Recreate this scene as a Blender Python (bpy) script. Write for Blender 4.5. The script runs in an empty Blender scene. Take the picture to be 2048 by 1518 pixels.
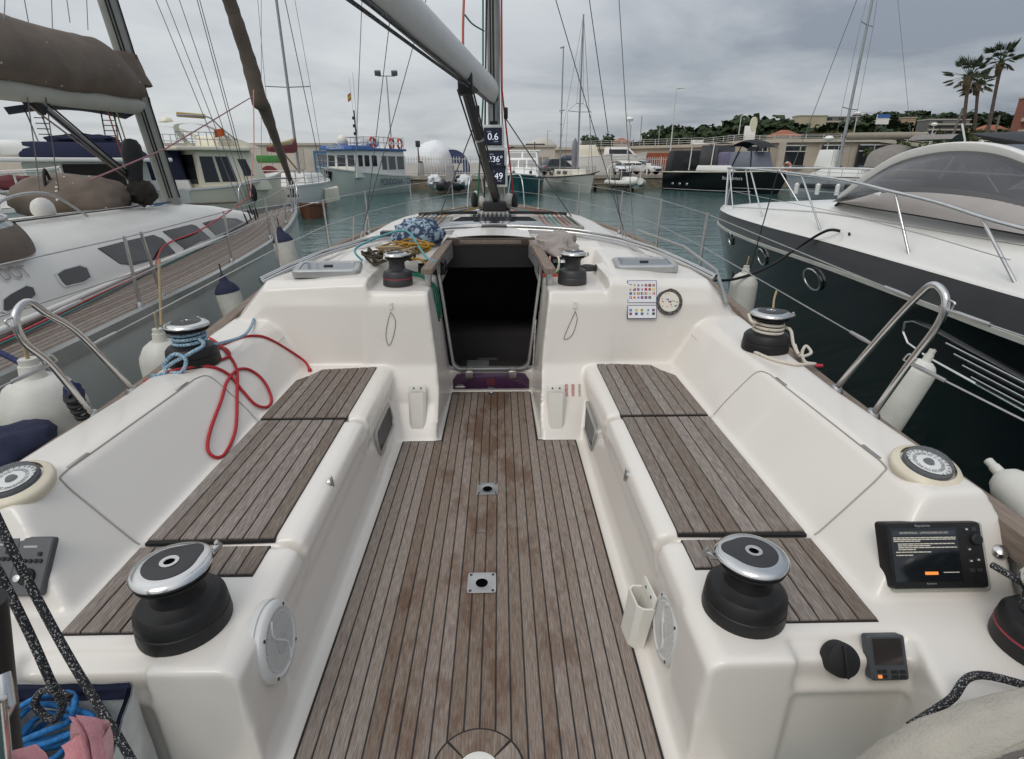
import bpy, bmesh, math, random
from mathutils import Vector, Matrix
random.seed(7)
R = math.radians
SC = bpy.context.scene
COL = SC.collection
WATER = -0.95

# ---------------------------------------------------------------- camera
CAM = bpy.data.cameras.new('camera'); CAMO = bpy.data.objects.new('camera', CAM); COL.objects.link(CAMO)
CAM.sensor_fit = 'HORIZONTAL'; CAM.sensor_width = 36; CAM.lens = 1099 / 2048 * 36
CAM.clip_start = 0.02; CAM.clip_end = 6000
CAMO.location = (0.075, 0, 1.65); CAMO.rotation_euler = (R(90 - 21.55), 0, R(-1.25))
SC.camera = CAMO
# ---------------------------------------------------------------- world: overcast
W = bpy.data.worlds.new('World'); SC.world = W; W.use_nodes = True
nt = W.node_tree; nt.nodes.clear()
def N(nt, t, **k):
    n = nt.nodes.new(t)
    for a, b in k.items(): setattr(n, a, b)
    return n
def world():
    L = nt.links.new
    out = N(nt, 'ShaderNodeOutputWorld'); bg = N(nt, 'ShaderNodeBackground'); bg.inputs[1].default_value = 0.1
    sky = N(nt, 'ShaderNodeTexSky'); sky.sky_type = 'NISHITA'; sky.sun_disc = False
    sky.sun_elevation = R(52); sky.sun_rotation = R(205)
    tc = N(nt, 'ShaderNodeTexCoord'); sp = N(nt, 'ShaderNodeSeparateXYZ'); L(tc.outputs['Generated'], sp.inputs[0])
    zz = N(nt, 'ShaderNodeMath', operation='MAXIMUM'); L(sp.outputs[2], zz.inputs[0]); zz.inputs[1].default_value = 0
    za = N(nt, 'ShaderNodeMath', operation='ADD'); L(zz.outputs[0], za.inputs[0]); za.inputs[1].default_value = 0.12
    vd = N(nt, 'ShaderNodeCombineXYZ')
    for i in (0, 1):
        d = N(nt, 'ShaderNodeMath', operation='DIVIDE'); L(sp.outputs[i], d.inputs[0]); L(za.outputs[0], d.inputs[1]); L(d.outputs[0], vd.inputs[i])
    n1 = N(nt, 'ShaderNodeTexNoise'); n1.inputs['Scale'].default_value = 0.55; n1.inputs['Detail'].default_value = 7; n1.inputs['Roughness'].default_value = 0.55; n1.inputs['Distortion'].default_value = 0.4
    L(vd.outputs[0], n1.inputs['Vector'])
    n2 = N(nt, 'ShaderNodeTexNoise'); n2.inputs['Scale'].default_value = 0.16; n2.inputs['Detail'].default_value = 3
    mp = N(nt, 'ShaderNodeMapping'); mp.inputs['Location'].default_value = (3.1, 1.4, 0); L(vd.outputs[0], mp.inputs[0]); L(mp.outputs[0], n2.inputs['Vector'])
    # a cloud bank lies to starboard: azimuth term
    az = N(nt, 'ShaderNodeMath', operation='MULTIPLY_ADD'); L(sp.outputs[0], az.inputs[0]); az.inputs[1].default_value = -0.34; az.inputs[2].default_value = -0.20
    s1 = N(nt, 'ShaderNodeMath', operation='MULTIPLY_ADD'); L(n1.outputs[0], s1.inputs[0]); s1.inputs[1].default_value = 1.25; L(az.outputs[0], s1.inputs[2])
    s2 = N(nt, 'ShaderNodeMath', operation='MULTIPLY_ADD'); L(n2.outputs[0], s2.inputs[0]); s2.inputs[1].default_value = 0.30; L(s1.outputs[0], s2.inputs[2])
    cr = N(nt, 'ShaderNodeValToRGB'); L(s2.outputs[0], cr.inputs[0])
    e = cr.color_ramp.elements
    e[0].position = 0.27; e[0].color = (0.225, 0.255, 0.300, 1); e[1].position = 0.84; e[1].color = (0.60, 0.625, 0.635, 1)
    m = e.new(0.55); m.color = (0.45, 0.475, 0.50, 1)
    # brighter towards the zenith like any overcast sky
    zg = N(nt, 'ShaderNodeMath', operation='MULTIPLY_ADD'); L(zz.outputs[0], zg.inputs[0]); zg.inputs[1].default_value = ZENITH * 10; zg.inputs[2].default_value = 10
    ml = N(nt, 'ShaderNodeVectorMath', operation='SCALE'); L(cr.outputs[0], ml.inputs[0]); L(zg.outputs[0], ml.inputs['Scale'])
    mx = N(nt, 'ShaderNodeMixRGB'); mx.inputs[0].default_value = 0.95; L(sky.outputs[0], mx.inputs[1]); L(ml.outputs[0], mx.inputs[2])
    L(mx.outputs[0], bg.inputs[0]); L(bg.outputs[0], out.inputs[0])
ZENITH = 1.25
world()
SUN = bpy.data.lights.new('sun', 'SUN'); SUNO = bpy.data.objects.new('sun', SUN); COL.objects.link(SUNO)
SUN.energy = 0.9; SUN.angle = R(28); SUN.color = (1, 0.94, 0.86)
SUNO.rotation_euler = (R(38), 0, R(-25))
SC.view_settings.view_transform = 'Standard'; SC.view_settings.look = 'None'; SC.view_settings.exposure = 0.0; SC.view_settings.gamma = 1
SC.render.engine = 'CYCLES'; SC.cycles.use_denoising = True; SC.cycles.max_bounces = 6; SC.cycles.caustics_reflective = False; SC.cycles.caustics_refractive = False
SC.cycles.use_adaptive_sampling = True

# ---------------------------------------------------------------- materials
MATS = {}
def M(name, col=(.5, .5, .5), rough=.5, metal=0, var=.10, scale=4, bump=0, bscale=60, coat=0, alpha=1, emit=0, spec=.5, stretch=(1, 1, 1), trans=0, col2=None, thr=(.35, .7), detail=5):
    if name in MATS: return MATS[name]
    m = bpy.data.materials.new(name); m.use_nodes = True; t = m.node_tree; p = t.nodes['Principled BSDF']; L = t.links.new
    p.inputs['Base Color'].default_value = (*col, 1); p.inputs['Roughness'].default_value = rough; p.inputs['Metallic'].default_value = metal
    p.inputs['Specular IOR Level'].default_value = spec; p.inputs['Coat Weight'].default_value = coat; p.inputs['Coat Roughness'].default_value = .08
    p.inputs['Alpha'].default_value = alpha; p.inputs['Transmission Weight'].default_value = trans
    if emit: p.inputs['Emission Color'].default_value = (*col, 1); p.inputs['Emission Strength'].default_value = emit
    tc = N(t, 'ShaderNodeTexCoord'); mp = N(t, 'ShaderNodeMapping'); mp.inputs['Scale'].default_value = stretch; L(tc.outputs['Object'], mp.inputs[0])
    if var or col2:
        n = N(t, 'ShaderNodeTexNoise'); n.inputs['Scale'].default_value = scale; n.inputs['Detail'].default_value = detail; n.inputs['Roughness'].default_value = .6; L(mp.outputs[0], n.inputs['Vector'])
        cr = N(t, 'ShaderNodeValToRGB'); L(n.outputs[0], cr.inputs[0]); e = cr.color_ramp.elements
        e[0].position, e[1].position = thr
        c2 = col2 or tuple(min(1, c * (1 + var)) for c in col); c1 = col if col2 else tuple(c * (1 - var) for c in col)
        e[0].color = (*c1, 1); e[1].color = (*c2, 1); L(cr.outputs[0], p.inputs['Base Color'])
        rr = N(t, 'ShaderNodeMapRange'); L(n.outputs[0], rr.inputs[0]); rr.inputs[3].default_value = max(0, rough - .06); rr.inputs[4].default_value = min(1, rough + .08); L(rr.outputs[0], p.inputs['Roughness'])
    if bump:
        b = N(t, 'ShaderNodeBump'); b.inputs['Strength'].default_value = bump; b.inputs['Distance'].default_value = .01
        n2 = N(t, 'ShaderNodeTexNoise'); n2.inputs['Scale'].default_value = bscale; n2.inputs['Detail'].default_value = 4; L(mp.outputs[0], n2.inputs['Vector']); L(n2.outputs[0], b.inputs['Height']); L(b.outputs[0], p.inputs['Normal'])
    MATS[name] = m; return m

def teak_mat(name, c1, c2, cwet, wet=.5):
    m = bpy.data.materials.new(name); m.use_nodes = True; t = m.node_tree; p = t.nodes['Principled BSDF']; L = t.links.new
    tc = N(t, 'ShaderNodeTexCoord'); oi = N(t, 'ShaderNodeObjectInfo')
    off = N(t, 'ShaderNodeVectorMath', operation='MULTIPLY_ADD'); cb = N(t, 'ShaderNodeCombineXYZ'); L(oi.outputs['Random'], cb.inputs[0]); L(oi.outputs['Random'], cb.inputs[1])
    L(cb.outputs[0], off.inputs[0]); off.inputs[1].default_value = (3, 40, 0); L(tc.outputs['Object'], off.inputs[2])
    mp = N(t, 'ShaderNodeMapping'); mp.inputs['Scale'].default_value = (260, 16, 60); L(off.outputs[0], mp.inputs[0])
    g = N(t, 'ShaderNodeTexNoise'); g.inputs['Scale'].default_value = 1; g.inputs['Detail'].default_value = 6; g.inputs['Roughness'].default_value = .7; L(mp.outputs[0], g.inputs['Vector'])
    cr = N(t, 'ShaderNodeValToRGB'); L(g.outputs[0], cr.inputs[0]); e = cr.color_ramp.elements
    e[0].position = .30; e[0].color = (*[c * .58 for c in c1], 1); e[1].position = .68; e[1].color = (*c2, 1); k = e.new(.48); k.color = (*c1, 1)
    # wet brown patches
    w = N(t, 'ShaderNodeTexNoise'); w.inputs['Scale'].default_value = 2.3; w.inputs['Detail'].default_value = 8; w.inputs['Roughness'].default_value = .68
    mw = N(t, 'ShaderNodeMapping'); mw.inputs['Scale'].default_value = (2.2, .9, 1); L(tc.outputs['Object'], mw.inputs[0]); L(mw.outputs[0], w.inputs['Vector'])
    sx = N(t, 'ShaderNodeSeparateXYZ'); L(tc.outputs['Object'], sx.inputs[0]); ab = N(t, 'ShaderNodeMath', operation='ABSOLUTE'); L(sx.outputs[0], ab.inputs[0]); bi = N(t, 'ShaderNodeMath', operation='MULTIPLY_ADD'); L(ab.outputs[0], bi.inputs[0]); bi.inputs[1].default_value = -.22; L(w.outputs[0], bi.inputs[2])
    wr = N(t, 'ShaderNodeMapRange'); L(bi.outputs[0], wr.inputs[0]); wr.inputs[1].default_value = .62 - wet * .2; wr.inputs[2].default_value = .70 - wet * .2; wr.inputs[3].default_value = 0; wr.inputs[4].default_value = .75 * min(1, wet * 2)
    mx = N(t, 'ShaderNodeMixRGB'); L(wr.outputs[0], mx.inputs[0]); L(cr.outputs[0], mx.inputs[1])
    mm = N(t, 'ShaderNodeMixRGB', blend_type='MULTIPLY'); mm.inputs[0].default_value = 1; L(cr.outputs[0], mm.inputs[1]); mm.inputs[2].default_value = (*cwet, 1); L(mm.outputs[0], mx.inputs[2])
    hv = N(t, 'ShaderNodeHueSaturation'); L(mx.outputs[0], hv.inputs['Color'])
    vr = N(t, 'ShaderNodeMapRange'); L(oi.outputs['Random'], vr.inputs[0]); vr.inputs[3].default_value = .78; vr.inputs[4].default_value = 1.22; L(vr.outputs[0], hv.inputs['Value'])
    sr = N(t, 'ShaderNodeMapRange'); L(oi.outputs['Random'], sr.inputs[0]); sr.inputs[3].default_value = 1.2; sr.inputs[4].default_value = .75; L(sr.outputs[0], hv.inputs['Saturation'])
    L(hv.outputs[0], p.inputs['Base Color'])
    ro = N(t, 'ShaderNodeMapRange'); L(wr.outputs[0], ro.inputs[0]); ro.inputs[3].default_value = .85; ro.inputs[4].default_value = .5; L(ro.outputs[0], p.inputs['Roughness'])
    b = N(t, 'ShaderNodeBump'); b.inputs['Strength'].default_value = .5; b.inputs['Distance'].default_value = .002; L(g.outputs[0], b.inputs['Height']); L(b.outputs[0], p.inputs['Normal'])
    MATS[name] = m; return m

GEL = M('gelcoat', (.735, .690, .635), .28, var=.022, scale=1.6, coat=.3, detail=2)
GELW = M('gelcoat_white', (.72, .695, .65), .42, var=.04, scale=2, coat=.06)
TEAK = teak_mat('teak_weathered', (.196, .149, .119), (.312, .260, .222), (.58, .41, .31), .76)
TEAKS = teak_mat('teak_seat', (.178, .142, .119), (.312, .268, .236), (.70, .55, .46), .62)
TEAKD = M('teak_rail', (.22, .17, .135), .75, var=.25, scale=8, stretch=(8, 1, 8), bump=.3)
TEAKDK = M('teak_dark', (.075, .055, .045), .6, var=.25, scale=8, stretch=(8, 1, 8), bump=.2)
CAULK = M('caulking', (.012, .011, .011), .7, var=.2)
BLACK = M('black_anodised', (.012, .0115, .012), .48, var=.2, scale=30, spec=.38, bump=.06, bscale=220)
BLACKR = M('black_rubber', (.009, .009, .010), .65, var=.2, scale=15)
GUN = M('gunmetal', (.045, .043, .045), .45, metal=.3, var=.15, scale=9)
CHROME = M('stainless', (.62, .61, .60), .18, metal=1, var=.08, scale=8)
CHROMEB = M('stainless_brushed', (.50, .49, .48), .32, metal=1, var=.1, scale=14)
ALU = M('aluminium', (.48, .48, .47), .42, metal=.85, var=.08, scale=8)
ALUG = M('aluminium_grey', (.33, .335, .33), .5, metal=.5, var=.12, scale=5)
GLASSD = M('smoked_glass', (.022, .021, .022), .14, var=0, spec=.28)
GLASSP = M('smoked_pane', (.014, .014, .015), .30, var=0, spec=.15)
GLASSG = M('grey_glass', (.055, .065, .085), .08, var=0, coat=.4)
WIRE = M('wire_rope', (.22, .22, .22), .4, metal=.7, var=.1)
WIRED = M('dark_line', (.05, .05, .055), .6, var=.15)
VIN = M('fender_vinyl', (.60, .585, .535), .45, var=.10, scale=7, bump=.05)
NAVY = M('navy_cloth', (.018, .022, .055), .85, var=.2, scale=20, bump=.2, bscale=200)
RED = M('red_rope', (.42, .022, .030), .75, var=.3, scale=160)
WPLASTIC = M('white_plastic', (.72, .70, .64), .4, var=.04)
PURPLE = M('purple_acrylic', (.045, .012, .05), .08, var=.1, coat=.5)
def rope_mat(name, base, fleck, amt=.5, scale=190):
    lo = .5 - amt * .12
    return M(name, base, .8, var=0, col2=fleck, scale=scale, thr=(lo + .06, lo + .09), detail=1)
ROPE_BW = rope_mat('rope_black_white', (.013, .013, .016), (.36, .35, .34), -.35, 240)
ROPE_BL = rope_mat('rope_blue_fleck', (.11, .24, .36), (.42, .52, .58), .6, 170)
ROPE_W = rope_mat('rope_white_fleck', (.62, .56, .48), (.22, .10, .08), -1.1, 120)
ROPE_TAN = M('rope_tan', (.38, .29, .17), .85, var=.25, scale=120)
ROPE_Y = M('rope_yellow', (.42, .22, .02), .8, var=.35, scale=120)
ROPE_G = M('rope_green', (.02, .16, .10), .8, var=.3, scale=120)
ROPE_TQ = M('rope_turquoise', (.12, .35, .38), .8, var=.3, scale=120)
ROPE_B = M('rope_blue', (.015, .16, .42), .7, var=.35, scale=120)
ROPE_O = M('rope_orange', (.42, .10, .05), .8, var=.3, scale=120)
ROPE_DG = M('rope_dark_olive', (.05, .042, .022), .85, var=.35, scale=90)

# ---------------------------------------------------------------- mesh builder
class MB:
    def __init__(s): s.v = []; s.f = []; s.m = []; s.mi = 0
    def add(s, vs, fs):
        o = len(s.v); s.v += [tuple(v) for v in vs]; s.f += [tuple(i + o for i in f) for f in fs]; s.m += [s.mi] * len(fs); return s
    def box(s, x0, x1, y0, y1, z0, z1):
        return s.add([(x0, y0, z0), (x1, y0, z0), (x1, y1, z0), (x0, y1, z0), (x0, y0, z1), (x1, y0, z1), (x1, y1, z1), (x0, y1, z1)],
                     [(0, 3, 2, 1), (4, 5, 6, 7), (0, 1, 5, 4), (1, 2, 6, 5), (2, 3, 7, 6), (3, 0, 4, 7)])
    def obox(s, c, sx, sy, sz, mat):       # oriented box: centre, half sizes, 3x3 axes
        ax = [Vector(a) for a in mat]; c = Vector(c)
        vs = [c + ax[0] * (sx * a) + ax[1] * (sy * b) + ax[2] * (sz * d) for a, b, d in ((-1,-1,-1),(1,-1,-1),(1,1,-1),(-1,1,-1),(-1,-1,1),(1,-1,1),(1,1,1),(-1,1,1))]
        return s.add(vs, [(0, 3, 2, 1), (4, 5, 6, 7), (0, 1, 5, 4), (1, 2, 6, 5), (2, 3, 7, 6), (3, 0, 4, 7)])
    def rings(s, rs, closed=True, caps=True):
        n = len(rs[0]); vs = [p for r in rs for p in r]; fs = []
        for i in range(len(rs) - 1):
            for j in range(n if closed else n - 1):
                a, b = i * n + j, i * n + (j + 1) % n; fs.append((a, b, b + n, a + n))
        if caps and closed: fs.append(tuple(range(n))[::-1]); fs.append(tuple(range((len(rs) - 1) * n, len(rs) * n)))
        return s.add(vs, fs)
    def prism(s, poly, d0, d1, axis):
        f = {'x': lambda p, d: (d, p[0], p[1]), 'y': lambda p, d: (p[0], d, p[1]), 'z': lambda p, d: (p[0], p[1], d)}[axis]
        return s.rings([[f(p, d0) for p in poly], [f(p, d1) for p in poly]])
    def lathe(s, prof, c=(0, 0, 0), axis=(0, 0, 1), n=24, cap=True):
        a = Vector(axis).normalized(); u = a.orthogonal().normalized(); w = a.cross(u); c = Vector(c)
        return s.rings([[c + a * h + (u * math.cos(t) + w * math.sin(t)) * r for t in [2 * math.pi * k / n for k in range(n)]] for r, h in prof], caps=cap)
    def tube(s, pts, r, n=8, cap=True):
        P = [Vector(p) for p in pts]; k = len(P)
        rs = list(r) if isinstance(r, (list, tuple)) else [r] * k
        rings = []; u = None
        for i in range(k):
            t = (P[min(i + 1, k - 1)] - P[max(i - 1, 0)])
            t = t.normalized() if t.length > 1e-9 else Vector((0, 0, 1))
            u = t.orthogonal().normalized() if u is None else (u - t * u.dot(t))
            u = u.normalized() if u.length > 1e-6 else t.orthogonal().normalized()
            w = t.cross(u)
            rings.append([P[i] + (u * math.cos(a) + w * math.sin(a)) * rs[i] for a in [2 * math.pi * j / n for j in range(n)]])
        return s.rings(rings, caps=cap)
    def grid(s, fn, nu, nv):
        vs = [fn(i / nu, j / nv) for i in range(nu + 1) for j in range(nv + 1)]
        fs = [(i * (nv + 1) + j, (i + 1) * (nv + 1) + j, (i + 1) * (nv + 1) + j + 1, i * (nv + 1) + j + 1) for i in range(nu) for j in range(nv)]
        return s.add(vs, fs)
    def ball(s, c, r, n=16, sq=(1, 1, 1)):
        k = n // 2
        return s.rings([[(c[0] + sq[0] * r * math.sin(math.pi * (i + .02) / (k + .04)) * math.cos(2 * math.pi * j / n), c[1] + sq[1] * r * math.sin(math.pi * (i + .02) / (k + .04)) * math.sin(2 * math.pi * j / n), c[2] + sq[2] * r * math.cos(math.pi * (i + .02) / (k + .04))) for j in range(n)] for i in range(k + 1)][::-1])
    def torus(s, c, R_, r, axis=(0, 0, 1), n=28, m=8, sq=1):
        a = Vector(axis).normalized(); u = a.orthogonal().normalized(); w = a.cross(u); c = Vector(c)
        pts = [c + (u * math.cos(t) + w * math.sin(t) * sq) * R_ for t in [2 * math.pi * k / n for k in range(n + 1)]]
        return s.tube(pts, r, m, cap=False)
    def build(s, name, mat, parent=None, smooth=30, bevel=0, seg=2, mesh=None, loc=None):
        me = mesh or bpy.data.meshes.new(name)
        if mesh is None:
            me.from_pydata(s.v, [], s.f)
            ms = mat if isinstance(mat, (list, tuple)) else [mat]
            for q in ms: me.materials.append(q)
            if len(ms) > 1: me.polygons.foreach_set('material_index', s.m)
            bm = bmesh.new(); bm.from_mesh(me); bmesh.ops.recalc_face_normals(bm, faces=bm.faces)
            if bevel:
                es = [e for e in bm.edges if len(e.link_faces) == 2 and e.calc_face_angle(0) > R(25)]
                bmesh.ops.bevel(bm, geom=es, offset=bevel, segments=seg, profile=.5, affect='EDGES', clamp_overlap=True)
            if smooth:
                for f in bm.faces: f.smooth = True
                for e in bm.edges:
                    if len(e.link_faces) == 2 and e.calc_face_angle(0) > R(smooth): e.smooth = False
            bm.to_mesh(me); bm.free()
        o = bpy.data.objects.new(name, me); COL.objects.link(o)
        if parent: o.parent = parent
        if loc is not None: o.location = loc
        return o
def tag(o, label=None, cat=None, group=None, kind=None):
    if label: o['label'] = label
    if cat: o['category'] = cat
    if group: o['group'] = group
    if kind: o['kind'] = kind
    return o
def thing(name, label, cat, loc=(0, 0, 0), rz=0, group=None):
    o = bpy.data.objects.new(name, None); COL.objects.link(o); o.location = loc; o.rotation_euler[2] = rz; o.empty_display_size = .2
    return tag(o, label, cat, group)
def copy_tree(o, parent=None, level=0):
    c = o.copy(); COL.objects.link(c); c.parent = parent
    for ch in o.children: copy_tree(ch, c, level + 1)
    return c
def tube(name, pts, r, mat, parent=None, n=8): return MB().tube(pts, r, n).build(name, mat, parent, smooth=60)
def spline(pts, k=8):
    P = [Vector(p) for p in pts]; out = []
    for i in range(len(P) - 1):
        a, b, c, d = P[max(i - 1, 0)], P[i], P[i + 1], P[min(i + 2, len(P) - 1)]
        for j in range(k):
            t = j / k
            out.append(.5 * ((2 * b) + (c - a) * t + (2 * a - 5 * b + 4 * c - d) * t * t + (3 * b - a - 3 * c + d) * t ** 3))
    out.append(P[-1]); return out
def sag(a, b, s=.1, n=10):
    a, b = Vector(a), Vector(b); return [a.lerp(b, i / n) - Vector((0, 0, s * 4 * (i / n) * (1 - i / n))) for i in range(n + 1)]
def lerp_tab(tab, y):
    if y <= tab[0][0]: return tab[0][1]
    for (a, b), (c, d) in zip(tab, tab[1:]):
        if y <= c:
            t = (y - a) / (c - a); return b + (d - b) * t
    return tab[-1][1]
def smooth_tab(tab, y):
    ys = [t[0] for t in tab]
    if y <= ys[0]: return tab[0][1]
    if y >= ys[-1]: return tab[-1][1]
    for i in range(len(tab) - 1):
        if y <= ys[i + 1]:
            p = [tab[max(i - 1, 0)], tab[i], tab[i + 1], tab[min(i + 2, len(tab) - 1)]]
            t = (y - p[1][0]) / (p[2][0] - p[1][0]); h = p[2][0] - p[1][0]
            m1 = (p[2][1] - p[0][1]) / max(1e-6, p[2][0] - p[0][0]) * h; m2 = (p[3][1] - p[1][1]) / max(1e-6, p[3][0] - p[1][0]) * h
            return (2*t**3-3*t*t+1)*p[1][1] + (t**3-2*t*t+t)*m1 + (-2*t**3+3*t*t)*p[2][1] + (t**3-t*t)*m2
def text(name, body, size, origin, right, up, mat, parent=None, depth=.0, align='CENTER', sx=1):
    cu = bpy.data.curves.new(name, 'FONT'); cu.body = body; cu.size = size; cu.align_x = align; cu.align_y = 'CENTER'; cu.extrude = depth
    tmp = bpy.data.objects.new(name, cu); COL.objects.link(tmp)
    dg = bpy.context.evaluated_depsgraph_get(); me = bpy.data.meshes.new_from_object(tmp.evaluated_get(dg)); bpy.data.objects.remove(tmp); bpy.data.curves.remove(cu)
    r = Vector(right).normalized(); u = Vector(up); u = (u - r * u.dot(r)).normalized(); n = r.cross(u)
    mt = Matrix((r * sx, u, n)).transposed().to_4x4(); mt.translation = Vector(origin); me.transform(mt)
    me.materials.clear(); me.materials.append(mat); o = bpy.data.objects.new(name, me); COL.objects.link(o)
    if parent: o.parent = parent
    return o
# a sight line from the place the picture was taken: point at a given distance along it
_f = 1099.; _th = R(21.55); _yw = R(1.25)
_fw = Vector((math.sin(_yw) * math.cos(_th), math.cos(_yw) * math.cos(_th), -math.sin(_th))); _rt = Vector((math.cos(_yw), -math.sin(_yw), 0)); _up = _rt.cross(_fw)
EYE = Vector((.075, 0, 1.65))
def _ray(px, py): return _fw + _rt * ((px - 1024) / _f) - _up * ((py - 759) / _f)
def aY(px, py, y): d = _ray(px, py); return EYE + d * (y / d.y)
def aZ(px, py, z): d = _ray(px, py); return EYE + d * ((z - EYE.z) / d.z)
def aX(px, py, x): d = _ray(px, py); return EYE + d * ((x - EYE.x) / d.x)
from mathutils import noise as mnoise
# ================================================================ own yacht
YB = thing('sailing_yacht', 'white sailing yacht with teak cockpit in the foreground, seen from its own stern', 'yacht', (0, 6, WATER))
YB.location = (0, 0, 0)
def rnd2(poly_fn): return poly_fn
HW = [(0.2, 1.66), (1.5, 1.69), (2.5, 1.73), (4, 1.90), (5.5, 2.06), (7, 2.10), (9, 1.93), (11, 1.40), (12.5, .72), (13.5, .06)]
HZ = [(0.2, .585), (4, .60), (8, .63), (11, .69), (13.5, .77)]
def hw(y): return smooth_tab(HW, y)
def hz(y): return lerp_tab(HZ, y)
def own_moulding():
    b = MB()
    b.box(-.75, .75, .25, 4.12, -.14, -.012)                                     # pan
    for s in (-1, 1):
        X = lambda poly: [(s * x, z) for x, z in poly]
        b.prism(X([(.595, -.12), (.615, .05), (.672, .34), (.71, .380), (1.25, .380), (1.25, -.12)]), 1.10, 3.5, 'y')
        for y0, y1, xo in ((1.072, 1.583, .872), (1.17, 1.583, 1.26), (1.617, 2.583, 1.26), (2.621, 3.52, 1.26)):
            b.prism(X([(.640, .235), (.622, .345), (.636, .395), (.672, .411), (xo, .411), (xo, .235)]), y0, y1, 'y')
        b.rings([[(s * x, y, z) for x, z in ((.600, -.12), (.872, -.12), (.872, .38), (.622, .38))] for y in (1.072, 1.3)])
        # coaming
        a = [(1.175, .38), (1.385, .665), (1.42, .685), (1.60, .69), (1.645, .60), (1.65, .38)]
        b.rings([[(s * x, 1.285 + .6 * (z - .42), z) for x, z in a], [(s * x, 2.4, z) for x, z in a]])
        b.box(*sorted((s * 1.18, s * 1.65)), 1.285, 2.4, -.2, .40)
        a = [(1.16, -.2), (1.185, .40), (1.385, .665), (1.42, .685), (1.60, .69), (1.645, .60), (1.65, -.2)]
        c = [(1.16, -.2), (1.20, .40), (1.36, .66), (1.42, .70), (1.67, .70), (1.74, .58), (1.75, -.2)]
        b.rings([[(s * x, 2.3, z) for x, z in a], [(s * x, 3.55, z) for x, z in c]])
        b.prism([(s * 1.12, 1.34), (s * 1.12, 1.165), (s * 1.235, 1.155), (s * 1.20, 1.06), (s * 1.165, .93), (s * 1.15, .4), (s * 1.66, .4), (s * 1.66, 1.34)], -.1, .411, 'z')    # shelf
        b.rings([[(s * x, y, z) for y, z in ((1.30, .411), (1.170, .411), (1.078, .283), (1.092, .265), (1.094, -.1), (1.30, -.1))] for x in (.872, 1.24)])   # key panel
        # bulkhead, pod and inner wall
        pr = [(3.11, -.14), (3.13, 0), (3.27, .20), (3.39, .42), (3.45, .80), (3.49, .88), (4.08, .89), (4.08, -.14)]
        b.rings([[(s * (.30 + .09 * max(0, z) / .88 + (.035 if y < 3.2 else 0)), y, z) for y, z in pr], [(s * .80, y, z) for y, z in pr]])
        r1 = [(3.39, .30), (3.45, .80), (3.49, .93), (3.56, .955), (4.08, .96), (4.08, .30)]
        r2 = [(3.40, .30), (3.46, .80), (3.50, .90), (3.58, .935), (4.08, .95), (4.08, .30)]
        r3 = [(3.40, .30), (3.44, .55), (3.50, .66), (3.64, .72), (4.08, .80), (4.08, .30)]
        b.rings([[(s * x, y, z) for y, z in r] for x, r in ((.775, r1), (1.44, r2), (1.66, r3))])
        # raised cabin sides beside the winch shelf
        def side(y, xi, zi, w, ze): return [(s * xi, y, .80), (s * (xi + .07), y, zi), (s * 1.1, y, zi - .012), (s * (w - .16), y, ze), (s * (w - .04), y, ze - .10), (s * (w + .02), y, .5), (s * (w - .2), y, .5), (s * (w - .3), y, .80)]
        b.rings([side(3.54, .77, .958, 1.52, .925), side(4.0, .77, .985, 1.54, .925), side(4.5, .77, 1.015, 1.56, .92)])
        b.box(*sorted((s * .36, s * .9)), 4.05, 4.6, .80, .892)                     # shelf the rope bags lie on
        b.prism([(4.34, .88), (4.46, 1.02), (4.7, 1.04), (4.7, .85), (4.34, .85)], *sorted((s * .375, s * .9)), 'x')
    b.box(-.42, .42, 3.985, 4.09, -.14, .155)
    b.box(-.36, .36, 3.93, 4.09, -.14, .02)
    ZC = [(4.45, 1.02), (5.1, 1.06), (6, 1.078), (7.5, 1.085), (9, .99), (10.3, .80), (11.2, .60)]
    WC = [(4.45, 1.56), (5.5, 1.57), (7, 1.50), (8.5, 1.20), (10, .72), (11.2, .35)]
    rs = []
    for y in [4.62, 5.0, 5.5, 6, 6.6, 7.2, 7.8, 8.4, 9, 9.6, 10.2, 10.7, 11.2]:
        w = smooth_tab(WC, y); zc = smooth_tab(ZC, y); top = []
        dep = max(.04, zc - .60)
        for k in range(17):
            t = -1 + 2 * k / 16; u = abs(t)
            x = t * w; z = zc - dep * (.25 * u ** 2 + .75 * max(0, (u - .80) / .20) ** 1.6)
            top.append((x, y, z))
        zb = min(zc - .1, .86) if y < 9 else zc - .3
        rs.append(top + [(w - .02, y, .42), (w - .25, y, .42), (w * .6, y, zb), (-w * .6, y, zb), (-w + .25, y, .42), (-w + .02, y, .42)])
    b.rings(rs)
    o = b.build('deck_moulding', GEL, YB, smooth=0)
    md = o.modifiers.new('r', 'REMESH'); md.mode = 'VOXEL'; md.voxel_size = .0118; md.use_smooth_shade = True
    sm = o.modifiers.new('s', 'SMOOTH'); sm.factor = .5; sm.iterations = 8
    dg = bpy.context.evaluated_depsgraph_get(); dg.update()
    me = bpy.data.meshes.new_from_object(o.evaluated_get(dg)); o.modifiers.clear(); o.data = me; me.name = 'deck_moulding'
    me.polygons.foreach_set('use_smooth', [True] * len(me.polygons))
    if not me.materials: me.materials.append(GEL)
    return o
DECK = own_moulding()

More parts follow.
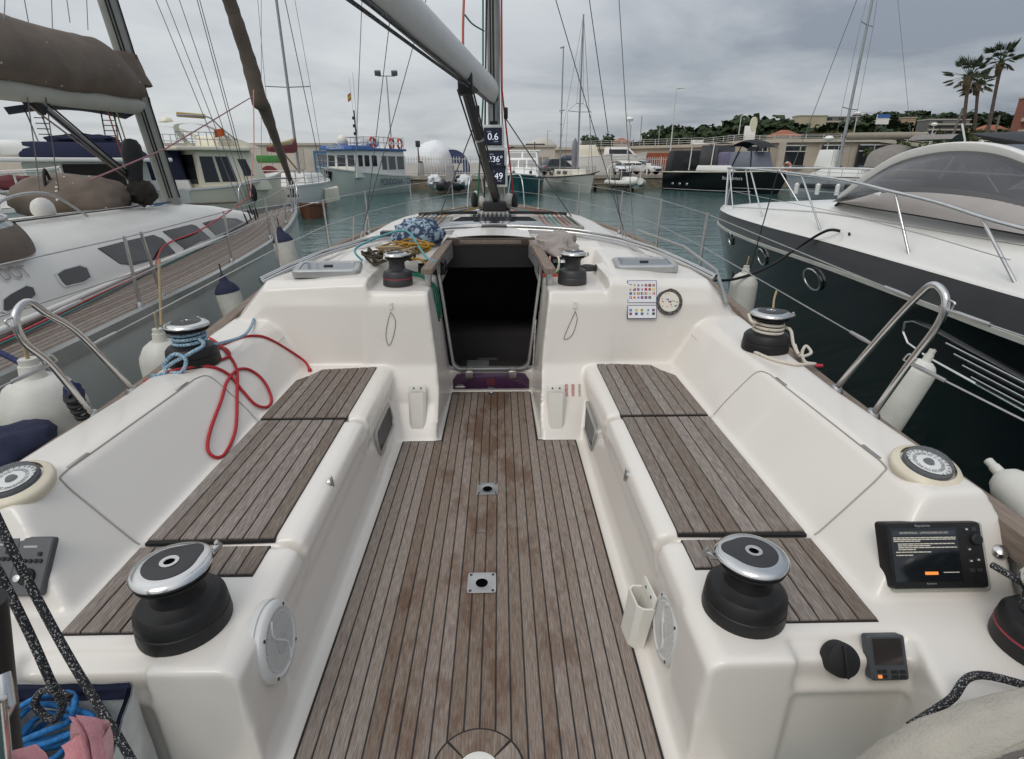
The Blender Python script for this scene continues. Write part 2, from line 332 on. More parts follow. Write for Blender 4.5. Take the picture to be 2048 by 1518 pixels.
def own_hull():
    b = MB(); rs = []
    ys = [.2 + (13.5 - .2) * i / 40 for i in range(41)]
    for y in ys:
        w = hw(y); z = hz(y); t = min(1, max(0, (y - 6) / 7.5)); wl = w * (.90 - .35 * t)
        half = [(w, z), (w * .995 - .003, z - .25), (w - (w - wl) * .55, -.35), (wl, WATER), (wl * .8, -1.3)]
        rs.append([(x, y, q) for x, q in half] + [(-x, y, q) for x, q in half[::-1]])
    b.rings(rs, closed=False)
    b.build('hull', GELW, YB, smooth=60)
    d = MB()
    for s in (-1, 1):
        def f(u, v):
            y = 3.3 + (13.45 - 3.3) * u; w = hw(y) - .01; xi = 0 if y > 10.8 else min(1.32, w - .1)
            x = xi + (w - xi) * v; return (s * x, y, hz(y) - .012 + .05 * (1 - (x / max(w, .1)) ** 2) * min(1, w))
        d.grid(f, 60, 6)
    d.build('side_deck', GEL, YB, smooth=60)
    for s in (-1, 1):
        rs = []
        for i in range(61):
            y = .2 + 13.3 * i / 60; w = hw(y); z = hz(y)
            wd = .062 if y < 3.8 else .05
            rs.append([(s * (w - wd), y, z - .06), (s * (w - wd), y, z + .026), (s * (w + .006), y, z + .034), (s * (w + .012), y, z - .06)])
        MB().rings(rs).build('toe_rail', TEAKD, YB, smooth=30)
        g = MB(); g.rings([[(s * (hw(y) + .013 + .02 * a), y, hz(y) - .05 + .03 * c) for a, c in ((0, 0), (1, .2), (1, .8), (0, 1))] for y in [.2 + 13.2 * i / 40 for i in range(41)]]).build('rubbing_strake', TEAKD, YB, smooth=30)
own_hull()

# ---- teak sole and seats: every plank its own piece
def plank(x0, x1, y0, y1, zt, parent, mat, th=.010, ends=None):
    b = MB()
    ya0, ya1, yb0, yb1 = ends or (y0, y0, y1, y1)
    e = .0016
    vs = [(x0, ya0, zt - th), (x1, ya1, zt - th), (x1, yb1, zt - th), (x0, yb0, zt - th), (x0, ya0, zt - e), (x1, ya1, zt - e), (x1, yb1, zt - e), (x0, yb0, zt - e),
          (x0 + e, ya0 + e, zt), (x1 - e, ya1 + e, zt), (x1 - e, yb1 - e, zt), (x0 + e, yb0 - e, zt)]
    b.add(vs, [(0, 1, 5, 4), (1, 2, 6, 5), (2, 3, 7, 6), (3, 0, 4, 7), (4, 5, 9, 8), (5, 6, 10, 9), (6, 7, 11, 10), (7, 4, 8, 11), (8, 9, 10, 11)])
    return b.build('plank', mat, parent, smooth=0)
sole = MB(); sole.prism([(-.553, .62), (.553, .62), (.553, 3.125), (.31, 3.135), (.302, 4.02), (-.302, 4.02), (-.31, 3.135), (-.553, 3.125)], -.014, -.0022, 'z')
SOLE = sole.build('cockpit_sole', CAULK, YB, smooth=0)
NW = 22; pw = 1.094 / NW
for i in range(NW):
    x0 = -.547 + i * pw + .0026; x1 = -.547 + (i + 1) * pw - .0026; xc = (x0 + x1) / 2
    y1 = 4.015 if abs(xc) < .285 else 3.118
    segs = [(.63, y1)]
    if abs(xc) < .06: segs = [(.63, 2.18), (2.184, y1)] if xc < 0 else [(.63, y1)]
    for a, c in segs: plank(x0, x1, a, c, 0, SOLE, TEAK)
def seat(s, poly, rows, name='seat_pad'):
    pb = MB(); pb.prism([(s * x, y) for x, y in poly], .400, .4128, 'z'); sp = pb.build(name, CAULK, YB, smooth=0)
    for x0, x1, a0, a1, b0, b1 in rows:
        q = (s * x0, s * x1, a0, a1, b0, b1) if s > 0 else (-x1, -x0, a1, a0, b1, b0)
        plank(q[0], q[1], 0, 0, .4195, sp, TEAKS, th=.012, ends=(q[2], q[3], q[4], q[5]))
n = 8
for s in (-1, 1):
    xi, xo = (.705, 1.165) if s > 0 else (.728, 1.172)
    w = (xo - xi) / n; g = .0027
    def rows(fn): return [(xi + i * w + g, xi + (i + 1) * w - g, *fn(xi + i * w + g, xi + (i + 1) * w - g)) for i in range(n)]
    yf = 3.40 if s > 0 else 3.36
    fwd = lambda x0, x1: (2.607, 2.607, *[yf - (.0 if x < xo - .10 else 1.3 * (x - xo + .10) + .05) - .12 * (x - xi) for x in (x0, x1)])
    seat(s, [(xi, 2.60), (xo, 2.60), (xo, yf - .24), (xo - .10, yf - .05), (xi, yf + .006)], rows(fwd))
    seat(s, [(xi, 1.612), (xo, 1.60), (xo, 2.572), (xi, 2.582)], rows(lambda a, c: (1.617, 1.617, 2.573, 2.573)))
    def aft(x0, x1):
        lo = [1.435 if x < xi + 2.05 * w else 1.30 if x < xi + 2.9 * w else 1.206 for x in ((x0 + x1) / 2,) * 2]
        return (*lo, 1.573, 1.573)
    seat(s, [(xi, 1.428), (xi + 2 * w, 1.428), (xi + 2 * w, 1.30), (xi + 3 * w, 1.20), (xo, 1.20), (xo, 1.58), (xi, 1.58)], rows(aft))

# round inlay in the sole, drain plates, flush ring
ib = MB().lathe([(.140, -.002), (.140, .0025), (.0, .0025)], (0, 1.062, 0), n=48).build('table_base', CAULK, YB, smooth=0)
for k in range(4):
    a0 = math.pi * k / 2 + math.pi / 4 + .035; a1 = a0 + math.pi / 2 - .07
    pts = [(.133 * math.cos(a0 + (a1 - a0) * j / 8), 1.062 + .133 * math.sin(a0 + (a1 - a0) * j / 8)) for j in range(9)] + [(.066 * math.cos(a1 - (a1 - a0) * j / 4), 1.062 + .066 * math.sin(a1 - (a1 - a0) * j / 4)) for j in range(5)]
    MB().prism(pts, .001, .0058, 'z').build('teak_segment', TEAK, ib, smooth=0)
MB().lathe([(.062, .002), (.064, .006), (.057, .009), (.024, .010), (.022, .008), (0, .008)], (0, 1.062, 0), n=36).build('centre_cap', WPLASTIC, ib)
for (cx, cy, h) in ((-.002, 2.560, .058), (-.012, 1.842, .060)):
    pl = MB()
    n_ = 40
    outer = []
    for k in range(n_):
        a = 2 * math.pi * k / n_; q = 1 / max(abs(math.cos(a)), abs(math.sin(a))); q = min(q, 1.36); outer.append((cx + h * q * math.cos(a), cy + h * q * math.sin(a)))
    inner = [(cx + .026 * math.cos(2 * math.pi * k / n_), cy + .026 * math.sin(2 * math.pi * k / n_)) for k in range(n_)]
    pl.rings([[(x, y, .0006) for x, y in outer], [(x, y, .0040) for x, y in outer], [(x, y, .0045) for x, y in [(cx + .036 * math.cos(2 * math.pi * k / n_), cy + .036 * math.sin(2 * math.pi * k / n_)) for k in range(n_)]], [(x, y, .0025) for x, y in inner], [(x, y, -.006) for x, y in inner]], caps=False)
    p = pl.build('table_socket', CHROMEB, YB)
    MB().lathe([(.026, .0009), (0, .0009)], (cx, cy, 0), n=24, cap=False).build('socket_shade', M('hole_shade', (.003, .003, .003), .9, var=0, spec=0), p)  # flat black disc, paints the shade inside the socket
    for dx in (-1, 1):
        for dy in (-1, 1): MB().lathe([(.006, .004), (.006, .0058), (0, .006)], (cx + dx * h * .78, cy + dy * h * .78, 0), n=10).build('screw', GUN, p)
fr = MB().lathe([(.027, 0), (.027, .004), (.018, .0045), (.016, .0025), (0, .0025)], (.0, 3.88, 0), n=24).build('flush_ring', CHROME, YB)

# ---- winches
def winch(loc, R0, H, stripe=False, rz=0, mat=None, name='winch'):
    m = mat or BLACK
    d = MB().lathe([(0, 0), (R0, 0), (R0 * 1.01, H * .05), (R0 * .99, H * .20), (R0 * .965, H * .215), (R0 * .965, H * .225), (R0 * .985, H * .24), (R0 * .96, H * .36), (R0 * .86, H * .43), (R0 * .70, H * .455), (R0 * .575, H * .50), (R0 * .53, H * .60), (R0 * .535, H * .70), (R0 * .60, H * .775), (R0 * .66, H * .79), (0, H * .79)], n=40)
    o = d.build(name, m, YB, smooth=35); o.location = loc; o.rotation_euler[2] = rz
    MB().lathe([(R0 * .55, H * .79), (R0 * .78, H * .80), (R0 * .80, H * .835), (R0 * .60, H * .84), (R0 * .60, H * .855), (R0 * .80, H * .86), (R0 * .81, H * .89), (R0 * .5, H * .895)], n=40).build('self_tailing_jaw', BLACKR, o, smooth=35)
    top = MB(); seg = 48; rs = []
    for (r, h) in ((.62, .885), (.82, .89), (.845, .915), (.82, .945), (.74, .972), (.62, .985)):
        rs.append([(R0 * r * math.cos(t) * (1 + .07 * max(0, math.cos(t - .6)) ** 8), R0 * r * math.sin(t) * (1 + .07 * max(0, math.cos(t - .6)) ** 8), H * h) for t in [2 * math.pi * k / seg for k in range(seg)]])
    top.rings(rs).build('cap_ring', CHROME, o, smooth=40)
    ins = [[(R0 * r * math.cos(t) * (1 + .35 * max(0, math.cos(t - .6)) ** 10), R0 * r * math.sin(t) * (1 + .35 * max(0, math.cos(t - .6)) ** 10), H * h) for t in [2 * math.pi * k / seg for k in range(seg)]] for r, h in ((.56, .975), (.56, .992), (.54, .997), (.2, 1.0))]
    MB().rings(ins).build('cap_inset', GUN, o, smooth=40)
    MB().lathe([(R0 * .20, H * .99), (R0 * .20, H * 1.012), (R0 * .12, H * 1.012), (R0 * .11, H * 1.003)], n=24, cap=False).build('handle_socket', CHROME, o, smooth=40)
    MB().lathe([(R0 * .115, H * 1.004), (0, H * 1.004)], n=8, cap=False).build('socket_shade', M('hole_shade', (.003, .003, .003), .9, var=0, spec=0), o)  # black disc paints the shade down the handle hole
    arm = MB().tube([(R0 * .5, R0 * .35, H * .80), (R0 * .74, R0 * .50, H * .82), (R0 * .93, R0 * .62, H * .87), (R0 * .86, R0 * .58, H * .93)], [R0 * .07, R0 * .09, R0 * .085, R0 * .06], 8).build('feeder_arm', CHROMEB, o, smooth=60)
    if stripe: MB().lathe([(R0 * .993, H * .205), (R0 * .996, H * .225), (R0 * .985, H * .235)], n=40, cap=False).build('red_stripe', M('stripe_red', (.30, .03, .05), .5), o)
    return o
WL1 = winch((-.843, 1.245, .408), .123, .218, rz=R(20))
WR1 = winch((.792, 1.262, .408), .117, .212, rz=R(130))
WL2 = winch((-1.512, 2.72, .682), .125, .225, rz=R(60), mat=BLACK)
WR2 = winch((1.535, 2.86, .690), .122, .218, rz=R(-30))
WP1 = winch((-.612, 3.70, .886), .098, .215, True, rz=R(200), mat=GUN)
WP2 = winch((.566, 3.72, .886), .098, .215, rz=R(-20), mat=GUN)
WE = winch((1.555, 1.10, .412), .118, .215, True, rz=R(40))

# ---- companionway
def rrect(w0, w1, z0, z1, r, n=6):
    pts = []
    for cx, cz, a0 in ((w0 - r, z0 + r, -90), ):
        for k in range(n + 1): a = R(a0 + 90 * k / n); pts.append((cx + r * math.cos(a), cz + r * math.sin(a)))
    pts.append((w1, z1)); pts2 = [(-x, z) for x, z in pts[::-1]]
    return pts2[:1] + pts2[1:] + pts
fp = [(-.372, .985)] + [(-x, z) for x, z in [(.285 - .07 + .07 * math.cos(R(-90 + 90 * k / 8)), .175 + .07 + .07 * math.sin(R(-90 + 90 * k / 8))) for k in range(9)][::-1]] + [(.285 - .07 + .07 * math.cos(R(-90 + 90 * k / 8)), .175 + .07 + .07 * math.sin(R(-90 + 90 * k / 8))) for k in range(9)] + [(.372, .985)]
fr = MB()
def frame_ring(off): return None
cc = [0, .6]
out = []
for x, z in fp:
    d = Vector((x, z - .62)); d.normalize(); out.append((x + d.x * .026, z + (d.y * .026 if z < .9 else 0)))
inn = fp
rs = []
for (x, z), (X_, Z_) in zip(inn, out):
    ys = 3.972 + .05 * (z - .2)
    rs.append([(x, ys, z), (X_, ys, Z_), (X_, ys + .05, Z_), (x, ys + .05, z)])
MB().rings(rs).build('companionway_frame', ALU, YB, smooth=30, bevel=.003)
wb = [( -.262, .150)] + [(-.262 - .037 * 0, .150)] 
pts = [(-.293, .028), (.293, .028), (.293, .10), (.262, .148), (.22, .157), (-.22, .157), (-.262, .148), (-.293, .10)]
W_ = MB().prism([(x, z) for x, z in pts], 3.915, 3.925, 'y').build('washboard', PURPLE, YB, smooth=30, bevel=.002)
for x in (-.165, .165):
    h = MB(); h.box(x - .028, x + .028, 3.900, 3.914, .122, .172); h.box(x - .022, x + .022, 3.903, 3.914, .165, .205); h.tube([(x - .03, 3.897, .172), (x + .03, 3.897, .172)], .007)
    h.build('hinge', CHROMEB, W_, bevel=.002)
h = MB(); h.tube([(-.275, 3.906, .050), (-.20, 3.906, .050)], .006); h.box(-.262, -.212, 3.903, 3.914, .04, .07); h.build('barrel_bolt', CHROMEB, W_)
MB().box(-.035, .03, 3.911, 3.9145, .06, .115).build('sticker', M('dark_print', (.10, .02, .03), .4), W_, smooth=0)
# interior seen through the hatch
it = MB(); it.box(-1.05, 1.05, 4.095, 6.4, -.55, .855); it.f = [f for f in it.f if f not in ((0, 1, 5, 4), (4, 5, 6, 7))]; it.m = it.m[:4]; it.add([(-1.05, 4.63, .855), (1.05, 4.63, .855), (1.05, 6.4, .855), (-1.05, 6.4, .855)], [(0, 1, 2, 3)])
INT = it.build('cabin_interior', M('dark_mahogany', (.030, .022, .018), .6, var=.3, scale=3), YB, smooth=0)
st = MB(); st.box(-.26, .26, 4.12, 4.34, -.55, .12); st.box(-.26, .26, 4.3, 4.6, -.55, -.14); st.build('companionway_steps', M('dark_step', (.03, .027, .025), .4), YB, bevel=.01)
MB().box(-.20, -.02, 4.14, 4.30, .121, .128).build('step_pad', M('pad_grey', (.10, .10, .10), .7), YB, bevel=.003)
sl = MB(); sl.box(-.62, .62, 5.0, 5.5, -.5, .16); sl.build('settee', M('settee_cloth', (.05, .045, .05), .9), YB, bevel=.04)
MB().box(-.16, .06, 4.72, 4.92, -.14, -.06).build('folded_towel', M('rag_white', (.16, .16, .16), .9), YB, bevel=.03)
# teak slide rails of the hatch and the sliding hatch
for s in (-1, 1):
    a = (s * .405, 3.60); c = (s * .335, 4.72)
    dx = .036
    rl = MB(); rl.rings([[(a[0] - dx, a[1], .968), (a[0] + dx, a[1], .968), (a[0] + dx, a[1], 1.005), (a[0] - dx, a[1], 1.005)], [(c[0] - dx * .9, c[1], 1.03), (c[0] + dx * .9, c[1], 1.03), (c[0] + dx * .9, c[1], 1.072), (c[0] - dx * .9, c[1], 1.072)]])
    rl.build('hatch_slide', TEAKD, YB, smooth=30, bevel=.004)
    [MB().box(a[0] - .02, a[0] + .02, q, q + .04, .88, .985).build('slide_foot', CHROMEB, YB, bevel=.002) for q in (3.66, 4.2)]
    gs = MB(); gs.rings([[(s * .360, 3.98, .90), (s * .376, 3.98, .90), (s * .376, 3.98, .985), (s * .360, 3.98, .985)], [(s * .300, 4.70, .93), (s * .316, 4.70, .93), (s * .316, 4.70, 1.03), (s * .300, 4.70, 1.03)]]).build('hatch_channel', ALUG, YB)
MB().box(-.36, .36, 4.585, 4.615, 1.015, 1.075).build('hatch_beam', TEAKDK, YB, bevel=.004); MB().box(-.25, .25, 4.578, 4.586, 1.03, 1.062).build('beam_panel', TEAKD, YB, bevel=.003); MB().box(-.37, .37, 4.590, 4.618, .84, 1.02).build('hatchway_shade_board', CAULK, YB)  # black board over the roof slab front paints in the hatchway's darkness
hb = MB(); hb.grid(lambda u, v: (-.33 + .66 * u, 4.64 + .75 * v, 1.074 + .02 * (1 - (2 * u - 1) ** 2) + .02 * v), 10, 4); hb.build('sliding_hatch', GEL, YB)
# folded sprayhood bows
arc = [(-1.47, 3.58, .925), (-1.40, 3.85, .955), (-1.27, 4.25, .995), (-1.05, 4.66, 1.030), (-.72, 4.96, 1.062), (-.36, 5.08, 1.083), (0, 5.11, 1.092), (.36, 5.09, 1.086), (.74, 5.02, 1.066), (1.08, 4.80, 1.030), (1.30, 4.40, .995), (1.43, 3.95, .955), (1.50, 3.62, .925)]
for k, (dy, dz, r) in enumerate(((0, 0, .0125), (.075, .004, .0125), (.15, .012, .011))):
    tube('sprayhood_bow', spline([(x * (1 + .012 * k), y + dy * (1 if abs(x) < 1.2 else .4), z + dz) for x, y, z in arc], 6), r, CHROME, YB, 10)
MB().rings([[(x, y + .035, z - .006), (x, y + .062, z - .006), (x, y + .062, z + .020), (x, y + .035, z + .020)] for x, y, z in arc]).build('sprayhood_track', M('track_grey', (.17, .155, .14), .7), YB)
MB().box(-.09, .14, 5.10, 5.26, 1.088, 1.118).build('velcro_flap', GUN, YB, bevel=.004)
MB().box(-.95, -.68, 4.86, 4.96, 1.06, 1.10).build('webbing_strap', GUN, YB, bevel=.004)
# deck hatches on the cabin sides
for s, cx, cy, rz in ((-1, -1.09, 3.78, R(9)), (1, 1.10, 3.92, R(-5))):
    e = MB()
    def rr(hx, hy, r, z, n=6):
        o = []
        for sx, sy, a0 in ((1, 1, 0), (-1, 1, 90), (-1, -1, 180), (1, -1, 270)):
            for k in range(n + 1): a = R(a0 + 90 * k / n); o.append((sx * (hx - r) + r * math.cos(a), sy * (hy - r) + r * math.sin(a), z))
        return o
    e.rings([rr(.215, .165, .05, -.02), rr(.215, .165, .05, .018), rr(.205, .155, .045, .026), rr(.175, .125, .035, .026), rr(.172, .122, .035, .016)], caps=False)
    f = e.build('deck_hatch', ALU, YB); f.location = (cx, cy, .975 if s < 0 else .972); f.rotation_euler = (R(2), R(-1) * s, rz)
    MB().rings([rr(.173, .123, .035, .015), rr(.170, .120, .035, .021)]).build('hatch_pane', GLASSG, f)
    MB().box(-.03, .03, -.012, .012, .020, .030).build('hatch_handle', GUN, f, bevel=.003)
# forward: skylight, mast, rigging lines
MB().rings([[(-.50, 5.36, 1.070), (.54, 5.36, 1.070), (.40, 6.20, 1.084), (-.34, 6.20, 1.084)], [(-.50, 5.36, 1.090), (.54, 5.36, 1.090), (.40, 6.20, 1.104), (-.34, 6.20, 1.104)]]).build('skylight', GLASSG, YB, bevel=.004)
gr = MB()
for k in range(9): gr.box(-.22 + k * .05, -.195 + k * .05, 6.32, 6.62, 1.088, 1.112)
gr.build('vent_grille', GUN, YB)
MB().box(-.26, .26, 6.30, 6.64, 1.080, 1.092).build('vent_tray', ALUG, YB)
GRT = M('rope_greytan', (.27, .24, .19), .85, var=.2, scale=100)
cols = [GRT, ROPE_Y, GUN, ROPE_BL, GRT, ROPE_DG, GRT]
colsr = [M('rope_faded_pink', (.42, .20, .16), .8), GRT, ROPE_TQ, GRT, M('rope_faded_red', (.38, .10, .07), .8), GRT, ROPE_DG]
for s in (-1, 1):
    for i in range(7):
        x = s * (.50 + .048 * i); c = (cols if s < 0 else colsr)[i]
        tube('halyard', spline([(s * .16, 7.25 + .02 * i, 1.13), (s * (.30 + .06 * i), 6.85, 1.108), (x, 6.45, 1.105), (x * 1.04, 5.9, 1.10), (x * 1.06, 5.38, 1.082)], 5), .0075, c, YB, 6)
    tube('deck_organiser', spline([(s * .18, 6.52, 1.12), (s * .45, 6.45, 1.125), (s * .84, 6.52, 1.105)], 5), .017, BLACKR, YB)
    MB().box(*sorted((s * .44, s * .88)), 5.36, 6.4, 1.045, 1.086).build('rope_channel', M('channel_grey', (.26, .25, .23), .6, var=.2, scale=20), YB, bevel=.01)
# mast
MX, MY = .018, 7.45
def mast_ring(x, y, z, w=.085, d=.15): return [(x + w * math.cos(t) * (1 - .12 * math.cos(2 * t)), y + d * math.sin(t), z) for t in [2 * math.pi * k / 24 for k in range(24)]]
MAST = MB().rings([mast_ring(MX, MY, z) for z in (1.08, 9)]).build('mast', ALUG, YB, smooth=60)
MB().box(MX - .012, MX + .012, MY - .156, MY - .13, 1.6, 9).build('mast_track', BLACKR, YB)
MB().box(MX - .042, MX - .022, MY - .150, MY - .12, 2.55, 9).build('luff_groove', BLACK, YB)
MB().lathe([(.20, 0), (.20, .03), (.13, .05), (.12, .12)], (MX, MY, 1.07), n=24).build('mast_step', BLACK, YB)
MB().box(-.13, .16, 7.02, 7.26, 1.08, 1.20).build('vang_block', BLACKR, YB, bevel=.02)
for x, z, mt in ((-.24, 1.20, BLACKR), (.27, 1.19, BLACKR)): MB().ball((x, 7.25, z), .07, 12, (.6, 1, 1.6)).build('halyard_block', mt, YB)
for x, z, r in ((-.16, 1.17, .085), (.20, 1.19, .10), (-.22, 1.28, .04)):
    b = MB(); b.ball((x, 7.35, z), r, 12, (.9, .8, 1)); b.build('halyard_ball', M('ball_white', (.66, .64, .58), .6), YB)
# instrument displays on the mast
SCRN = M('display_navy', (.012, .018, .045), .25, var=0); DIG = M('display_digit', (.75, .80, .88), .5, var=0, emit=.5); DIGD = M('display_small', (.28, .33, .42), .5, var=0, emit=.15)
for k, (zc, tx, xo) in enumerate(((2.262, '0.6', 0), (1.885, '236°', .02), (1.60, '049', .03))):
    pass
def display(cx, zc, tx):
    y = 7.05; hx, hz_ = .132, .126
    b = MB(); b.box(cx - hx, cx + hx, y, y + .035, zc - hz_, zc + hz_); o = b.build('instrument_display', M('display_bezel', (.62, .63, .62), .4), YB, bevel=.008)
    MB().box(cx - hx * .80, cx + hx * .80, y - .006, y + .002, zc - hz_ * .76, zc + hz_ * .76).build('bezel_inset', BLACK, o, bevel=.002)
    MB().box(cx - hx * .72, cx + hx * .72, y - .009, y - .004, zc - hz_ * .66, zc + hz_ * .66).build('screen', SCRN, o, smooth=0)
    text('digits', tx, .105 if len(tx) < 4 else .092, (cx, y - .0105, zc - .004), (1, 0, 0), (0, 0, 1), DIG, o)
    for dx, dz, w in ((-.045, .052, .05), (.035, -.055, .05)): MB().box(cx + dx - w / 2, cx + dx + w / 2, y - .0105, y - .0092, zc + dz - .005, zc + dz + .005).build('caption', DIGD, o, smooth=0)
    return o
for (px, py, tx) in ((986, 273, '0.6'), (991, 318, '236°'), (993, 352, '049')):
    p = aY(px, py, 7.05); display(p.x, p.z, tx)
MB().box(-.03, .06, 7.085, 7.30, 1.50, 2.10).build('display_bracket', BLACK, YB)
# boom, vang, gooseneck, sheets
g0 = Vector((.01, 7.28, 2.42)); g1 = Vector((-.62, 3.65, 2.60)); bd = (g1 - g0).normalized(); g1 = g0 + bd * 5.3
def boom_ring(c, w, h):
    up = Vector((0, 0, 1)); sd = bd.cross(up).normalized(); u = sd.cross(bd)
    return [c + sd * (w * math.cos(t) * (1 + .10 * math.sin(t))) + u * (h * math.sin(t)) for t in [2 * math.pi * k / 28 for k in range(28)]]
BOOM = MB().rings([boom_ring(g0 + bd * .05, .075, .125), boom_ring(g0 + bd * .3, .082, .138), boom_ring(g1, .082, .138)]).build('boom', M('boom_white', (.58, .575, .56), .35, var=.04), YB, smooth=50)
MB().rings([[p + Vector((0, 0, 1)) * dz + bd.cross(Vector((0, 0, 1))).normalized() * dx for dx, dz in ((-.022, -.142), (.022, -.142), (.018, -.12), (-.018, -.12))] for p in (g0 + bd * .1, g1)]).build('boom_track', GUN, YB)
MB().box(-.05, .07, 7.20, 7.32, 2.33, 2.50).build('gooseneck', GUN, YB, bevel=.01)
sd = bd.cross(Vector((0, 0, 1))).normalized()
for k, (o1, o2) in enumerate(((.10, -.20), (.075, -.23))):
    tube('mainsheet', [g0 + bd * 1.1 + sd * -o1 * .4 + Vector((0, 0, o2 * .75)), g0 + bd * 2.8 + sd * -o1 + Vector((0, 0, o2)), g1 + sd * -o1 + Vector((0, 0, o2 - .04))], .011, ROPE_BW, YB)
va = g0 + bd * 1.45 + Vector((0, 0, -.18)); vb = Vector((.03, 7.14, 1.22))
MB().tube([va, vb], [.043, .043], 14).build('vang_strut', M('vang_grey', (.075, .072, .068), .4, metal=.4), YB, smooth=60)
MB().tube([va.lerp(vb, .02), va.lerp(vb, .38)], [.050, .050], 14).build('vang_sleeve', GUN, YB, smooth=60)
MB().tube([va.lerp(vb, .375), va.lerp(vb, .39)], [.054, .054], 14).build('vang_collar', ALU, YB, smooth=60)
for dx in (-.075, .07): tube('vang_line', [va + Vector((dx, 0, -.02)), vb + Vector((dx * .6, -.02, .03))], .009, WIRED, YB)
b = MB(); b.obox(va + Vector((0, 0, .03)), .07, .06, .10, ((1, 0, 0), (0, 1, 0), (0, 0, 1))); b.build('vang_head', BLACK, YB, bevel=.02)
for dx, z in ((-.18, 2.22), (.16, 2.20)): 
    b = MB(); b.obox((dx, 7.32, z), .025, .035, .065, ((1, 0, 0), (0, 1, 0), (0, 0, 1))); b.build('reefing_block', BLACK, YB, bevel=.015)
tube('reefing_line', [(-.18, 7.3, 2.16), (-.58, 6.3, 1.12)], .007, WIRED, YB); tube('reefing_line', [(.16, 7.3, 2.14), (.96, 6.9, 1.02)], .007, WIRED, YB)
tube('topping_line', spline([aY(927, 140, 6.2) , aY(926, 60, 6.3), aY(929, -30, 6.5)], 4), .012, ROPE_O, YB)
tube('reef_pennant', spline([aY(930, 30, 6.3), aY(945, 48, 6.6), aY(968, 62, 7.1)], 6), .008, ROPE_G, YB)
tube('halyard', [aY(1003, -20, 7.3), aY(1004, 180, 7.3), (.26, 7.3, 1.2)], .010, RED, YB); tube('halyard', [aY(966, -20, 7.3), aY(966, 200, 7.3), (-.2, 7.3, 1.2)], .010, ROPE_G, YB)
tube('halyard', [aY(998, -20, 7.4), (.14, 7.4, 1.15)], .010, ROPE_W, YB); tube('halyard', [aY(973, -20, 7.35), (-.12, 7.35, 1.15)], .010, GUN, YB)
tube('sail_tie', spline([aY(892, 80, 5.9), aY(893, 100, 5.85), aY(888, 115, 5.75)], 4), .012, ROPE_W, YB)
# shrouds, stays
for s in (-1, 1):
    ch = (s * 1.82, 7.25, .66)
    for k, (dx, dy, ht) in enumerate(((0, 0, (s * .75, 7.55, 8.5)), (-.10 * s, .18, (s * .06, 7.5, 8.3)), (-.12 * s, -.22, (s * .06, 7.5, 5.2)))):
        a = Vector(ch) + Vector((dx, dy, 0)); t = Vector(ht)
        tube('shroud', [a + (t - a) * .04, t], .005, WIRED if k else WIRE, YB, 6); tube('rigging_screw', [a, a + (t - a) * .045], .011, CHROMEB, YB)
        MB().box(a.x - .03, a.x + .03, a.y - .012, a.y + .012, hz(7.2) - .02, a.z + .03).build('chainplate', CHROMEB, YB)
tube('forestay', [(0, 13.3, .85), (.02, 7.9, 12)], .028, GELW, YB)
# stanchions, lifelines, gates, pulpit
for s in (-1, 1):
    tops = []; mids = []
    for y in (5.12, 6.9, 8.6, 10.4, 12.0):
        x = s * (hw(y) - .09); z = hz(y)
        st = tube('stanchion', [(x, y, z), (x + s * .01, y, z + .62)], .0125, CHROMEB, YB, 10)
        MB().lathe([(.03, 0), (.03, .02), (.018, .05)], (x, y, z), n=14).build('stanchion_base', CHROMEB, st)
        tops.append((x + s * .01, y, z + .61)); mids.append((x + s * .005, y, z + .32))
    gx = s * 1.655; zt = 1.235 if s > 0 else 1.175
    top_pt = (gx, 2.03, zt - .05)
    gy = .0 if s > 0 else .06
    gate = spline([(gx, 2.36 + gy, .66), (gx, 2.15 + gy, .99), (gx, 2.02 + gy, zt - .06), (gx, 1.955 + gy, zt), (gx, 1.885 + gy, zt - .035), (gx, 1.885 + gy, zt - .13), (gx, 1.97 + gy, .92), (gx, 2.09 + gy, .64)], 8)
    G = tube('gate_hoop', gate, .0135, CHROME, YB, 12)
    for yy in (2.36 + gy, 2.09 + gy): MB().lathe([(.032, 0), (.032, .015), (.018, .04)], (gx, yy, .635), n=14).build('hoop_foot', CHROMEB, G)
    for q, hz_, gt in ((tops, zt - .07, 2.03), (mids, .93, 2.18)):
        a = Vector((gx, gt + gy, hz_)); tube('lifeline', [a] + q + [(s * .35, 12.9, q[-1][2] + .02)], .0032, CHROMEB, YB, 6)
        d = (Vector(q[0]) - a).normalized(); tube('turnbuckle', [a + d * .02, a + d * .09, a + d * .20], [.006, .0095, .0075], CHROMEB, YB)
        c = Vector((gx, (1.90 if q is tops else 2.0) + gy, hz_)); e = Vector((s * 1.66, .1, hz_ - .02))
        tube('lifeline', [c, e], .0032, CHROMEB, YB, 6); d = (e - c).normalized(); tube('turnbuckle', [c + d * .02, c + d * .09, c + d * .22], [.006, .0095, .0075], CHROMEB, YB)
        tube('pelican_hook', spline([c, c + Vector((0, -.02, .03)), c + Vector((0, -.06, .03)), c + Vector((0, -.05, 0))], 4), .004, CHROME, YB)
    tube('pulpit', spline([(s * .62, 12.5, .74), (s * .55, 12.7, 1.35), (s * .32, 13.3, 1.42), (0, 13.55, 1.40)], 6), .0125, CHROME, YB); tube('pulpit_leg', [(s * .25, 13.2, .76), (s * .34, 13.28, 1.41)], .0125, CHROME, YB)
# grey pole on starboard cabin side
tube('jib_track', [(1.54, 3.46, .80), (1.62, 3.9, .93), (1.60, 4.6, 1.0), (1.45, 5.6, 1.02)], .014, ALUG, YB)
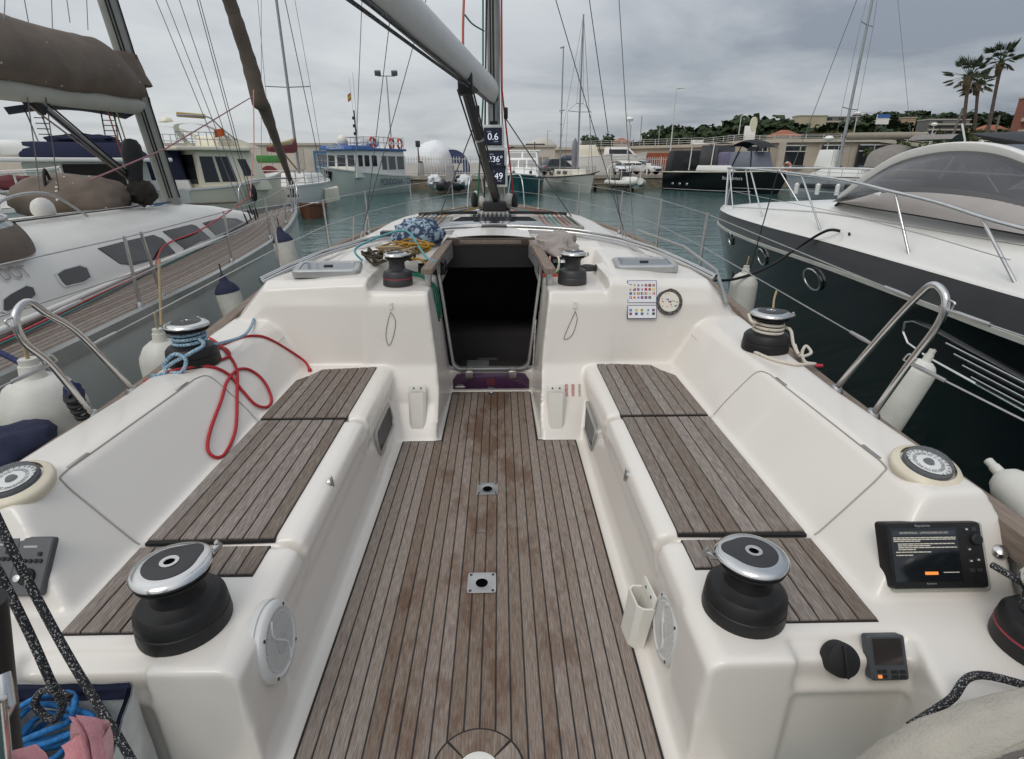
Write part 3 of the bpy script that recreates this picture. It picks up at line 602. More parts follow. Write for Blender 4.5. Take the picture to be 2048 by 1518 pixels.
# ================================================================ fittings and loose gear of the own yacht
from mathutils.bvhtree import BVHTree
def bvh_of(o):
    bm = bmesh.new(); bm.from_mesh(o.data); bm.transform(o.matrix_world); t = BVHTree.FromBMesh(bm); bm.free(); return t
BV = bvh_of(DECK)
def on(px, py, off=.0, maxd=20):
    d = _ray(px, py).normalized(); h = BV.ray_cast(EYE, d, maxd)
    if h[0] is None: return aZ(px, py, .66)
    n = h[1] if h[1].dot(d) < 0 else -h[1]
    return h[0] + n * off
def rope_on(pts, r, off=None):                      # rope lying on the moulding along sight lines; tuples with 3 numbers are free points
    out = []
    for p in pts:
        if len(p) == 2:
            q = on(p[0], p[1], off if off is not None else r * .9)
            if q is not None: out.append(q)
        else: out.append(Vector(p))
    return out
def frame_at(px, py):
    d = _ray(px, py).normalized(); h = BV.ray_cast(EYE, d, 20); n = h[1] if h[1].dot(d) < 0 else -h[1]; return h[0], n.normalized()
def axes(n, up=(0, 0, 1)):
    n = Vector(n).normalized(); r = Vector(up).cross(n).normalized(); return r, n.cross(r), n           # right, up, out
def rr2(hx, hy, r, n=6):
    o = []
    for sx, sy, a0 in ((1, 1, 0), (-1, 1, 90), (-1, -1, 180), (1, -1, 270)):
        for k in range(n + 1): a = R(a0 + 90 * k / n); o.append((sx * (hx - r) + r * math.cos(a), sy * (hy - r) + r * math.sin(a)))
    return o
def plate(c, ax, hx, hy, r, layers, n=6):           # layers: (inset, height)
    r_, u_, n_ = ax; b = MB()
    b.rings([[Vector(c) + r_ * x + u_ * y + n_ * h for x, y in rr2(hx - i, hy - i, max(.001, r - i * .8), n)] for i, h in layers]); return b
GROOVE_SHADE = M('groove_shade', (.36, .33, .29), .7)  # beige-brown line colour paints the soft shadow in the locker lid groove
for s in (-1, 1):
    g = [(1.188, 1.60, .418), (1.20, 1.60, .432), (1.30, 1.60, .565), (1.375, 1.605, .660), (1.398, 1.64, .682), (1.398, 1.8, .686), (1.398, 2.4, .686), (1.395, 2.52, .684), (1.372, 2.585, .655), (1.29, 2.60, .545), (1.20, 2.60, .432), (1.190, 2.60, .418)]
    pts = []
    for x, y, z in spline(g, 6):
        n = Vector((-.8 * s, 0, .6)); h = BV.find_nearest(Vector((s * x, y, z))); pts.append(h[0] + (h[1] * .0008))
    tube('locker_seam_shade', pts, .0032, GROOVE_SHADE, YB, 8)
    for y in (1.72, 2.40):
        q = BV.find_nearest(Vector((s * 1.402, y, .69)))[0]
        MB().box(q.x - .006, q.x + .006, y - .05, y + .05, q.z - .002, q.z + .005).build('locker_hinge', CHROMEB, YB, bevel=.002)
# compass each side
def compass(p):
    o = MB().lathe([(.100, -.02), (.106, .0), (.105, .016), (.099, .026), (.086, .032), (.082, .036)], (0, 0, 0), n=40, cap=False).build('compass', M('aged_cream', (.66, .59, .46), .4, var=.08, scale=12), YB, smooth=50)
    o.location = p; o.rotation_euler = (R(14), 0, 0); o.scale = (1.0, 1.0, .8)
    MB().lathe([(.075, .030), (.072, .048), (.060, .066), (.036, .079), (0, .083)], n=36).build('compass_dome', M('compass_dome', (.75, .78, .80), .03, var=0, alpha=.16), o, smooth=80)
    MB().lathe([(.074, .028), (.069, .055), (.0695, .029)], n=36, cap=False).build('compass_bowl', M('compass_black', (.012, .012, .016), .3), o)
    cd = MB().lathe([(.068, .034), (.050, .040), (.020, .043), (0, .043)], n=36).build('compass_card', M('card_white', (.74, .74, .72), .6, var=.02), o)
    MB().lathe([(.017, .043), (.013, .052), (0, .054)], n=16).build('card_hub', BLACK, o)
    for k in range(24):
        a = 2 * math.pi * k / 24; u = Vector((math.cos(a), math.sin(a), 0)); w = Vector((-u.y, u.x, 0)); L = .012 if k % 2 else .007
        b = MB(); b.obox(u * .058 + Vector((0, 0, .0388)), L * .5, .0011, .0006, (u, w, (0, 0, 1))); b.build('tick', BLACK, cd, smooth=0)
    for k, t in enumerate(('330', '300', '270', '240', '210', '180', '150', '120', '090', '060', '030', '0')):
        a = 2 * math.pi * k / 12 + R(60); u = Vector((math.cos(a), math.sin(a), 0)); text('numeral', t, .016, u * .040 + Vector((0, 0, .0425)), (-u.y * -1, u.x * -1, 0), u, BLACK, cd)
    tube('lubber_line', [(0, .070, .034), (0, .073, .052)], .0012, M('lubber_white', (.8, .8, .78), .4), o)
    return o
compass((1.497, 1.578, .690)); compass((-1.47, 1.538, .690))
# chartplotter on the starboard console
SCR = M('plotter_screen', (.010, .012, .014), .12, var=0, coat=.4); TXT = M('screen_text', (.45, .42, .36), .5, var=0, emit=.35); ORG = M('screen_orange', (.80, .25, .05), .5, var=0, emit=.6); TOPB = M('screen_bar', (.03, .038, .05), .3, var=0)
c, n = frame_at(1866, 1108); n = Vector((0, -1, .62)).normalized(); ax = axes(n); r_, u_, n_ = ax
c = c + n * .004
hx, hy = .148, .098
rec = plate(c + r_ * .006 - u_ * .006, ax, hx + .005, hy + .004, .012, ((0, -.03), (0, .004), (.004, .007))).build('plotter_mount', M('mount_grey_green', (.40, .40, .35), .5), YB)
PL = plate(c - r_ * .006, ax, hx, hy, .012, ((0, -.03), (0, .010), (.003, .020))).build('chartplotter', BLACK, YB)
plate(c - r_ * .040 + u_ * .002, ax, hx * .70, hy * .80, .003, ((0, .0195), (0, .0212))).build('screen', SCR, PL, smooth=0)
def sbar(x0, x1, y, h, m, z=.0222, nm='text_line'):
    b = MB(); b.obox(c - r_ * .040 + r_ * ((x0 + x1) / 2) + u_ * y + n_ * z, (x1 - x0) / 2, h / 2, .0004, ax); return b.build(nm, m, PL, smooth=0)
sbar(-.098, .098, .066, .014, TOPB, .0218, 'title_bar')
text('title_text', 'ADVERTENCIA - LIMITACIONES DE USO', .0085, c - r_ * .040 + u_ * .066 + n_ * .0228, r_, u_, TXT, PL)
rl = random.Random(3)
for k, (x0, x1, y) in enumerate(((-.096, .097, .052), (-.096, .096, .047), (-.096, -.01, .042), (-.084, .095, .034), (-.084, .02, .0285), (-.084, .097, .023), (-.084, -.03, .0175), (-.093, .02, .010), (-.093, -.042, .001))):
    x = x0
    while x < x1 - .004:
        w = rl.uniform(.006, .018); e = min(x + w, x1); sbar(x, e, y, .0028, TXT); x = e + .0018
sbar(-.012, .028, -.052, .009, ORG, .0222, 'orange_button'); sbar(.045, .093, -.050, .002, TXT)
text('maker_name', 'Raymarine', .011, c - r_ * .040 + u_ * .087 + n_ * .0208, r_, u_, M('print_grey', (.35, .35, .35), .5), PL)
text('maker_name', 'Raymarine', .007, c - r_ * .035 - u_ * .082 + n_ * .0208, r_, u_, MATS['print_grey'], PL)
MB().lathe([(.017, .018), (.017, .030), (.013, .033), (0, .033)], c + r_ * .118 + u_ * .045, n_, 20).build('rotary_knob', BLACKR, PL)
for k, (dx, dy) in enumerate(((.095, .075), (.118, .075), (.095, .016), (.095, -.018), (.118, -.015), (.095, -.045), (.118, -.045))):
    plate(c + r_ * dx + u_ * dy, ax, .0085, .006, .003, ((0, .018), (.001, .0225))).build('key_button', M('key_black', (.03, .03, .032), .5), PL)
    if k in (0, 2, 3, 4): plate(c + r_ * dx + u_ * dy, ax, .003, .002, .001, ((0, .0222), (0, .0230))).build('key_print', M('print_white', (.6, .6, .6), .5), PL, smooth=0)
MB().lathe([(.0, .0), (.024, 0), (.022, .012), (.012, .02), (0, .022)], on(1998, 1104, 0), (0, -.3, 1), 16).build('deck_eye', CHROME, YB)
# key panel: cover cap, autopilot display (starboard), engine panels (port)
n2 = Vector((0, -1, .62)).normalized(); ax2 = axes(n2); c2 = on(1676, 1316, 0)
MB().lathe([(.046, -.01), (.046, .020), (.043, .030), (.030, .034), (0, .034)], c2, n2, 32).build('key_cover', BLACKR, YB, smooth=50)
b = MB(); b.obox(c2 + n2 * .036, .004, .042, .006, ax2); b.build('cover_grip', BLACKR, YB, bevel=.003)
c3 = on(1768, 1312, .001)
AP = plate(c3, ax2, .052, .058, .008, ((0, -.01), (0, .014), (.004, .018))).build('autopilot_display', M('slate_plastic', (.055, .060, .068), .5), YB)
plate(c3 + ax2[1] * .016, ax2, .040, .034, .003, ((0, .0175), (0, .0190))).build('screen', M('lcd_off', (.035, .030, .030), .15, var=0), AP, smooth=0)
for k, (dx, dy, w) in enumerate(((-.030, -.034, .006), (-.016, -.034, .006), (-.030, -.047, .006), (-.016, -.047, .006), (.012, -.036, .010), (.034, -.036, .009), (.012, -.049, .010), (.034, -.049, .009))):
    plate(c3 + ax2[0] * dx + ax2[1] * dy, ax2, w, .0048, .002, ((0, .017), (.001, .0205))).build('key_button', ORG if k == 2 else BLACKR, AP)
for px, py, w in ((66, 1132, .052), (2, 1128, .062)):
    cc_ = on(px, py, .0)
    if cc_ is None: cc_ = Vector((-1.45, 1.33, .52))
    axl = axes(Vector((0, -1, .85)).normalized())
    EP = plate(cc_, axl, .050, .084, .010, ((0, -.01), (0, .008), (.004, .012))).build('engine_panel', M('panel_grey', (.085, .085, .090), .5), YB)
    MB().lathe([(.024, .01), (.024, .018), (.018, .026), (0, .027)], cc_ - axl[1] * .030, axl[2], 20).build('start_knob', BLACKR, EP)
    MB().lathe([(.010, .02), (.010, .03), (0, .031)], cc_ - axl[1] * .034 - axl[0] * .016, axl[2], 12).build('ignition_key', CHROME, EP)
    for dx, dy in ((.022, .034), (-.018, .014), (-.002, .014), (.014, .014), (.028, .014)): MB().lathe([(.0065, .01), (.006, .0165), (0, .017)], cc_ + axl[0] * dx + axl[1] * dy, axl[2], 12).build('push_button', BLACKR, EP)
    plate(cc_ - axl[0] * .012 + axl[1] * .055, axl, .020, .003, .001, ((0, .0115), (0, .0125))).build('label_strip', MATS['print_grey'], EP, smooth=0)
# loudspeakers in the bench sides
SPK = M('speaker_white', (.62, .615, .60), .45, var=.03)
for s, px, py in ((1, 1338, 1256), (-1, 549, 1282)):
    c, n = frame_at(px, py); n = Vector((-s, 0, .12)).normalized(); ax = axes(n); c = c + n * .005
    S = MB().lathe([(.124, -.03), (.124, -.01), (.118, -.01), (.118, .006), (.112, .013), (.098, .016), (.092, .011), (.086, .010), (0, .010)], c, n, 44).build('loudspeaker', SPK, YB, smooth=40)
    for k in range(-11, 12):
        d = k * .0074; L = math.sqrt(max(0, .086 ** 2 - d * d))
        if L < .01: continue
        b = MB(); b.obox(c + ax[0] * d + n * .0115, .0022, L, .003, (ax[0], ax[1], n)); b.build('grille_slat', SPK, S, smooth=0)
    MB().lathe([(.088, .0102), (.0, .0104)], c, n, 40, cap=False).build('grille_backing', M('grille_mesh', (.55, .55, .54), .7), S)
    MB().lathe([(.028, .010), (.028, .017), (.0, .018)], c - ax[1] * .01, n, 24).build('tweeter', M('tweeter_grey', (.45, .45, .45), .6), S)
    b = MB(); b.tube([c + n * .015 + ax[1] * t - ax[0] * (.03 * math.sin(t * 30)) for t in [-.088 + .011 * q for q in range(17)]], .0055, 6); b.build('grille_rib', SPK, S)
    for k in range(4):
        a = R(45 + 90 * k); MB().lathe([(.006, .012), (.005, .0165), (0, .017)], c + (ax[0] * math.cos(a) + ax[1] * math.sin(a)) * .104, n, 10).build('screw', GUN, S)
# winch-handle pockets
def pocket(c, ax, w, h, d):
    r_, u_, n_ = ax; b = MB(); k = .62; q = w
    def ring(z, sx, dep0, dep1): return [c + r_ * (x * sx) + u_ * z + n_ * y for x, y in ((-w, 0), (w, 0), (w, dep1 * .7), (w * .7, dep1), (-w * .7, dep1), (-w, dep1 * .7))]
    b.rings([ring(-h, .86, 0, d * .80), ring(h * .7, .96, 0, d), ring(h, 1.0, 0, d * 1.05), [c + r_ * (x * .86) + u_ * h + n_ * (.006 + y * .84) for x, y in ((-w, 0), (w, 0), (w, d * .7), (w * .7, d), (-w * .7, d), (-w, d * .7))], [c + r_ * (x * .80) + u_ * (-h * .7) + n_ * (.006 + y * .7) for x, y in ((-w, 0), (w, 0), (w, d * .7), (w * .7, d), (-w * .7, d), (-w, d * .7))]])
    P_ = b.build('handle_pocket', WPLASTIC, YB, smooth=30)
    b = MB(); b.obox(c + u_ * (h + .022) + n_ * .004, w * .95, .026, .004, ax); b.build('pocket_back_plate', WPLASTIC, P_, bevel=.003)
    for sx in (-.4, .4): MB().lathe([(.007, .004), (.006, .009), (0, .0095)], c + r_ * (w * sx) + u_ * (h + .024), n_, 10).build('screw', GUN, P_)
    return P_
for px, py in ((836, 822), (1112, 822)):
    c, n = frame_at(px, py); n = Vector((0, -1, .30)).normalized(); pocket(c, axes(n), .058, .125, .045)
c, n = frame_at(1278, 1272); n = Vector((-1, -.1, .14)).normalized(); pocket(c + n * .004, axes(n), .064, .185, .060)
# bench windows, locker latches, drain slots
for s, px, py in ((1, 1180, 850), (-1, 767, 857)):
    c, n = frame_at(px, py); n = Vector((-s, 0, .14)).normalized(); ax = axes(n)
    ww = .225; hh = .085
    o = MB(); sk = .03
    prof = [(c + ax[0] * x + ax[1] * (y + sk * x / ww * -s * 0)) for x, y in rr2(ww, hh, .05)]
    w_ = plate(c, ax, ww, hh, .055, ((0, -.01), (0, .010), (.006, .015), (.022, .015), (.024, .008))).build('bench_window', ALU, YB)
    plate(c, ax, ww - .023, hh - .023, .035, ((0, .006), (0, .0095))).build('pane', GLASSP, w_, smooth=0)
for s, px, py in ((1, 1255, 950), (-1, 660, 965)):
    c, n = frame_at(px, py); n = Vector((-s, 0, .1)).normalized(); ax = axes(n)
    L_ = MB().lathe([(.020, -.004), (.020, .005), (.014, .010), (0, .010)], c, n, 20).build('locker_latch', CHROME, YB)
    plate(c, ax, .007, .030, .004, ((0, .006), (.001, .013))).build('latch_lever', CHROMEB, L_)
# bulkhead clips with wire loops, hooks, net bag, decals
for px, py, e in ((782, 612, ((-6, 30), (-10, 60), (-4, 79), (5, 60), (9, 30))), (1150, 610, ((4, 30), (-6, 60), (-22, 68), (-14, 45), (-5, 25)))):
    c, n = frame_at(px, py); ax = axes(Vector((0, -1, .12)).normalized())
    C_ = plate(c, ax, .012, .022, .005, ((0, -.003), (.002, .012))).build('clip', WPLASTIC, YB)
    pts = [on(px, py + 12, .012)] + [on(px + a, py + b_, .004) for a, b_ in e] + [on(px, py + 12, .012)]
    tube('wire_loop', spline(pts, 6), .0016, WIRED, C_, 6)
    MB().lathe([(.003, .0115), (0, .0135)], c + ax[1] * .008, ax[2], 8).build('screw', GUN, C_)
for k in range(3):
    p0 = on(1133 + k * 14 - k, 783, .0015); n = Vector((0, -1, .45)).normalized(); ax = axes(n)
    plate(p0, ax, .010 if k < 2 else .007, .048, .002, ((0, -.001), (0, .001))).build('faded_sticker', M('sticker_pink', (.50, .28, .26), .6, var=.3, scale=60) if k < 2 else M('sticker_beige', (.45, .38, .33), .6, var=.3, scale=60), YB, smooth=0)
nb = MB(); A, B_ = on(1072, 640, .012), on(1070, 735, .012)
if A and B_:
    for k in range(6): nb.tube([A.lerp(B_, k / 6), A.lerp(B_, min(1, k / 6 + .34)) + Vector((-.01, -.06, 0))], .003, 5)
    for k in range(6): nb.tube([A.lerp(B_, k / 6) + Vector((-.01, -.06, 0)), A.lerp(B_, min(1, k / 6 + .34))], .003, 5)
    nb.build('net_pocket', WPLASTIC, YB)
def decal(px0, py0, px1, py1, hx, hy):
    c, n = frame_at((px0 + px1) / 2, (py0 + py1) / 2); n = Vector((0, n.y, n.z)).normalized(); return c, axes(n)
# signal-flag card
cs, axs = decal(1254, 566, 1314, 628, 0, 0)
DW = M('decal_white', (.72, .72, .74), .35, var=.02); DB = M('decal_navy', (.05, .06, .18), .4)
FC = [(.5, .05, .10), (.04, .07, .22), (.65, .50, .05), (.03, .03, .04), (.55, .16, .05), (.10, .25, .45), (.60, .60, .62)]
FM = [M('flag_colour_%d' % i, f, .5, var=.02) for i, f in enumerate(FC)]
rf = random.Random(11)
for (oy, hy, rows_, cols_) in ((.042, .072, 4, 7), (-.082, .043, 2, 5)):
    o = cs + axs[1] * (oy * 1.05)
    F = plate(o, axs, .094, hy, .002, ((0, -.02), (0, .0022))).build('flag_card', DB, YB, smooth=0)
    plate(o, axs, .0905, hy - .0035, .002, ((0, .002), (0, .0030))).build('card_face', DW, F, smooth=0)
    for i in range(rows_):
        for j in range(cols_):
            if i == 3 and j == 6: continue
            x = -.074 + j * (.148 / (cols_ - 1)); y = hy - .030 - i * ((2 * hy - .040) / rows_) - .002
            q = o + axs[0] * x + axs[1] * y
            plate(q, axs, .0085, .0085, .001, ((0, .0028), (0, .0036))).build('flag_print', rf.choice(FM), F, smooth=0)
            plate(q + axs[0] * rf.uniform(-.003, .003), axs, .004, .0055, .001, ((0, .0034), (0, .0042))).build('flag_print', rf.choice(FM), F, smooth=0)
cr_, axr = decal(1311, 573, 1366, 634, 0, 0)
D_ = MB().lathe([(.086, -.02), (.086, .002), (.064, .0028), (.064, .0015)], cr_, axr[2], 48, cap=False).build('round_decal', M('decal_ring', (.03, .022, .020), .4, var=0, col2=(.16, .14, .12), scale=110, thr=(.5, .6)), YB, smooth=40)
MB().lathe([(.065, -.01), (.065, .0022), (0, .0024)], cr_, axr[2], 40).build('decal_face', M('decal_cream', (.68, .64, .56), .4, var=.03), D_)
for k in range(26):
    a = rf.uniform(0, 6.28); q = .055 * math.sqrt(rf.random())
    plate(cr_ + axr[0] * (q * math.cos(a)) + axr[1] * (q * math.sin(a)), axr, rf.uniform(.002, .007), rf.uniform(.002, .006), .001, ((0, .002), (0, .0034))).build('decal_print', rf.choice(FM + [M('flag_green', (.03, .25, .13), .5)]), D_, smooth=0)
# ---------------------------------------------------------------- ropes
def rope(name, pts, r, mat, label, cat='rope', n=8, k=8, group=None):
    o = tube(name, spline(pts, k), r, mat, None, n); return tag(o, label, cat, group)
def coil(c, r0, turns, z0, dz, n=18, a0=0, wob=.0):
    return [(c[0] + (r0 + wob * math.sin(i * 1.7)) * math.cos(a0 + 2 * math.pi * i / n), c[1] + (r0 + wob * math.sin(i * 1.7)) * math.sin(a0 + 2 * math.pi * i / n), z0 + dz * i / n) for i in range(int(turns * n) + 1)]
c = WL2.location
lift = .012
red = [(410, 706), (440, 694), (468, 682), (506, 673), (537, 679), (582, 705), (610, 723), (620, 742)]
rope('red_rope', rope_on([(345, 700), (372, 712), (402, 720), (438, 722), (458, 712), (452, 700), (436, 698)] + red[1:], .0075), .0075, RED, 'red rope running from the port coaming winch to the corner of the teak seat')
MB().ball(on(620, 743, .01), .014, 12).build('rope_knot', RED, bpy.data.objects['red_rope'])
rope('red_rope_loop', rope_on([(404, 671), (427, 683), (452, 706), (471, 740), (472, 791), (469, 860), (452, 908), (430, 917), (413, 900), (419, 860), (440, 803), (452, 765), (472, 742), (497, 741), (525, 763), (541, 798), (533, 816), (508, 810), (482, 782), (458, 753), (430, 738), (398, 736), (340, 746), (288, 764)], .0075, .0085), .0075, RED, 'red rope hanging in two loops over the white port backrest')
cw = Vector(c)
bl = coil((cw.x, cw.y), .074, 3.3, cw.z + .105, .024, a0=1.0) + [(cw.x + .10, cw.y - .06, cw.z + .13), (cw.x + .07, cw.y - .13, cw.z + .10), (cw.x - .02, cw.y - .15, cw.z + .055), (cw.x - .06, cw.y - .16, cw.z + .02), (cw.x + .02, cw.y - .17, cw.z + .012), (cw.x + .05, cw.y - .155, cw.z + .07), (cw.x - .0, cw.y - .150, cw.z + .10), (cw.x - .06, cw.y - .155, cw.z + .05), (cw.x - .05, cw.y - .18, cw.z + .012), (cw.x - .10, cw.y - .22, cw.z + .010)]
rope('blue_sheet', bl, .0095, ROPE_BL, 'pale blue flecked rope wrapped round the port coaming winch', k=4)
rope('blue_sheet_lead', [(cw.x + .10, cw.y + .02, cw.z + .09), (cw.x + .12, cw.y + .35, cw.z + .05), (cw.x - .05, cw.y + .9, cw.z + .03)], .0085, ROPE_BL, 'pale blue rope leading forward from the port coaming winch')
c = WR2.location; cw = Vector(c)
wh = [(cw.x - .10, cw.y + .04, cw.z + .186), (cw.x - .11, cw.y - .03, cw.z + .165)] + coil((cw.x, cw.y), .073, 2.6, cw.z + .155, -.022, a0=R(200)) + [(cw.x + .09, cw.y - .05, cw.z + .13), (cw.x + .10, cw.y - .10, cw.z + .06), (cw.x + .11, cw.y - .15, cw.z + .02)]
rope('white_sheet', wh, .0088, ROPE_W, 'white flecked rope wound round the starboard coaming winch', k=4)
tail = [(1590, 690), (1600, 712), (1622, 706), (1612, 692), (1604, 706), (1610, 724), (1630, 728), (1600, 732), (1570, 728), (1540, 720), (1508, 706), (1490, 694), (1484, 684)]
rope('white_sheet_tail', rope_on(tail, .0088), .0088, ROPE_W, 'white flecked rope tail lying on the coaming beside the starboard winch')
q = on(1634, 731, .012)
if q: MB().tube([q + Vector((-.01, .0, 0)), q + Vector((.02, -.02, .006))], [.010, .008], 8).build('red_whipping', M('whip_red', (.45, .02, .05), .6), bpy.data.objects['white_sheet_tail'])
c = Vector(WE.location)
rope('black_sheet_coil', coil((c.x, c.y), .070, 3.4, c.z + .10, .020, a0=R(200)) , .010, ROPE_BW, 'black and white rope wrapped round the winch at the right edge', k=3)
rope('black_sheet_tail', [aY(1985, 1130, 1.25), c + Vector((-.05, -.02, .17)), c + Vector((-.09, -.10, .13)), c + Vector((-.075, -.17, .03)), aY(1960, 1350, .98), aY(1900, 1400, .93), aY(1820, 1452, .88)], .010, ROPE_BW, 'black and white rope leading from the right edge winch towards the wheel cover')
# port mainsheet tails
rope('black_rope_tail', [aY(-30, 985, 1.05), aY(5, 1060, 1.03), aY(60, 1170, 1.0), aY(130, 1300, .96), aY(190, 1400, .92), aY(240, 1480, .88), aY(285, 1560, .84)], .0092, ROPE_BW, 'black and white braided rope crossing the engine panel and the canvas bag')
rope('black_rope_end', [aY(-30, 1100, .98), aY(8, 1165, .97), aY(60, 1270, .95), aY(100, 1360, .93), aY(125, 1410, .95), aY(105, 1440, .98), aY(70, 1410, 1.0), aY(90, 1380, 1.0), aY(140, 1395, .98)], .0092, ROPE_BW, 'black and white rope dropping into the canvas bag')
# ---------------------------------------------------------------- canvas bag with blue rope
BAG = thing('rope_bag', 'white canvas rope bag with navy trim hanging at lower left', 'bag', (-1.0, 1.0, 0))
BAG.location = (0, 0, 0)
CANV = M('canvas_white', (.55, .56, .55), .9, var=.10, scale=12, bump=.3, bscale=120)
xl, xr, yb, yf, zt = -1.20, -.895, 1.060, .84, .392
def bagpanel(a, b_, c_, d_, name, mat, th=.004, par=BAG, wob=.006):
    a, b_, c_, d_ = map(Vector, (a, b_, c_, d_)); m = MB()
    nn = (b_ - a).cross(d_ - a).normalized()
    def f(u, v, o=0): return a.lerp(b_, u).lerp(d_.lerp(c_, u), v) + nn * (wob * mnoise.noise((u * 3 + a.x * 9, v * 3 + a.y * 7, 2)) + o)
    m.grid(lambda u, v: f(u, v, 0), 10, 10); m.grid(lambda u, v: f(u, v, th), 10, 10)
    return m.build(name, mat, par, smooth=60)
bagpanel((xl, yb, zt), (xr, yb, zt), (xr, yb - .0, -.0), (xl, yb, -.0), 'back_panel', CANV)
bagpanel((xl, yb - .007, zt + .002), (xr, yb - .007, zt + .002), (xr, yb - .007, zt - .05), (xl, yb - .007, zt - .05), 'back_trim', NAVY)
bagpanel((xr, yb, zt - .01), (xr + .03, yf, zt - .12), (xr + .06, yf, -.05), (xr, yb, -.05), 'side_panel', CANV, wob=.012)
bagpanel((xr - .006, yb, zt - .005), (xr + .024, yf, zt - .10), (xr + .020, yf, zt - .155), (xr - .006, yb - .02, zt - .08), 'side_trim', NAVY)
bagpanel((xl, yb, zt - .0), (xl - .01, yf, zt - .08), (xl - .01, yf, -.05), (xl, yb, -.05), 'side_panel', CANV)
bagpanel((xl + .006, yb, zt), (xl - .004, yf, zt - .08), (xl - .004, yf, zt - .13), (xl + .006, yb, zt - .05), 'side_trim', NAVY)
bagpanel((xl - .01, yf, zt - .13), (xr + .04, yf, zt - .15), (xr + .06, yf, -.05), (xl - .01, yf, -.05), 'front_panel', CANV)
bagpanel((xl, yb, .06), (xr, yb, .06), (xr, yf, .06), (xl, yf, .06), 'base_panel', NAVY)
rb = random.Random(5); pts = []
for i in range(46):
    a = i * 1.05; q = .05 + .055 * rb.random(); pts.append((-1.06 + q * 1.15 * math.cos(a), .97 + q * .8 * math.sin(a), .20 + .0038 * i + .03 * rb.random()))
rope('blue_rope_bundle', pts, .0075, ROPE_B, 'tangle of bright blue rope inside the canvas bag', k=5)
# ---------------------------------------------------------------- pink towel, wheel covers
TW = M('pink_towel', (.62, .28, .30), .95, var=.18, scale=18, bump=.35, bscale=220)
def towel(name, pa, pb, pc, pd, mat, amp=.02, sd=1, par=None):
    pa, pb, pc, pd = map(Vector, (pa, pb, pc, pd)); m = MB(); nn = (pb - pa).cross(pd - pa).normalized()
    for o in (0, .009): m.grid(lambda u, v: pa.lerp(pb, u).lerp(pd.lerp(pc, u), v) + nn * (amp * mnoise.noise((u * 2.2 + sd, v * 2.2, sd)) + .035 * math.sin(math.pi * u) + o), 18, 18)
    return m.build(name, mat, par, smooth=80)
TWL = thing('pink_towel', 'pink towelling cloth draped over the wheel at the bottom left corner', 'towel')
towel('towel_fold', aY(122, 1492, .60), aY(138, 1432, .62), aY(190, 1570, .55), aY(122, 1580, .55), TW, .010, 2, TWL)
towel('towel_drape', aY(24, 1494, .57), aY(78, 1486, .62), aY(120, 1590, .55), aY(10, 1590, .52), TW, .012, 4, TWL)
towel('towel_fold', aY(142, 1446, .63), aY(180, 1500, .60), aY(204, 1590, .56), aY(150, 1590, .58), M('pink_towel_pale', (.68, .38, .38), .95, var=.18, scale=18, bump=.35, bscale=220), .008, 7, TWL)
WHL = thing('steering_wheel', 'port steering wheel rim and spoke at the bottom left edge', 'wheel')
cx, cy, cz, wr = -1.08, .60, .30, .40
tube('rim', [(cx + wr * math.cos(t), cy + .03 * math.sin(t), cz + wr * math.sin(t)) for t in [2 * math.pi * k / 48 for k in range(49)]], .016, BLACKR, WHL, 10)
tube('spoke', [(cx, cy, cz), aY(20, 1400, .58), aY(5, 1350, .6)], .010, CHROME, WHL, 10)
tube('pedestal_guard', [aY(-30, 1200, .66), aY(-6, 1400, .66), aY(12, 1560, .66)], .026, BLACK, WHL, 12)
tube('guard_tube', [aY(-8, 1400, .57), aY(8, 1560, .55)], .012, CHROME, WHL, 12)
# starboard wheel in its canvas cover
WC_ = thing('wheel_cover', 'beige canvas cover over the starboard wheel at the lower right corner', 'wheel cover')
BEI = M('canvas_beige', (.40, .37, .32), .9, var=.10, scale=8, bump=.4, bscale=150); BRN = M('canvas_taupe', (.20, .17, .155), .9, var=.12, scale=8, bump=.4, bscale=150)
cx, cz, cy = 1.225, .205, .735; wr = .455
rs = []
for k in range(33):
    t = math.pi * (.02 + .96 * k / 32) ; u = Vector((math.cos(t), 0, math.sin(t)))
    ring = []
    for j in range(13):
        a = math.pi * (j / 12) - math.pi / 2
        wv = 1 + .025 * mnoise.noise((k * .55, j * .4, 3)) + .02 * mnoise.noise((k * 1.7, j * .7, 9))
        ring.append(Vector((cx, cy, cz)) + u * ((wr + .036 * math.cos(a)) * wv) + Vector((0, .052 * math.sin(a), 0)))
    rs.append(ring)
MB().rings(rs, closed=False).build('cover_rim', BEI, WC_, smooth=80)
for yy, nm in ((cy - .051, 'cover_face'), (cy + .051, 'cover_back')):
    m = MB(); m.grid(lambda u, v: (cx + (wr + .002) * (1 - v * .98) * math.cos(math.pi * (.02 + .96 * u)), yy + (.012 * mnoise.noise((u * 6, v * 3, 1)) - .02 * math.sin(math.pi * v)) * (1 if yy < cy else -1), cz + (wr + .002) * (1 - v * .98) * math.sin(math.pi * (.02 + .96 * u))), 40, 8); m.build(nm, BRN, WC_, smooth=80)
for k in range(90):
    t = math.pi * (.05 + .9 * k / 90); t2 = t + .018; r_ = wr - .012
    MB().tube([(cx + r_ * math.cos(t), cy - .058, cz + r_ * math.sin(t)), (cx + r_ * math.cos(t2), cy - .058, cz + r_ * math.sin(t2))], .0012, 4).build('stitch', CANV, WC_, smooth=0)
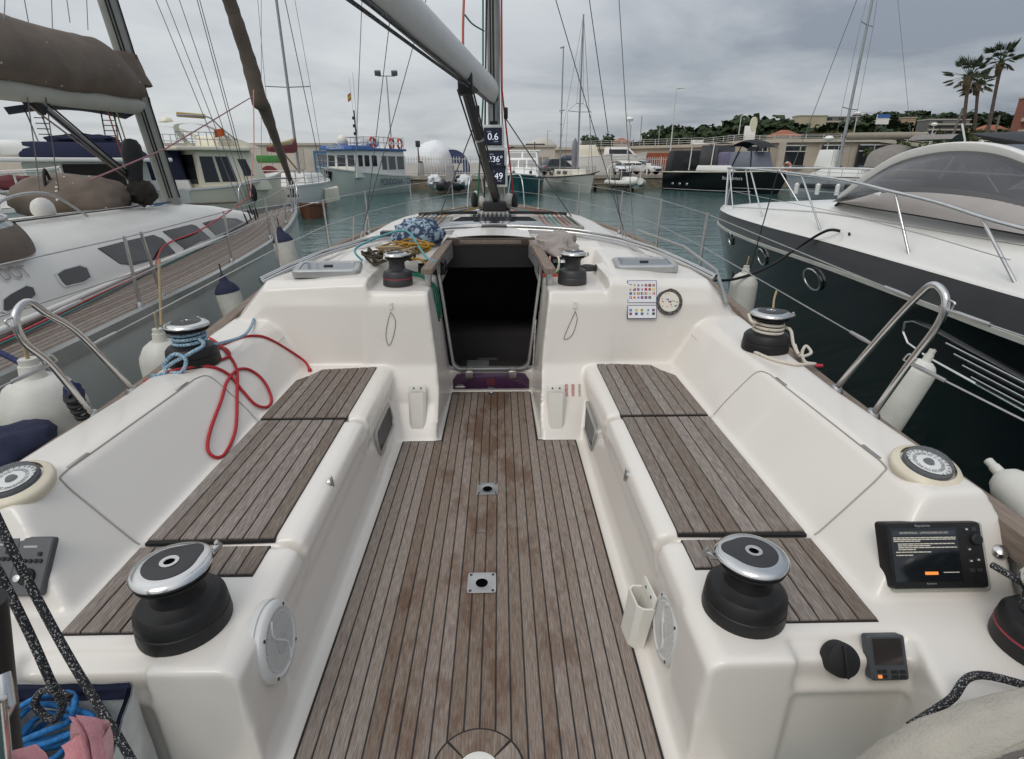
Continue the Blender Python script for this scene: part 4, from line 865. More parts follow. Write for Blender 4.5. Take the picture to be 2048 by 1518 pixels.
# ---------------------------------------------------------------- gear on the cabin shelf
def lump(name, c, rad, mat, label=None, cat=None, seed=0, amp=.25, par=None, n=26, fr=2.2):
    m = MB(); k = n // 2; rs = []
    for i in range(k + 1):
        ph = math.pi * (i + .03) / (k + .06); ring = []
        for j in range(n):
            t = 2 * math.pi * j / n; d = Vector((math.sin(ph) * math.cos(t), math.sin(ph) * math.sin(t), math.cos(ph)))
            s = 1 + amp * mnoise.noise(d * fr + Vector((seed, 0, 0))) + amp * .55 * mnoise.noise(d * fr * 2.6 + Vector((0, seed, 0))) + amp * .3 * mnoise.noise(d * fr * 6 + Vector((0, seed, 3)))
            ring.append((c[0] + rad[0] * d.x * s, c[1] + rad[1] * d.y * s, c[2] + rad[2] * d.z * s))
        rs.append(ring)
    o = m.rings(rs[::-1]).build(name, mat, par, smooth=80)
    return tag(o, label, cat) if label else o
CAMO = M('patterned_bag', (.03, .045, .10), .8, var=0, col2=(.36, .47, .55), scale=26, thr=(.46, .58), detail=3)
lump('patterned_bag', (-.58, 4.55, 1.10), (.20, .17, .13), CAMO, 'blue and white patterned sail bag lying on the port cabin top', 'bag', 3, .35)
lump('grey_cloth', (.52, 4.40, 1.02), (.17, .28, .12), M('grey_beige_cloth', (.33, .29, .27), .9, var=.15, scale=6, bump=.4), 'crumpled grey beige cloth on the starboard cabin top', 'cloth', 8, .45, fr=2.8)
def tangle(c, rad, n, seed, r, mat, name, label, flat=1):
    q = random.Random(seed); pts = []
    for i in range(n):
        a = i * .9 + q.random(); k = .45 + .55 * q.random()
        pts.append((c[0] + rad[0] * k * math.cos(a), c[1] + rad[1] * k * math.sin(a), c[2] + rad[2] * (q.random() - .3)))
    return rope(name, pts, r, mat, label, k=6, n=6)
tangle((-.74, 4.10, 1.00), (.20, .22, .09), 46, 1, .009, ROPE_DG, 'olive_rope_heap', 'heap of dark olive rope behind the port cabin winch')
tangle((-.68, 4.12, 1.04), (.18, .18, .08), 26, 2, .009, ROPE_TAN, 'tan_rope_heap', 'tan rope lying over the heap behind the port cabin winch')
tangle((-.56, 4.20, 1.05), (.16, .16, .09), 22, 3, .008, ROPE_Y, 'yellow_rope_heap', 'yellow and black rope tangle beside the patterned bag')
rope('turquoise_rope', [(-.90, 3.96, 1.00), (-.95, 4.0, 1.08), (-.78, 4.2, 1.15), (-.62, 4.25, 1.17), (-.50, 4.05, 1.07), (-.43, 3.92, 1.02), (-.36, 3.80, 1.02)], .008, ROPE_TQ, 'turquoise rope over the heap behind the port cabin winch')
for k, (dx, ex) in enumerate(((0, 0), (.02, .012), (-.015, -.012))):
    rope('green_rope', rope_on([(805, 540 + 4 * k), (822, 545 + 5 * k), (845, 552 + 4 * k), (862 + 2 * k, 572), (868 + 3 * k, 600), (873 + 2 * k, 622), (876 + k, 642 - 6 * k)], .007, .009 + .004 * k), .0065, ROPE_G, ('longest', 'middle', 'shortest')[k] + ' green halyard tail hanging down the port side of the companionway', group='green halyard tails')
for k in range(4):
    x = -.50 + .052 * k
    J = MB(); J.prism([(4.02, .885), (4.02, .95), (4.06, .985), (4.16, .975), (4.20, .89)], x - .021, x + .021, 'x'); J = J.build('rope_clutch', BLACK, YB, bevel=.006)
    MB().prism([(4.0, .975), (4.02, .992), (4.14, .985), (4.12, .972)], x - .017, x + .017, 'x').build('clutch_lever', GUN if k % 2 else GELW, J, bevel=.003)
for k in range(4):
    x = .375 + .052 * k
    J = MB(); J.prism([(4.02, .885), (4.02, .95), (4.06, .985), (4.16, .975), (4.20, .89)], x - .021, x + .021, 'x'); J = J.build('rope_clutch', BLACK, YB, bevel=.006)
    MB().prism([(4.0, .975), (4.02, .992), (4.14, .985), (4.12, .972)], x - .017, x + .017, 'x').build('clutch_lever', CHROMEB if k % 2 else GUN, J, bevel=.003)
rope('yellow_rope_end', [(-.56, 4.02, 1.0), (-.50, 3.97, 1.01), (-.45, 3.96, .97), (-.45, 3.95, .905)], .009, ROPE_Y, 'yellow rope end over the port rope clutches')
rope('pink_rope_end', [(.44, 4.05, 1.01), (.43, 3.97, .99), (.42, 3.95, .93), (.40, 3.96, .90)], .008, M('rope_pink', (.45, .22, .18), .8, var=.2, scale=100), 'pinkish rope end over the starboard rope clutches')
rope('grey_rope_end', [(.50, 4.05, 1.01), (.50, 3.97, .99), (.49, 3.95, .94), (.46, 3.96, .90)], .008, ROPE_W, 'pale rope end over the starboard rope clutches')
MB().box(.38, .50, 3.93, 3.99, .886, .905).build('red_organiser', M('organiser_red', (.45, .09, .05), .5), YB, bevel=.004)
MB().box(.49, .505, 3.95, 3.97, .91, .98).build('green_tag', M('tag_green', (.05, .45, .12), .5), YB, bevel=.002)
rope('dark_rope_coil', coil((.72, 4.0), .05, 3, .92, .012), .009, GUN, 'small coil of dark rope beside the starboard cabin winch', k=3)
# ================================================================ yacht moored to port
LY = thing('moored_sailing_yacht', 'white sailing yacht with teak side decks and brown sail cover moored on the left', 'yacht')
LX = -4.95
LW = [(-1.5, 2.0), (2.9, 2.16), (4.5, 2.09), (6, 1.98), (8.1, 1.72), (10, 1.34), (12.3, .70), (14.2, .05)]
LZ = [(-1.5, .43), (3, .47), (6, .50), (10, .57), (14.2, .68)]
lw = lambda y: smooth_tab(LW, y); lz = lambda y: lerp_tab(LZ, y)
HULLG = M('hull_offwhite', (.52, .52, .50), .35, var=.05, scale=1.2, coat=.2)
BROWN = M('brown_canvas', (.155, .122, .097), .85, var=.16, scale=3, bump=.5, bscale=14)
def sweep(fn, ys, name, mat, parent, smooth=40): return MB().rings([fn(y) for y in ys]).build(name, mat, parent, smooth=smooth)
ysL = [-1.5 + 15.7 * i / 48 for i in range(49)]
b = MB(); rs = []
for y in ysL:
    w = lw(y); z = lz(y); t = min(1, max(0, (y - 6) / 8)); wl = w * (.92 - .42 * t); half = [(w, z), (w - .01, z - .25), (w - (w - wl) * .5, -.3), (wl, WATER), (wl * .8, -1.3)]
    rs.append([(LX + x, y, q) for x, q in half] + [(LX - x, y, q) for x, q in half[::-1]])
b.rings(rs, closed=False).build('hull', HULLG, LY, smooth=60)
CBL = [(1.0, 1.75), (2.6, 1.66), (3.8, 1.52), (5.9, 1.12), (8.9, .66), (11, .28), (12, .06)]
cbl = lambda y: smooth_tab(CBL, y)
b = MB()
b.grid(lambda u, v: (LX + (2 * v - 1) * (lw(-1.5 + 15.6 * u) - .03), -1.5 + 15.6 * u, lz(-1.5 + 15.6 * u) + .012 - .02 + .05 * (1 - (2 * v - 1) ** 2)), 40, 8)
DKL = b.build('teak_deck', CAULK, LY, smooth=0)
zd = lambda y, x: lz(y) - .008 + .05 * (1 - ((x - LX) / max(.1, lw(y) - .03)) ** 2)
for s in (1, -1):
    for k in range(13 if s > 0 else 3):
        o0 = .075 + k * .0545; rs = []
        for i in range(60):
            y = .5 + 13.2 * i / 59; w = lw(y)
            xi = w - o0; xj = w - o0 - .0475
            if xj < cbl(y) - .05 or xj < .05: 
                if len(rs) < 2: continue
                break
            rs.append([(LX + s * xi, y, zd(y, LX + xi) - .002), (LX + s * xi, y, zd(y, LX + xi) + .008), (LX + s * xj, y, zd(y, LX + xj) + .008), (LX + s * xj, y, zd(y, LX + xj) - .002)])
        if len(rs) > 2: MB().rings(rs).build('plank', TEAKS, DKL, smooth=0)
for s in (1, -1):
    sweep(lambda y: [(LX + s * (lw(y) - .06), y, lz(y) - .02), (LX + s * (lw(y) - .055), y, lz(y) + .045), (LX + s * (lw(y) + .012), y, lz(y) + .045), (LX + s * (lw(y) + .018), y, lz(y) - .06)], ysL, 'toe_rail', M('rail_alu', (.36, .37, .36), .4, metal=.7), LY, 30)
# coachroof
b = MB(); rs = []
for y, e, ez, c in ((1.0, 1.5, .92, 1.06), (2.6, 1.42, .95, 1.10), (3.8, 1.27, .96, 1.11), (5.0, 1.06, .97, 1.115), (6.2, .84, .975, 1.115), (7.6, .64, .95, 1.10), (9.0, .48, .92, 1.06), (10.2, .32, .83, .94), (11.2, .20, .70, .78), (12, .05, .60, .62)):
    bb = cbl(y); h = [(bb, .42), (bb - .01, .60), (bb - (bb - e) * .85, ez - .05), (e - .03, ez), (e * .6, ez + (c - ez) * .65), (0, c)]
    rs.append([(LX + x, y, z) for x, z in h] + [(LX - x, y, z) for x, z in h[-2::-1]])
CAB = b.rings(rs).build('coachroof', GELW, LY, smooth=35)
BVL = bvh_of(CAB)
def onb(bv, px, py, off=.004, fb=-3.9):
    d = _ray(px, py).normalized(); h = bv.ray_cast(EYE, d, 60)
    if h[0] is None: return aX(px, py, fb), Vector((1, 0, 0))
    n = h[1] if h[1].dot(d) < 0 else -h[1]; return h[0] + n * off, n
def panel_on(bv, pts, name, mat, parent, off=.004, th=.008, fb=-3.9):
    q = [onb(bv, x, y, off, fb) for x, y in pts]; nn = sum((n for _, n in q), Vector()).normalized()
    c = sum((p for p, _ in q), Vector()) / len(q); m = MB()
    m.rings([[p - nn * th for p, _ in q], [p for p, _ in q]]); return m.build(name, mat, parent, smooth=0)
for pts in ([(195, 497), (240, 485), (306, 470), (325, 478), (350, 506), (320, 516), (266, 531), (240, 528)], [(325, 463), (382, 449), (392, 452), (421, 477), (400, 484), (368, 499)], [(405, 446), (440, 436), (472, 437), (487, 444), (470, 455), (432, 471)]):
    panel_on(BVL, pts, 'window', GLASSD, LY, .008, .02)
for pts, inn in (([(108, 549), (122, 540), (158, 530), (175, 535), (184, 556), (170, 566), (128, 576), (118, 566)], 0), ([(0, 602), (15, 590), (52, 570), (68, 574), (74, 590), (60, 603), (10, 628), (0, 625)], 0)):
    f = panel_on(BVL, [(150 + (x - 150) * 1.0, y) for x, y in pts], 'porthole', M('port_frame', (.55, .55, .54), .35, metal=.3), LY, .012, .03)
    cx = sum(p[0] for p in pts) / len(pts); cy = sum(p[1] for p in pts) / len(pts)
    panel_on(BVL, [(cx + (x - cx) * .86, cy + (y - cy) * .86) for x, y in pts], 'pane', GLASSD, f, .016, .01)
p0, n0 = onb(BVL, 26, 549, .006); rv = (Vector((0, 1, 0)) - n0 * n0.y).normalized(); text('boat_name', 'DOT', .15, p0 + n0 * .012, rv, n0.cross(rv), M('name_grey', (.28, .28, .28), .5), LY)
# handrail, deck lines
tube('grab_rail', [(LX + cbl(y) + .03, y, .56) for y in (3.2, 4.5, 6, 7.5, 9)], .028, GELW, LY)
tube('red_sheet', spline([(LX + cbl(y) + .10, y, lz(y) + .05) for y in (2.6, 3.6, 5, 6.2)] + [aX(330, 490, -4.05), aX(410, 455, -4.2), aX(505, 390, -4.4)], 5), .010, M('rope_pinkred', (.50, .07, .08), .8, var=.2, scale=90), LY)
tube('green_sheet', spline([(LX + cbl(y) + .14, y, lz(y) + .045) for y in (3.2, 4.5, 5.8, 7.2, 8.6)], 5), .008, M('rope_seagreen', (.05, .18, .17), .8), LY)
tube('blue_line', spline([aX(105, 450, -4.6), aX(180, 435, -4.7), aX(270, 422, -4.8), aX(345, 402, -4.95)], 5), .012, ROPE_B, LY)
for k in range(3): tube('halyard', spline([(LX + .25 + .06 * k, 5.4, 1.12), (LX + .22 + .05 * k, 7.2, 1.12), (LX + .08, 8.8, 1.10)], 5), .008, (GUN, ROPE_W, WIRED)[k], LY)
# stanchions with lifelines
tl = []; ml = []
for i, y in enumerate((1.4, 4.62, 4.98, 6.75, 8.7, 10.6, 12.6)):
    x = LX + lw(y) - .10; z = lz(y) + .01
    lean = .0
    st = tube('stanchion', [(x, y, z), (x + .01, y - (.10 if i == 2 else 0), z + .60)], .0135, CHROMEB, LY, 10)
    MB().lathe([(.035, 0), (.035, .02), (.02, .06)], (x, y, z), n=12).build('stanchion_base', CHROMEB, st)
    tl.append((x + .01, y, z + .59)); ml.append((x, y, z + .30))
tube('lifeline', tl, .005, CHROMEB, LY, 6); tube('lifeline', ml, .005, CHROMEB, LY, 6)
tube('pulpit', spline([(LX + .62, 12.7, .62), (LX + .60, 12.8, 1.2), (LX + .3, 13.9, 1.3), (LX, 14.3, 1.3), (LX - .3, 13.9, 1.3), (LX - .6, 12.8, 1.2), (LX - .62, 12.7, .62)], 6), .014, CHROME, LY)
for k, p in enumerate(((12.9, .42), (13.7, .2))): tube('pulpit_leg', [(LX + p[1], p[0], .64), (LX + p[1] + .05, p[0], 1.28)], .013, CHROME, LY)
tube('jib_tack_rail', spline([(LX + .5, 5.2, 1.06), (LX + .52, 5.3, 1.32), (LX + .5, 5.9, 1.36), (LX + .48, 6.4, 1.10)], 6), .014, CHROMEB, LY)
# mast, boom, sail cover
m0 = Vector((LX, 8.98, 1.05)); m1 = aX(215, 0, LX); md = (m1 - m0).normalized(); mt = m0 + md * 6
def sec(c, w, d): return [c + Vector((w * math.cos(t), d * math.sin(t), 0)) for t in [2 * math.pi * k / 20 for k in range(20)]]
MB().rings([sec(m0, .10, .16), sec(mt, .10, .16)]).build('mast', M('mast_weathered', (.36, .36, .33), .5, metal=.4, var=.12, scale=3), LY, smooth=60)
for dx, dy in ((.08, -.13), (.11, .02), (.05, -.155)): tube('mast_track', [m0 + Vector((dx, dy, .1)), mt + Vector((dx, dy, 0))], .010, BLACK, LY)
bz = 2.40
def bsec(y, w, h, z, x=LX): return [(x + w * math.cos(t), y, z + h * math.sin(t)) for t in [2 * math.pi * k / 22 for k in range(22)]]
MB().rings([bsec(8.75, .09, .10, 2.40), bsec(8.5, .10, .12, 2.39), bsec(2.6, .10, .12, 2.30)]).build('boom', M('boom_cream', (.46, .46, .40), .4, var=.06), LY, smooth=60)
MB().box(LX - .07, LX + .07, 8.60, 8.86, 2.30, 2.52).build('gooseneck', BLACK, LY, bevel=.02)
cv = MB(); rs = []
for i in range(60):
    t = i / 59; y = 8.72 - 6.2 * t; h = .10 + .24 * min(1, t * 9) ** .6 if t < .15 else .33 - .03 * (t - .15); w = .10 + .14 * min(1, t * 12) ** .5; zc = 2.50 + h * .80 - .10 * t; ring = []
    for k in range(28):
        a = 2 * math.pi * k / 28; f = 1 + .10 * mnoise.noise((math.cos(a) * 1.3, math.sin(a) * 1.3, y * 1.6)) + .05 * mnoise.noise((math.cos(a) * 4, math.sin(a) * 4, y * 5))
        ring.append((LX + w * math.cos(a) * f * (1 - .35 * math.sin(a)), y, zc + h * math.sin(a) * f))
    rs.append(ring)
SC_ = cv.rings(rs).build('sail_cover', BROWN, LY, smooth=80)
def spots(o, n, seed, mat, name, rr=(.006, .016), xmin=None):
    q = random.Random(seed); ps = [p for p in o.data.polygons if (o.matrix_world @ p.center).x > (xmin if xmin is not None else -99)]
    m = MB()
    for _ in range(n):
        p = q.choice(ps); m.lathe([(q.uniform(*rr), .002), (0, .003)], p.center, p.normal, 6, cap=False)
    r = m.build(name, mat, o, smooth=0); r['kind'] = 'stuff'; return r
spots(SC_, 26, 4, M('bird_droppings', (.55, .53, .48), .9), 'bird_droppings', xmin=LX + .08)
rs = []
for i in range(12):
    t = i / 11; c = m0 + md * (1.62 + .38 * t); rs.append([c + Vector(((.20 - .07 * t) * math.cos(a) * (1 + .12 * math.sin(5 * a + t * 4)), -.04 + (.30 - .10 * t) * math.sin(a), 0)) for a in [2 * math.pi * k / 20 for k in range(20)]])
MB().rings(rs).build('mast_boot', BROWN, LY, smooth=80)
va, vb = aX(68, 197, LX), aX(300, 390, LX + .05)
tube('vang_strut', [va, vb], .038, M('vang_alu', (.30, .30, .29), .45, metal=.6), LY, 12)
for d in (-.055, .055): tube('vang_tackle', [va + Vector((.03, 0, d)), vb + Vector((.03, 0, d * .6))], .010, BLACK, LY)
b = MB(); b.obox(va + Vector((0, 0, -.05)), .04, .12, .05, ((1, 0, 0), (0, .75, -.66), (0, .66, .75))); b.build('vang_head', BLACK, LY, bevel=.015)
MB().ball(aX(51, 200, LX), .055, 12, (.5, 1, 1.2)).build('reef_block', BLACK, LY)
tube('reef_line', [aX(54, 208, LX), aX(300, 392, LX)], .010, M('line_tan', (.28, .24, .20), .8), LY)
tube('topping_lift', [aX(-20, 197, LX), aX(50, 198, LX)], .008, WIRE, LY)
MB().lathe([(0, .36), (.07, .345), (.115, .27), (.125, .15), (.10, 0), (.085, -.2), (.10, -.42), (.05, -.46), (0, -.46)], aX(268, 335, LX + .15), (.05, .1, 1), 16).build('halyard_coil', BLACKR, LY, smooth=60); lump('halyard_coil', aX(285, 385, LX + .2), (.17, .16, .17), M('coil_dark', (.03, .025, .02), .9), seed=13, amp=.3, par=LY)
# furled genoa
g = [aX(583, 368, LX), aX(575, 345, LX), aX(548, 270, LX), aX(527, 212, LX), aX(518, 200, LX), aX(500, 130, LX), aX(478, 60, LX), aX(455, -10, LX), aX(425, -90, LX)]
rr_ = [.05, .065, .10, .14, .165, .15, .135, .13, .125]
gp = spline(g, 5); gr_ = [lerp_tab([(i * 5, r) for i, r in enumerate(rr_)], j) * (1 + .04 * math.sin(j * 1.1) + .05 * math.sin(j * 2.7)) for j in range(len(gp))]
MB().tube(gp, gr_, 14).build('furled_genoa', BROWN, LY, smooth=60)
MB().lathe([(.12, 0), (.14, .05), (.05, .10), (.05, .16), (.13, .2)], g[0] - Vector((0, 0, .3)), n=18).build('furling_drum', GUN, LY)
tube('genoa_sheet', [aX(505, 193, LX + .1), aX(330, 298, LX + .6), aX(180, 360, LX + .8)], .010, M('rope_mauve', (.33, .16, .17), .8), LY)
tube('genoa_sheet', [aX(507, 180, LX + .1), aX(508, 290, LX + .35), aX(500, 395, LX + .9)], .010, M('rope_salmon', (.55, .22, .18), .8), LY)
for i, (a, c_) in enumerate((((310, -5), (496, 448)), ((330, -5), (503, 440)), ((357, -5), (505, 430)), ((393, -5), (512, 440)), ((398, -5), (516, 436)))):
    P0 = aY(*c_, 8.9); tube('shroud', [aY(*a, 8.95), P0], .0055, WIRE if i < 3 else WIRED, LY, 6); tube('rigging_screw', [P0, P0.lerp(aY(*a, 8.95), .05)], .012, BLACK, LY)
for a, c_ in (((103, -5), (105, 60)), ((133, -5), (140, 45)), ((48, -5), (58, 50)), ((173, -5), (176, 60)), ((10, -5), (8, 45))): tube('lazy_jack', [aX(*a, LX + .1), aX(*c_, LX + .12)], .005, WIRE, LY, 5)
for px, q in ((55, 250), (92, 240)): tube('running_backstay', [aX(px, 195, LX + .1), aX(px + 28, 400, LX - .5)], .006, WIRE, LY, 5)
for k, px in enumerate((205, 214, 222)): tube('deck_halyard', [aX(px, 190, LX - .1), aX(px + 50, 345, LX)], .009, (ROPE_O, WIRED, ROPE_TAN)[k], LY, 6)
# sprayhood, dinghy bundle
sp = MB(); c0 = Vector((LX, 4.10, .95))
def hood(u, v, r=1): a = math.pi * u; e = math.pi / 2 * (1 - v * .98); return c0 + Vector((1.30 * r * math.cos(a) * math.sin(e) ** .8, 1.28 * r * math.sin(a) * math.sin(e), .62 * r * math.cos(e)))
sp.grid(lambda u, v: hood(u, v * .82 + .18), 40, 14); sp.build('sprayhood_window', M('hood_vinyl', (.36, .40, .42), .18, var=.12, scale=2, coat=.3), LY, smooth=80)
m = MB(); m.grid(lambda u, v: hood(u, v * .24, 1.012), 40, 5); m.build('sprayhood_skirt', BROWN, LY, smooth=80)
tube('sprayhood_bow', [hood(u, .30, 1.01) for u in [k / 30 for k in range(31)]], .014, CHROMEB, LY)
DG = lump('dinghy_cover', (LX - .62, 7.75, 1.20), (.74, .55, .31), BROWN, None, None, 21, .14, LY, 36, 1.6)
DG.location = (0, 0, 0); spots(DG, 30, 6, MATS['bird_droppings'], 'bird_droppings', (.008, .02), LX - .9)
tube('lashing_strap', [(LX - .60, 7.3 + .02 * k, 1.05 + .52 * math.sin(math.pi * k / 10)) for k in range(11)], .018, BLACK, LY)
lump('deck_vent', (LX + .10, 6.3, 1.18), (.11, .11, .12), GELW, None, None, 5, .05, LY)
# ================================================================ motor yacht moored to starboard
MY_ = thing('motor_yacht', 'motor yacht with black hull and white deck moored on the right', 'motor yacht')
def RY(t, o, z): return Vector((4.6 + .12 * t - .993 * o, 11.5 - .993 * t - .12 * o, z))
RB = [(0, .03), (.5, .33), (1, .55), (2, .88), (3.6, 1.24), (5.2, 1.5), (6.7, 1.8), (8.2, 2.1), (10, 2.25), (13, 2.3)]
rb_ = lambda t: smooth_tab(RB, t)
ts = [13 * (i / 44) ** 1.25 for i in range(45)]
BLK = M('hull_black', (.006, .006, .0075), .12, var=.15, scale=1.5, spec=.45); GRB = M('hull_grey_band', (.060, .060, .066), .32, var=.08, scale=2, coat=.3); CRM = M('deck_cream', (.76, .74, .70), .24, var=.03, scale=2, coat=.3)
GZ, SZ = .82, .565
for s in (1, -1):
    sweep_ = lambda fn, nm, mt: MB().rings([fn(t) for t in ts], closed=False).build(nm, mt, MY_, smooth=60)
    sweep_(lambda t: [RY(t, s * (rb_(t) + .0), GZ), RY(t, s * (rb_(t) + .012), .70), RY(t, s * (rb_(t) + .015), SZ)], 'hull_band', GRB)
    def low(t):
        w = rb_(t) + .012; k = min(1, t / 1.6); zk = SZ - k * 1.95; wl = w * (.55 + .33 * min(1, t / 8))
        return [RY(t, s * w, SZ), RY(t + .02, s * (w - (w - wl) * .35), SZ + (zk - SZ) * .25), RY(t + .04, s * (w - (w - wl) * .75), SZ + (zk - SZ) * .55), RY(t + .06, s * wl * (.3 + .7 * k), SZ + (zk - SZ) * .8), RY(t + .06, 0, zk)]
    LH = sweep_(low, 'hull', BLK)
    if s > 0: LHN = LH
    MB().rings([[RY(t, s * (rb_(t) + a), SZ + q) for a, q in ((.0, -.022), (.035, -.018), (.035, .018), (.0, .022))] for t in ts]).build('rubbing_strip', M('strip_steel', (.58, .57, .52), .35, metal=.25), MY_, smooth=40)
    MB().rings([[RY(t, s * (rb_(t) + a), GZ + q) for a, q in ((.0, -.006), (.012, .0), (.0, .014), (-.04, .014))] for t in ts]).build('gunwale_cap', CRM, MY_, smooth=40)
rs = []
for t in ts:
    w = rb_(t) - .005; k = min(1, max(0, (t - .5) / 4.0)); cz = GZ + .03 + .40 * k ** .8; st = []
    for j in range(25):
        u = -1 + j / 12; a = abs(u)
        prof = (1 - max(0, (a - .52) / .48) ** 2.1) if a > .52 else 1
        prof = .10 * (1 - a) + .90 * prof
        st.append(RY(t, -u * w, GZ + .008 + (cz - GZ) * prof))
    rs.append(st)
DK = MB().rings(rs, closed=False).build('foredeck', CRM, MY_, smooth=60)
MB().rings([[RY(t, .80 * rb_(t), 0) * 0 + RY(t, .815 * rb_(t) + a, GZ + .012 + (.03 + .40 * min(1, max(0, (t - .5) / 4)) ** .8) * (.10 * .185 + .9 * (1 - (.295 / .48) ** 2.1)) + q) for a, q in ((-.006, 0), (.006, 0), (.004, .006), (-.004, .006))] for t in ts if t > 1.2]).build('deck_moulding_line', M('line_cream', (.55, .54, .50), .4), MY_)
BVR = bvh_of(LHN); BVD = bvh_of(DK)
def oval(bv, px, py, rx, ry, name, tilt=0):
    p, n = onb(bv, px, py, .016, 3.5); r_, u_, n_ = axes(n); b = MB(); cs_ = []
    ring = lambda k, h: [p + (r_ * (rx * k * math.cos(a)) + u_ * (ry * k * math.sin(a))) + n_ * h for a in [2 * math.pi * q / 32 for q in range(32)]]
    o = b.rings([ring(1, -.01), ring(1, .012), ring(.93, .018), ring(.84, .014), ring(.82, .004)], caps=False).build(name, CHROME, MY_, smooth=40)
    MB().rings([ring(.83, .002), ring(.83, .006)]).build('pane', GLASSD, o, smooth=0)
oval(BVR, 1463, 476, .10, .12, 'porthole'); oval(BVR, 1526, 513, .16, .125, 'porthole'); oval(BVR, 1628, 558, .225, .135, 'porthole')
# long hull window with chrome louvres
p, n = onb(BVR, 1830, 672, .006, 3.4); r_, u_, n_ = axes(n)
if r_.y > 0: r_ = -r_
ring = lambda k, h: [p + r_ * x + u_ * y + n_ * h for x, y in [(-.16 * k, 0), (-.13 * k, .10 * k), (0, .145 * k), (.25, .15 * k), (1.6, .05 * k), (2.3, .0), (2.3, -.16 * k), (1.6, -.16 * k), (.2, -.13 * k), (-.08 * k, -.09 * k)]]
o = MB().rings([ring(1, -.02), ring(1, .014), ring(.92, .018), ring(.86, .006)], caps=False).build('hull_window', CHROME, MY_, smooth=30)
MB().rings([ring(.87, .002), ring(.87, .006)]).build('pane', GLASSD, o, smooth=0)
for k in range(4): tube('louvre', [p + r_ * (.45 + .1 * k) + u_ * (.085 - .058 * k) + n_ * .02, p + r_ * 2.25 + u_ * (.03 - .045 * k) + n_ * .02], .010, CHROME, o)
# rail
RZ = [(0, 1.55), (2, 1.56), (3.6, 1.54), (5.2, 1.47), (6.7, 1.345), (7.6, 1.24), (9, 1.15), (12, 1.1)]
for s in (1, -1):
    tube('bow_rail', spline([RY(t, s * (rb_(t) - .04), lerp_tab(RZ, t)) for t in (.12, .6, 1.2, 2, 3, 4, 5.2, 6, 6.7, 7.6, 9, 12)], 5), .016, CHROME, MY_, 10)
    tube('guard_wire', [RY(t, s * (rb_(t) - .03), .5 * (lerp_tab(RZ, t) + GZ)) for t in (.12, 1.2, 3, 5.2, 6.7, 7.6)], .004, CHROMEB, MY_, 6)
    for t0, t1 in ((.10, .10), (.55, .30), (1.6, .9), (3.2, 2.4), (4.9, 4.2), (6.5, 6.1), (7.7, 7.2)):
        q = tube('rail_stanchion', [RY(t0, s * (rb_(t0) - .09), GZ + .01), RY(t1, s * (rb_(t1) - .04), lerp_tab(RZ, t1))], .012, CHROME, MY_, 8)
# windscreen and hardtop
arcp = [aX(1675, 402, 4.16), aX(1725, 362, 4.2), aX(1790, 322, 4.25), aX(1860, 302, 4.3), aX(1930, 297, 4.34), aX(2000, 306, 4.38), aX(2080, 338, 4.42), aX(2200, 400, 4.5)]
ap = spline(arcp, 5)
cen = lambda p: Vector((5.45, p.y + .2, 0))
mir = lambda p: Vector((2 * (4.6 + .12 * (11.5 - p.y)) - p.x, p.y, p.z))
rs = []
for p in ap:
    rs.append([p + Vector((-.02, 0, .055)), p + Vector((.06, 0, .06)), p + Vector((.10, 0, -.05)), p + Vector((-.0, 0, -.06))])
MB().rings(rs).build('windscreen_arch', CRM, MY_, smooth=50, bevel=.012)
MB().rings([[mir(q) for q in r] for r in rs]).build('windscreen_arch', CRM, MY_, smooth=50, bevel=.012)
base = [aX(1678, 404, 4.14), aX(1740, 415, 4.05), aX(1850, 432, 3.98), aX(1960, 452, 3.95), aX(2060, 470, 3.95), aX(2230, 500, 4.0)]
bs = spline(base, 7); bs = [bs[int(i * (len(bs) - 1) / (len(ap) - 1))] for i in range(len(ap))]
WG = M('windscreen_tint', (.060, .058, .064), .05, var=.1, scale=1.2, coat=.3, alpha=.72)
MB().rings([[a.lerp(b_, k / 6) + Vector((.02 - .10 * math.sin(math.pi * k / 6), 0, 0)) for k in range(7)] for a, b_ in zip(ap, bs)], closed=False).build('side_glass', WG, MY_, smooth=80)
m = MB(); m.rings([[p.lerp(mir(p), k / 10) + Vector((0, .45 * math.sin(math.pi * k / 10), .06 * math.sin(math.pi * k / 10))) for k in range(11)] for p in ap], closed=False).build('windscreen', WG, MY_, smooth=80)
cabin_dash = MB(); cabin_dash.rings([[RY(t, o_, z) for o_, z in ((.75, 1.15), (.65, z1), (-.65, z1), (-.75, 1.15))] for t, z1 in ((5.6, 1.24), (6.3, 1.36), (6.9, 1.40))]); cabin_dash.build('dashboard', M('dash_taupe', (.30, .27, .25), .5), MY_, smooth=40)
[MB().obox(RY(7.5, q, 1.45), .24, .26, .30, ((1, 0, 0), (0, 1, 0), (0, 0, 1))).build('helm_chair', M('chair_white', (.60, .58, .55), .5), MY_, bevel=.09) for q in (.55, -.35)]
MB().rings([[RY(t, o_, .95) for o_ in (1.3, -1.3)] + [RY(t, o_, 1.12) for o_ in (-1.3, 1.3)] for t in (6.2, 10.5)]).build('cockpit_floor', M('cockpit_teak', (.16, .13, .11), .7), MY_)
tube('glass_gasket', [p + Vector((-.015, 0, -.055)) for p in ap], .014, BLACKR, MY_, 8); tube('glass_gasket', bs, .014, BLACKR, MY_, 8)
MB().rings([[b_.lerp(a, k / 4 * .42 * min(1, i / 8)) + Vector((-.05 - .03 * math.sin(math.pi * k / 4), 0, .006)) for k in range(5)] for i, (a, b_) in enumerate(zip(ap, bs))], closed=False).build('side_coaming', M('coaming_taupe', (.34, .305, .285), .35, var=.08, scale=1.5, coat=.2), MY_, smooth=80)
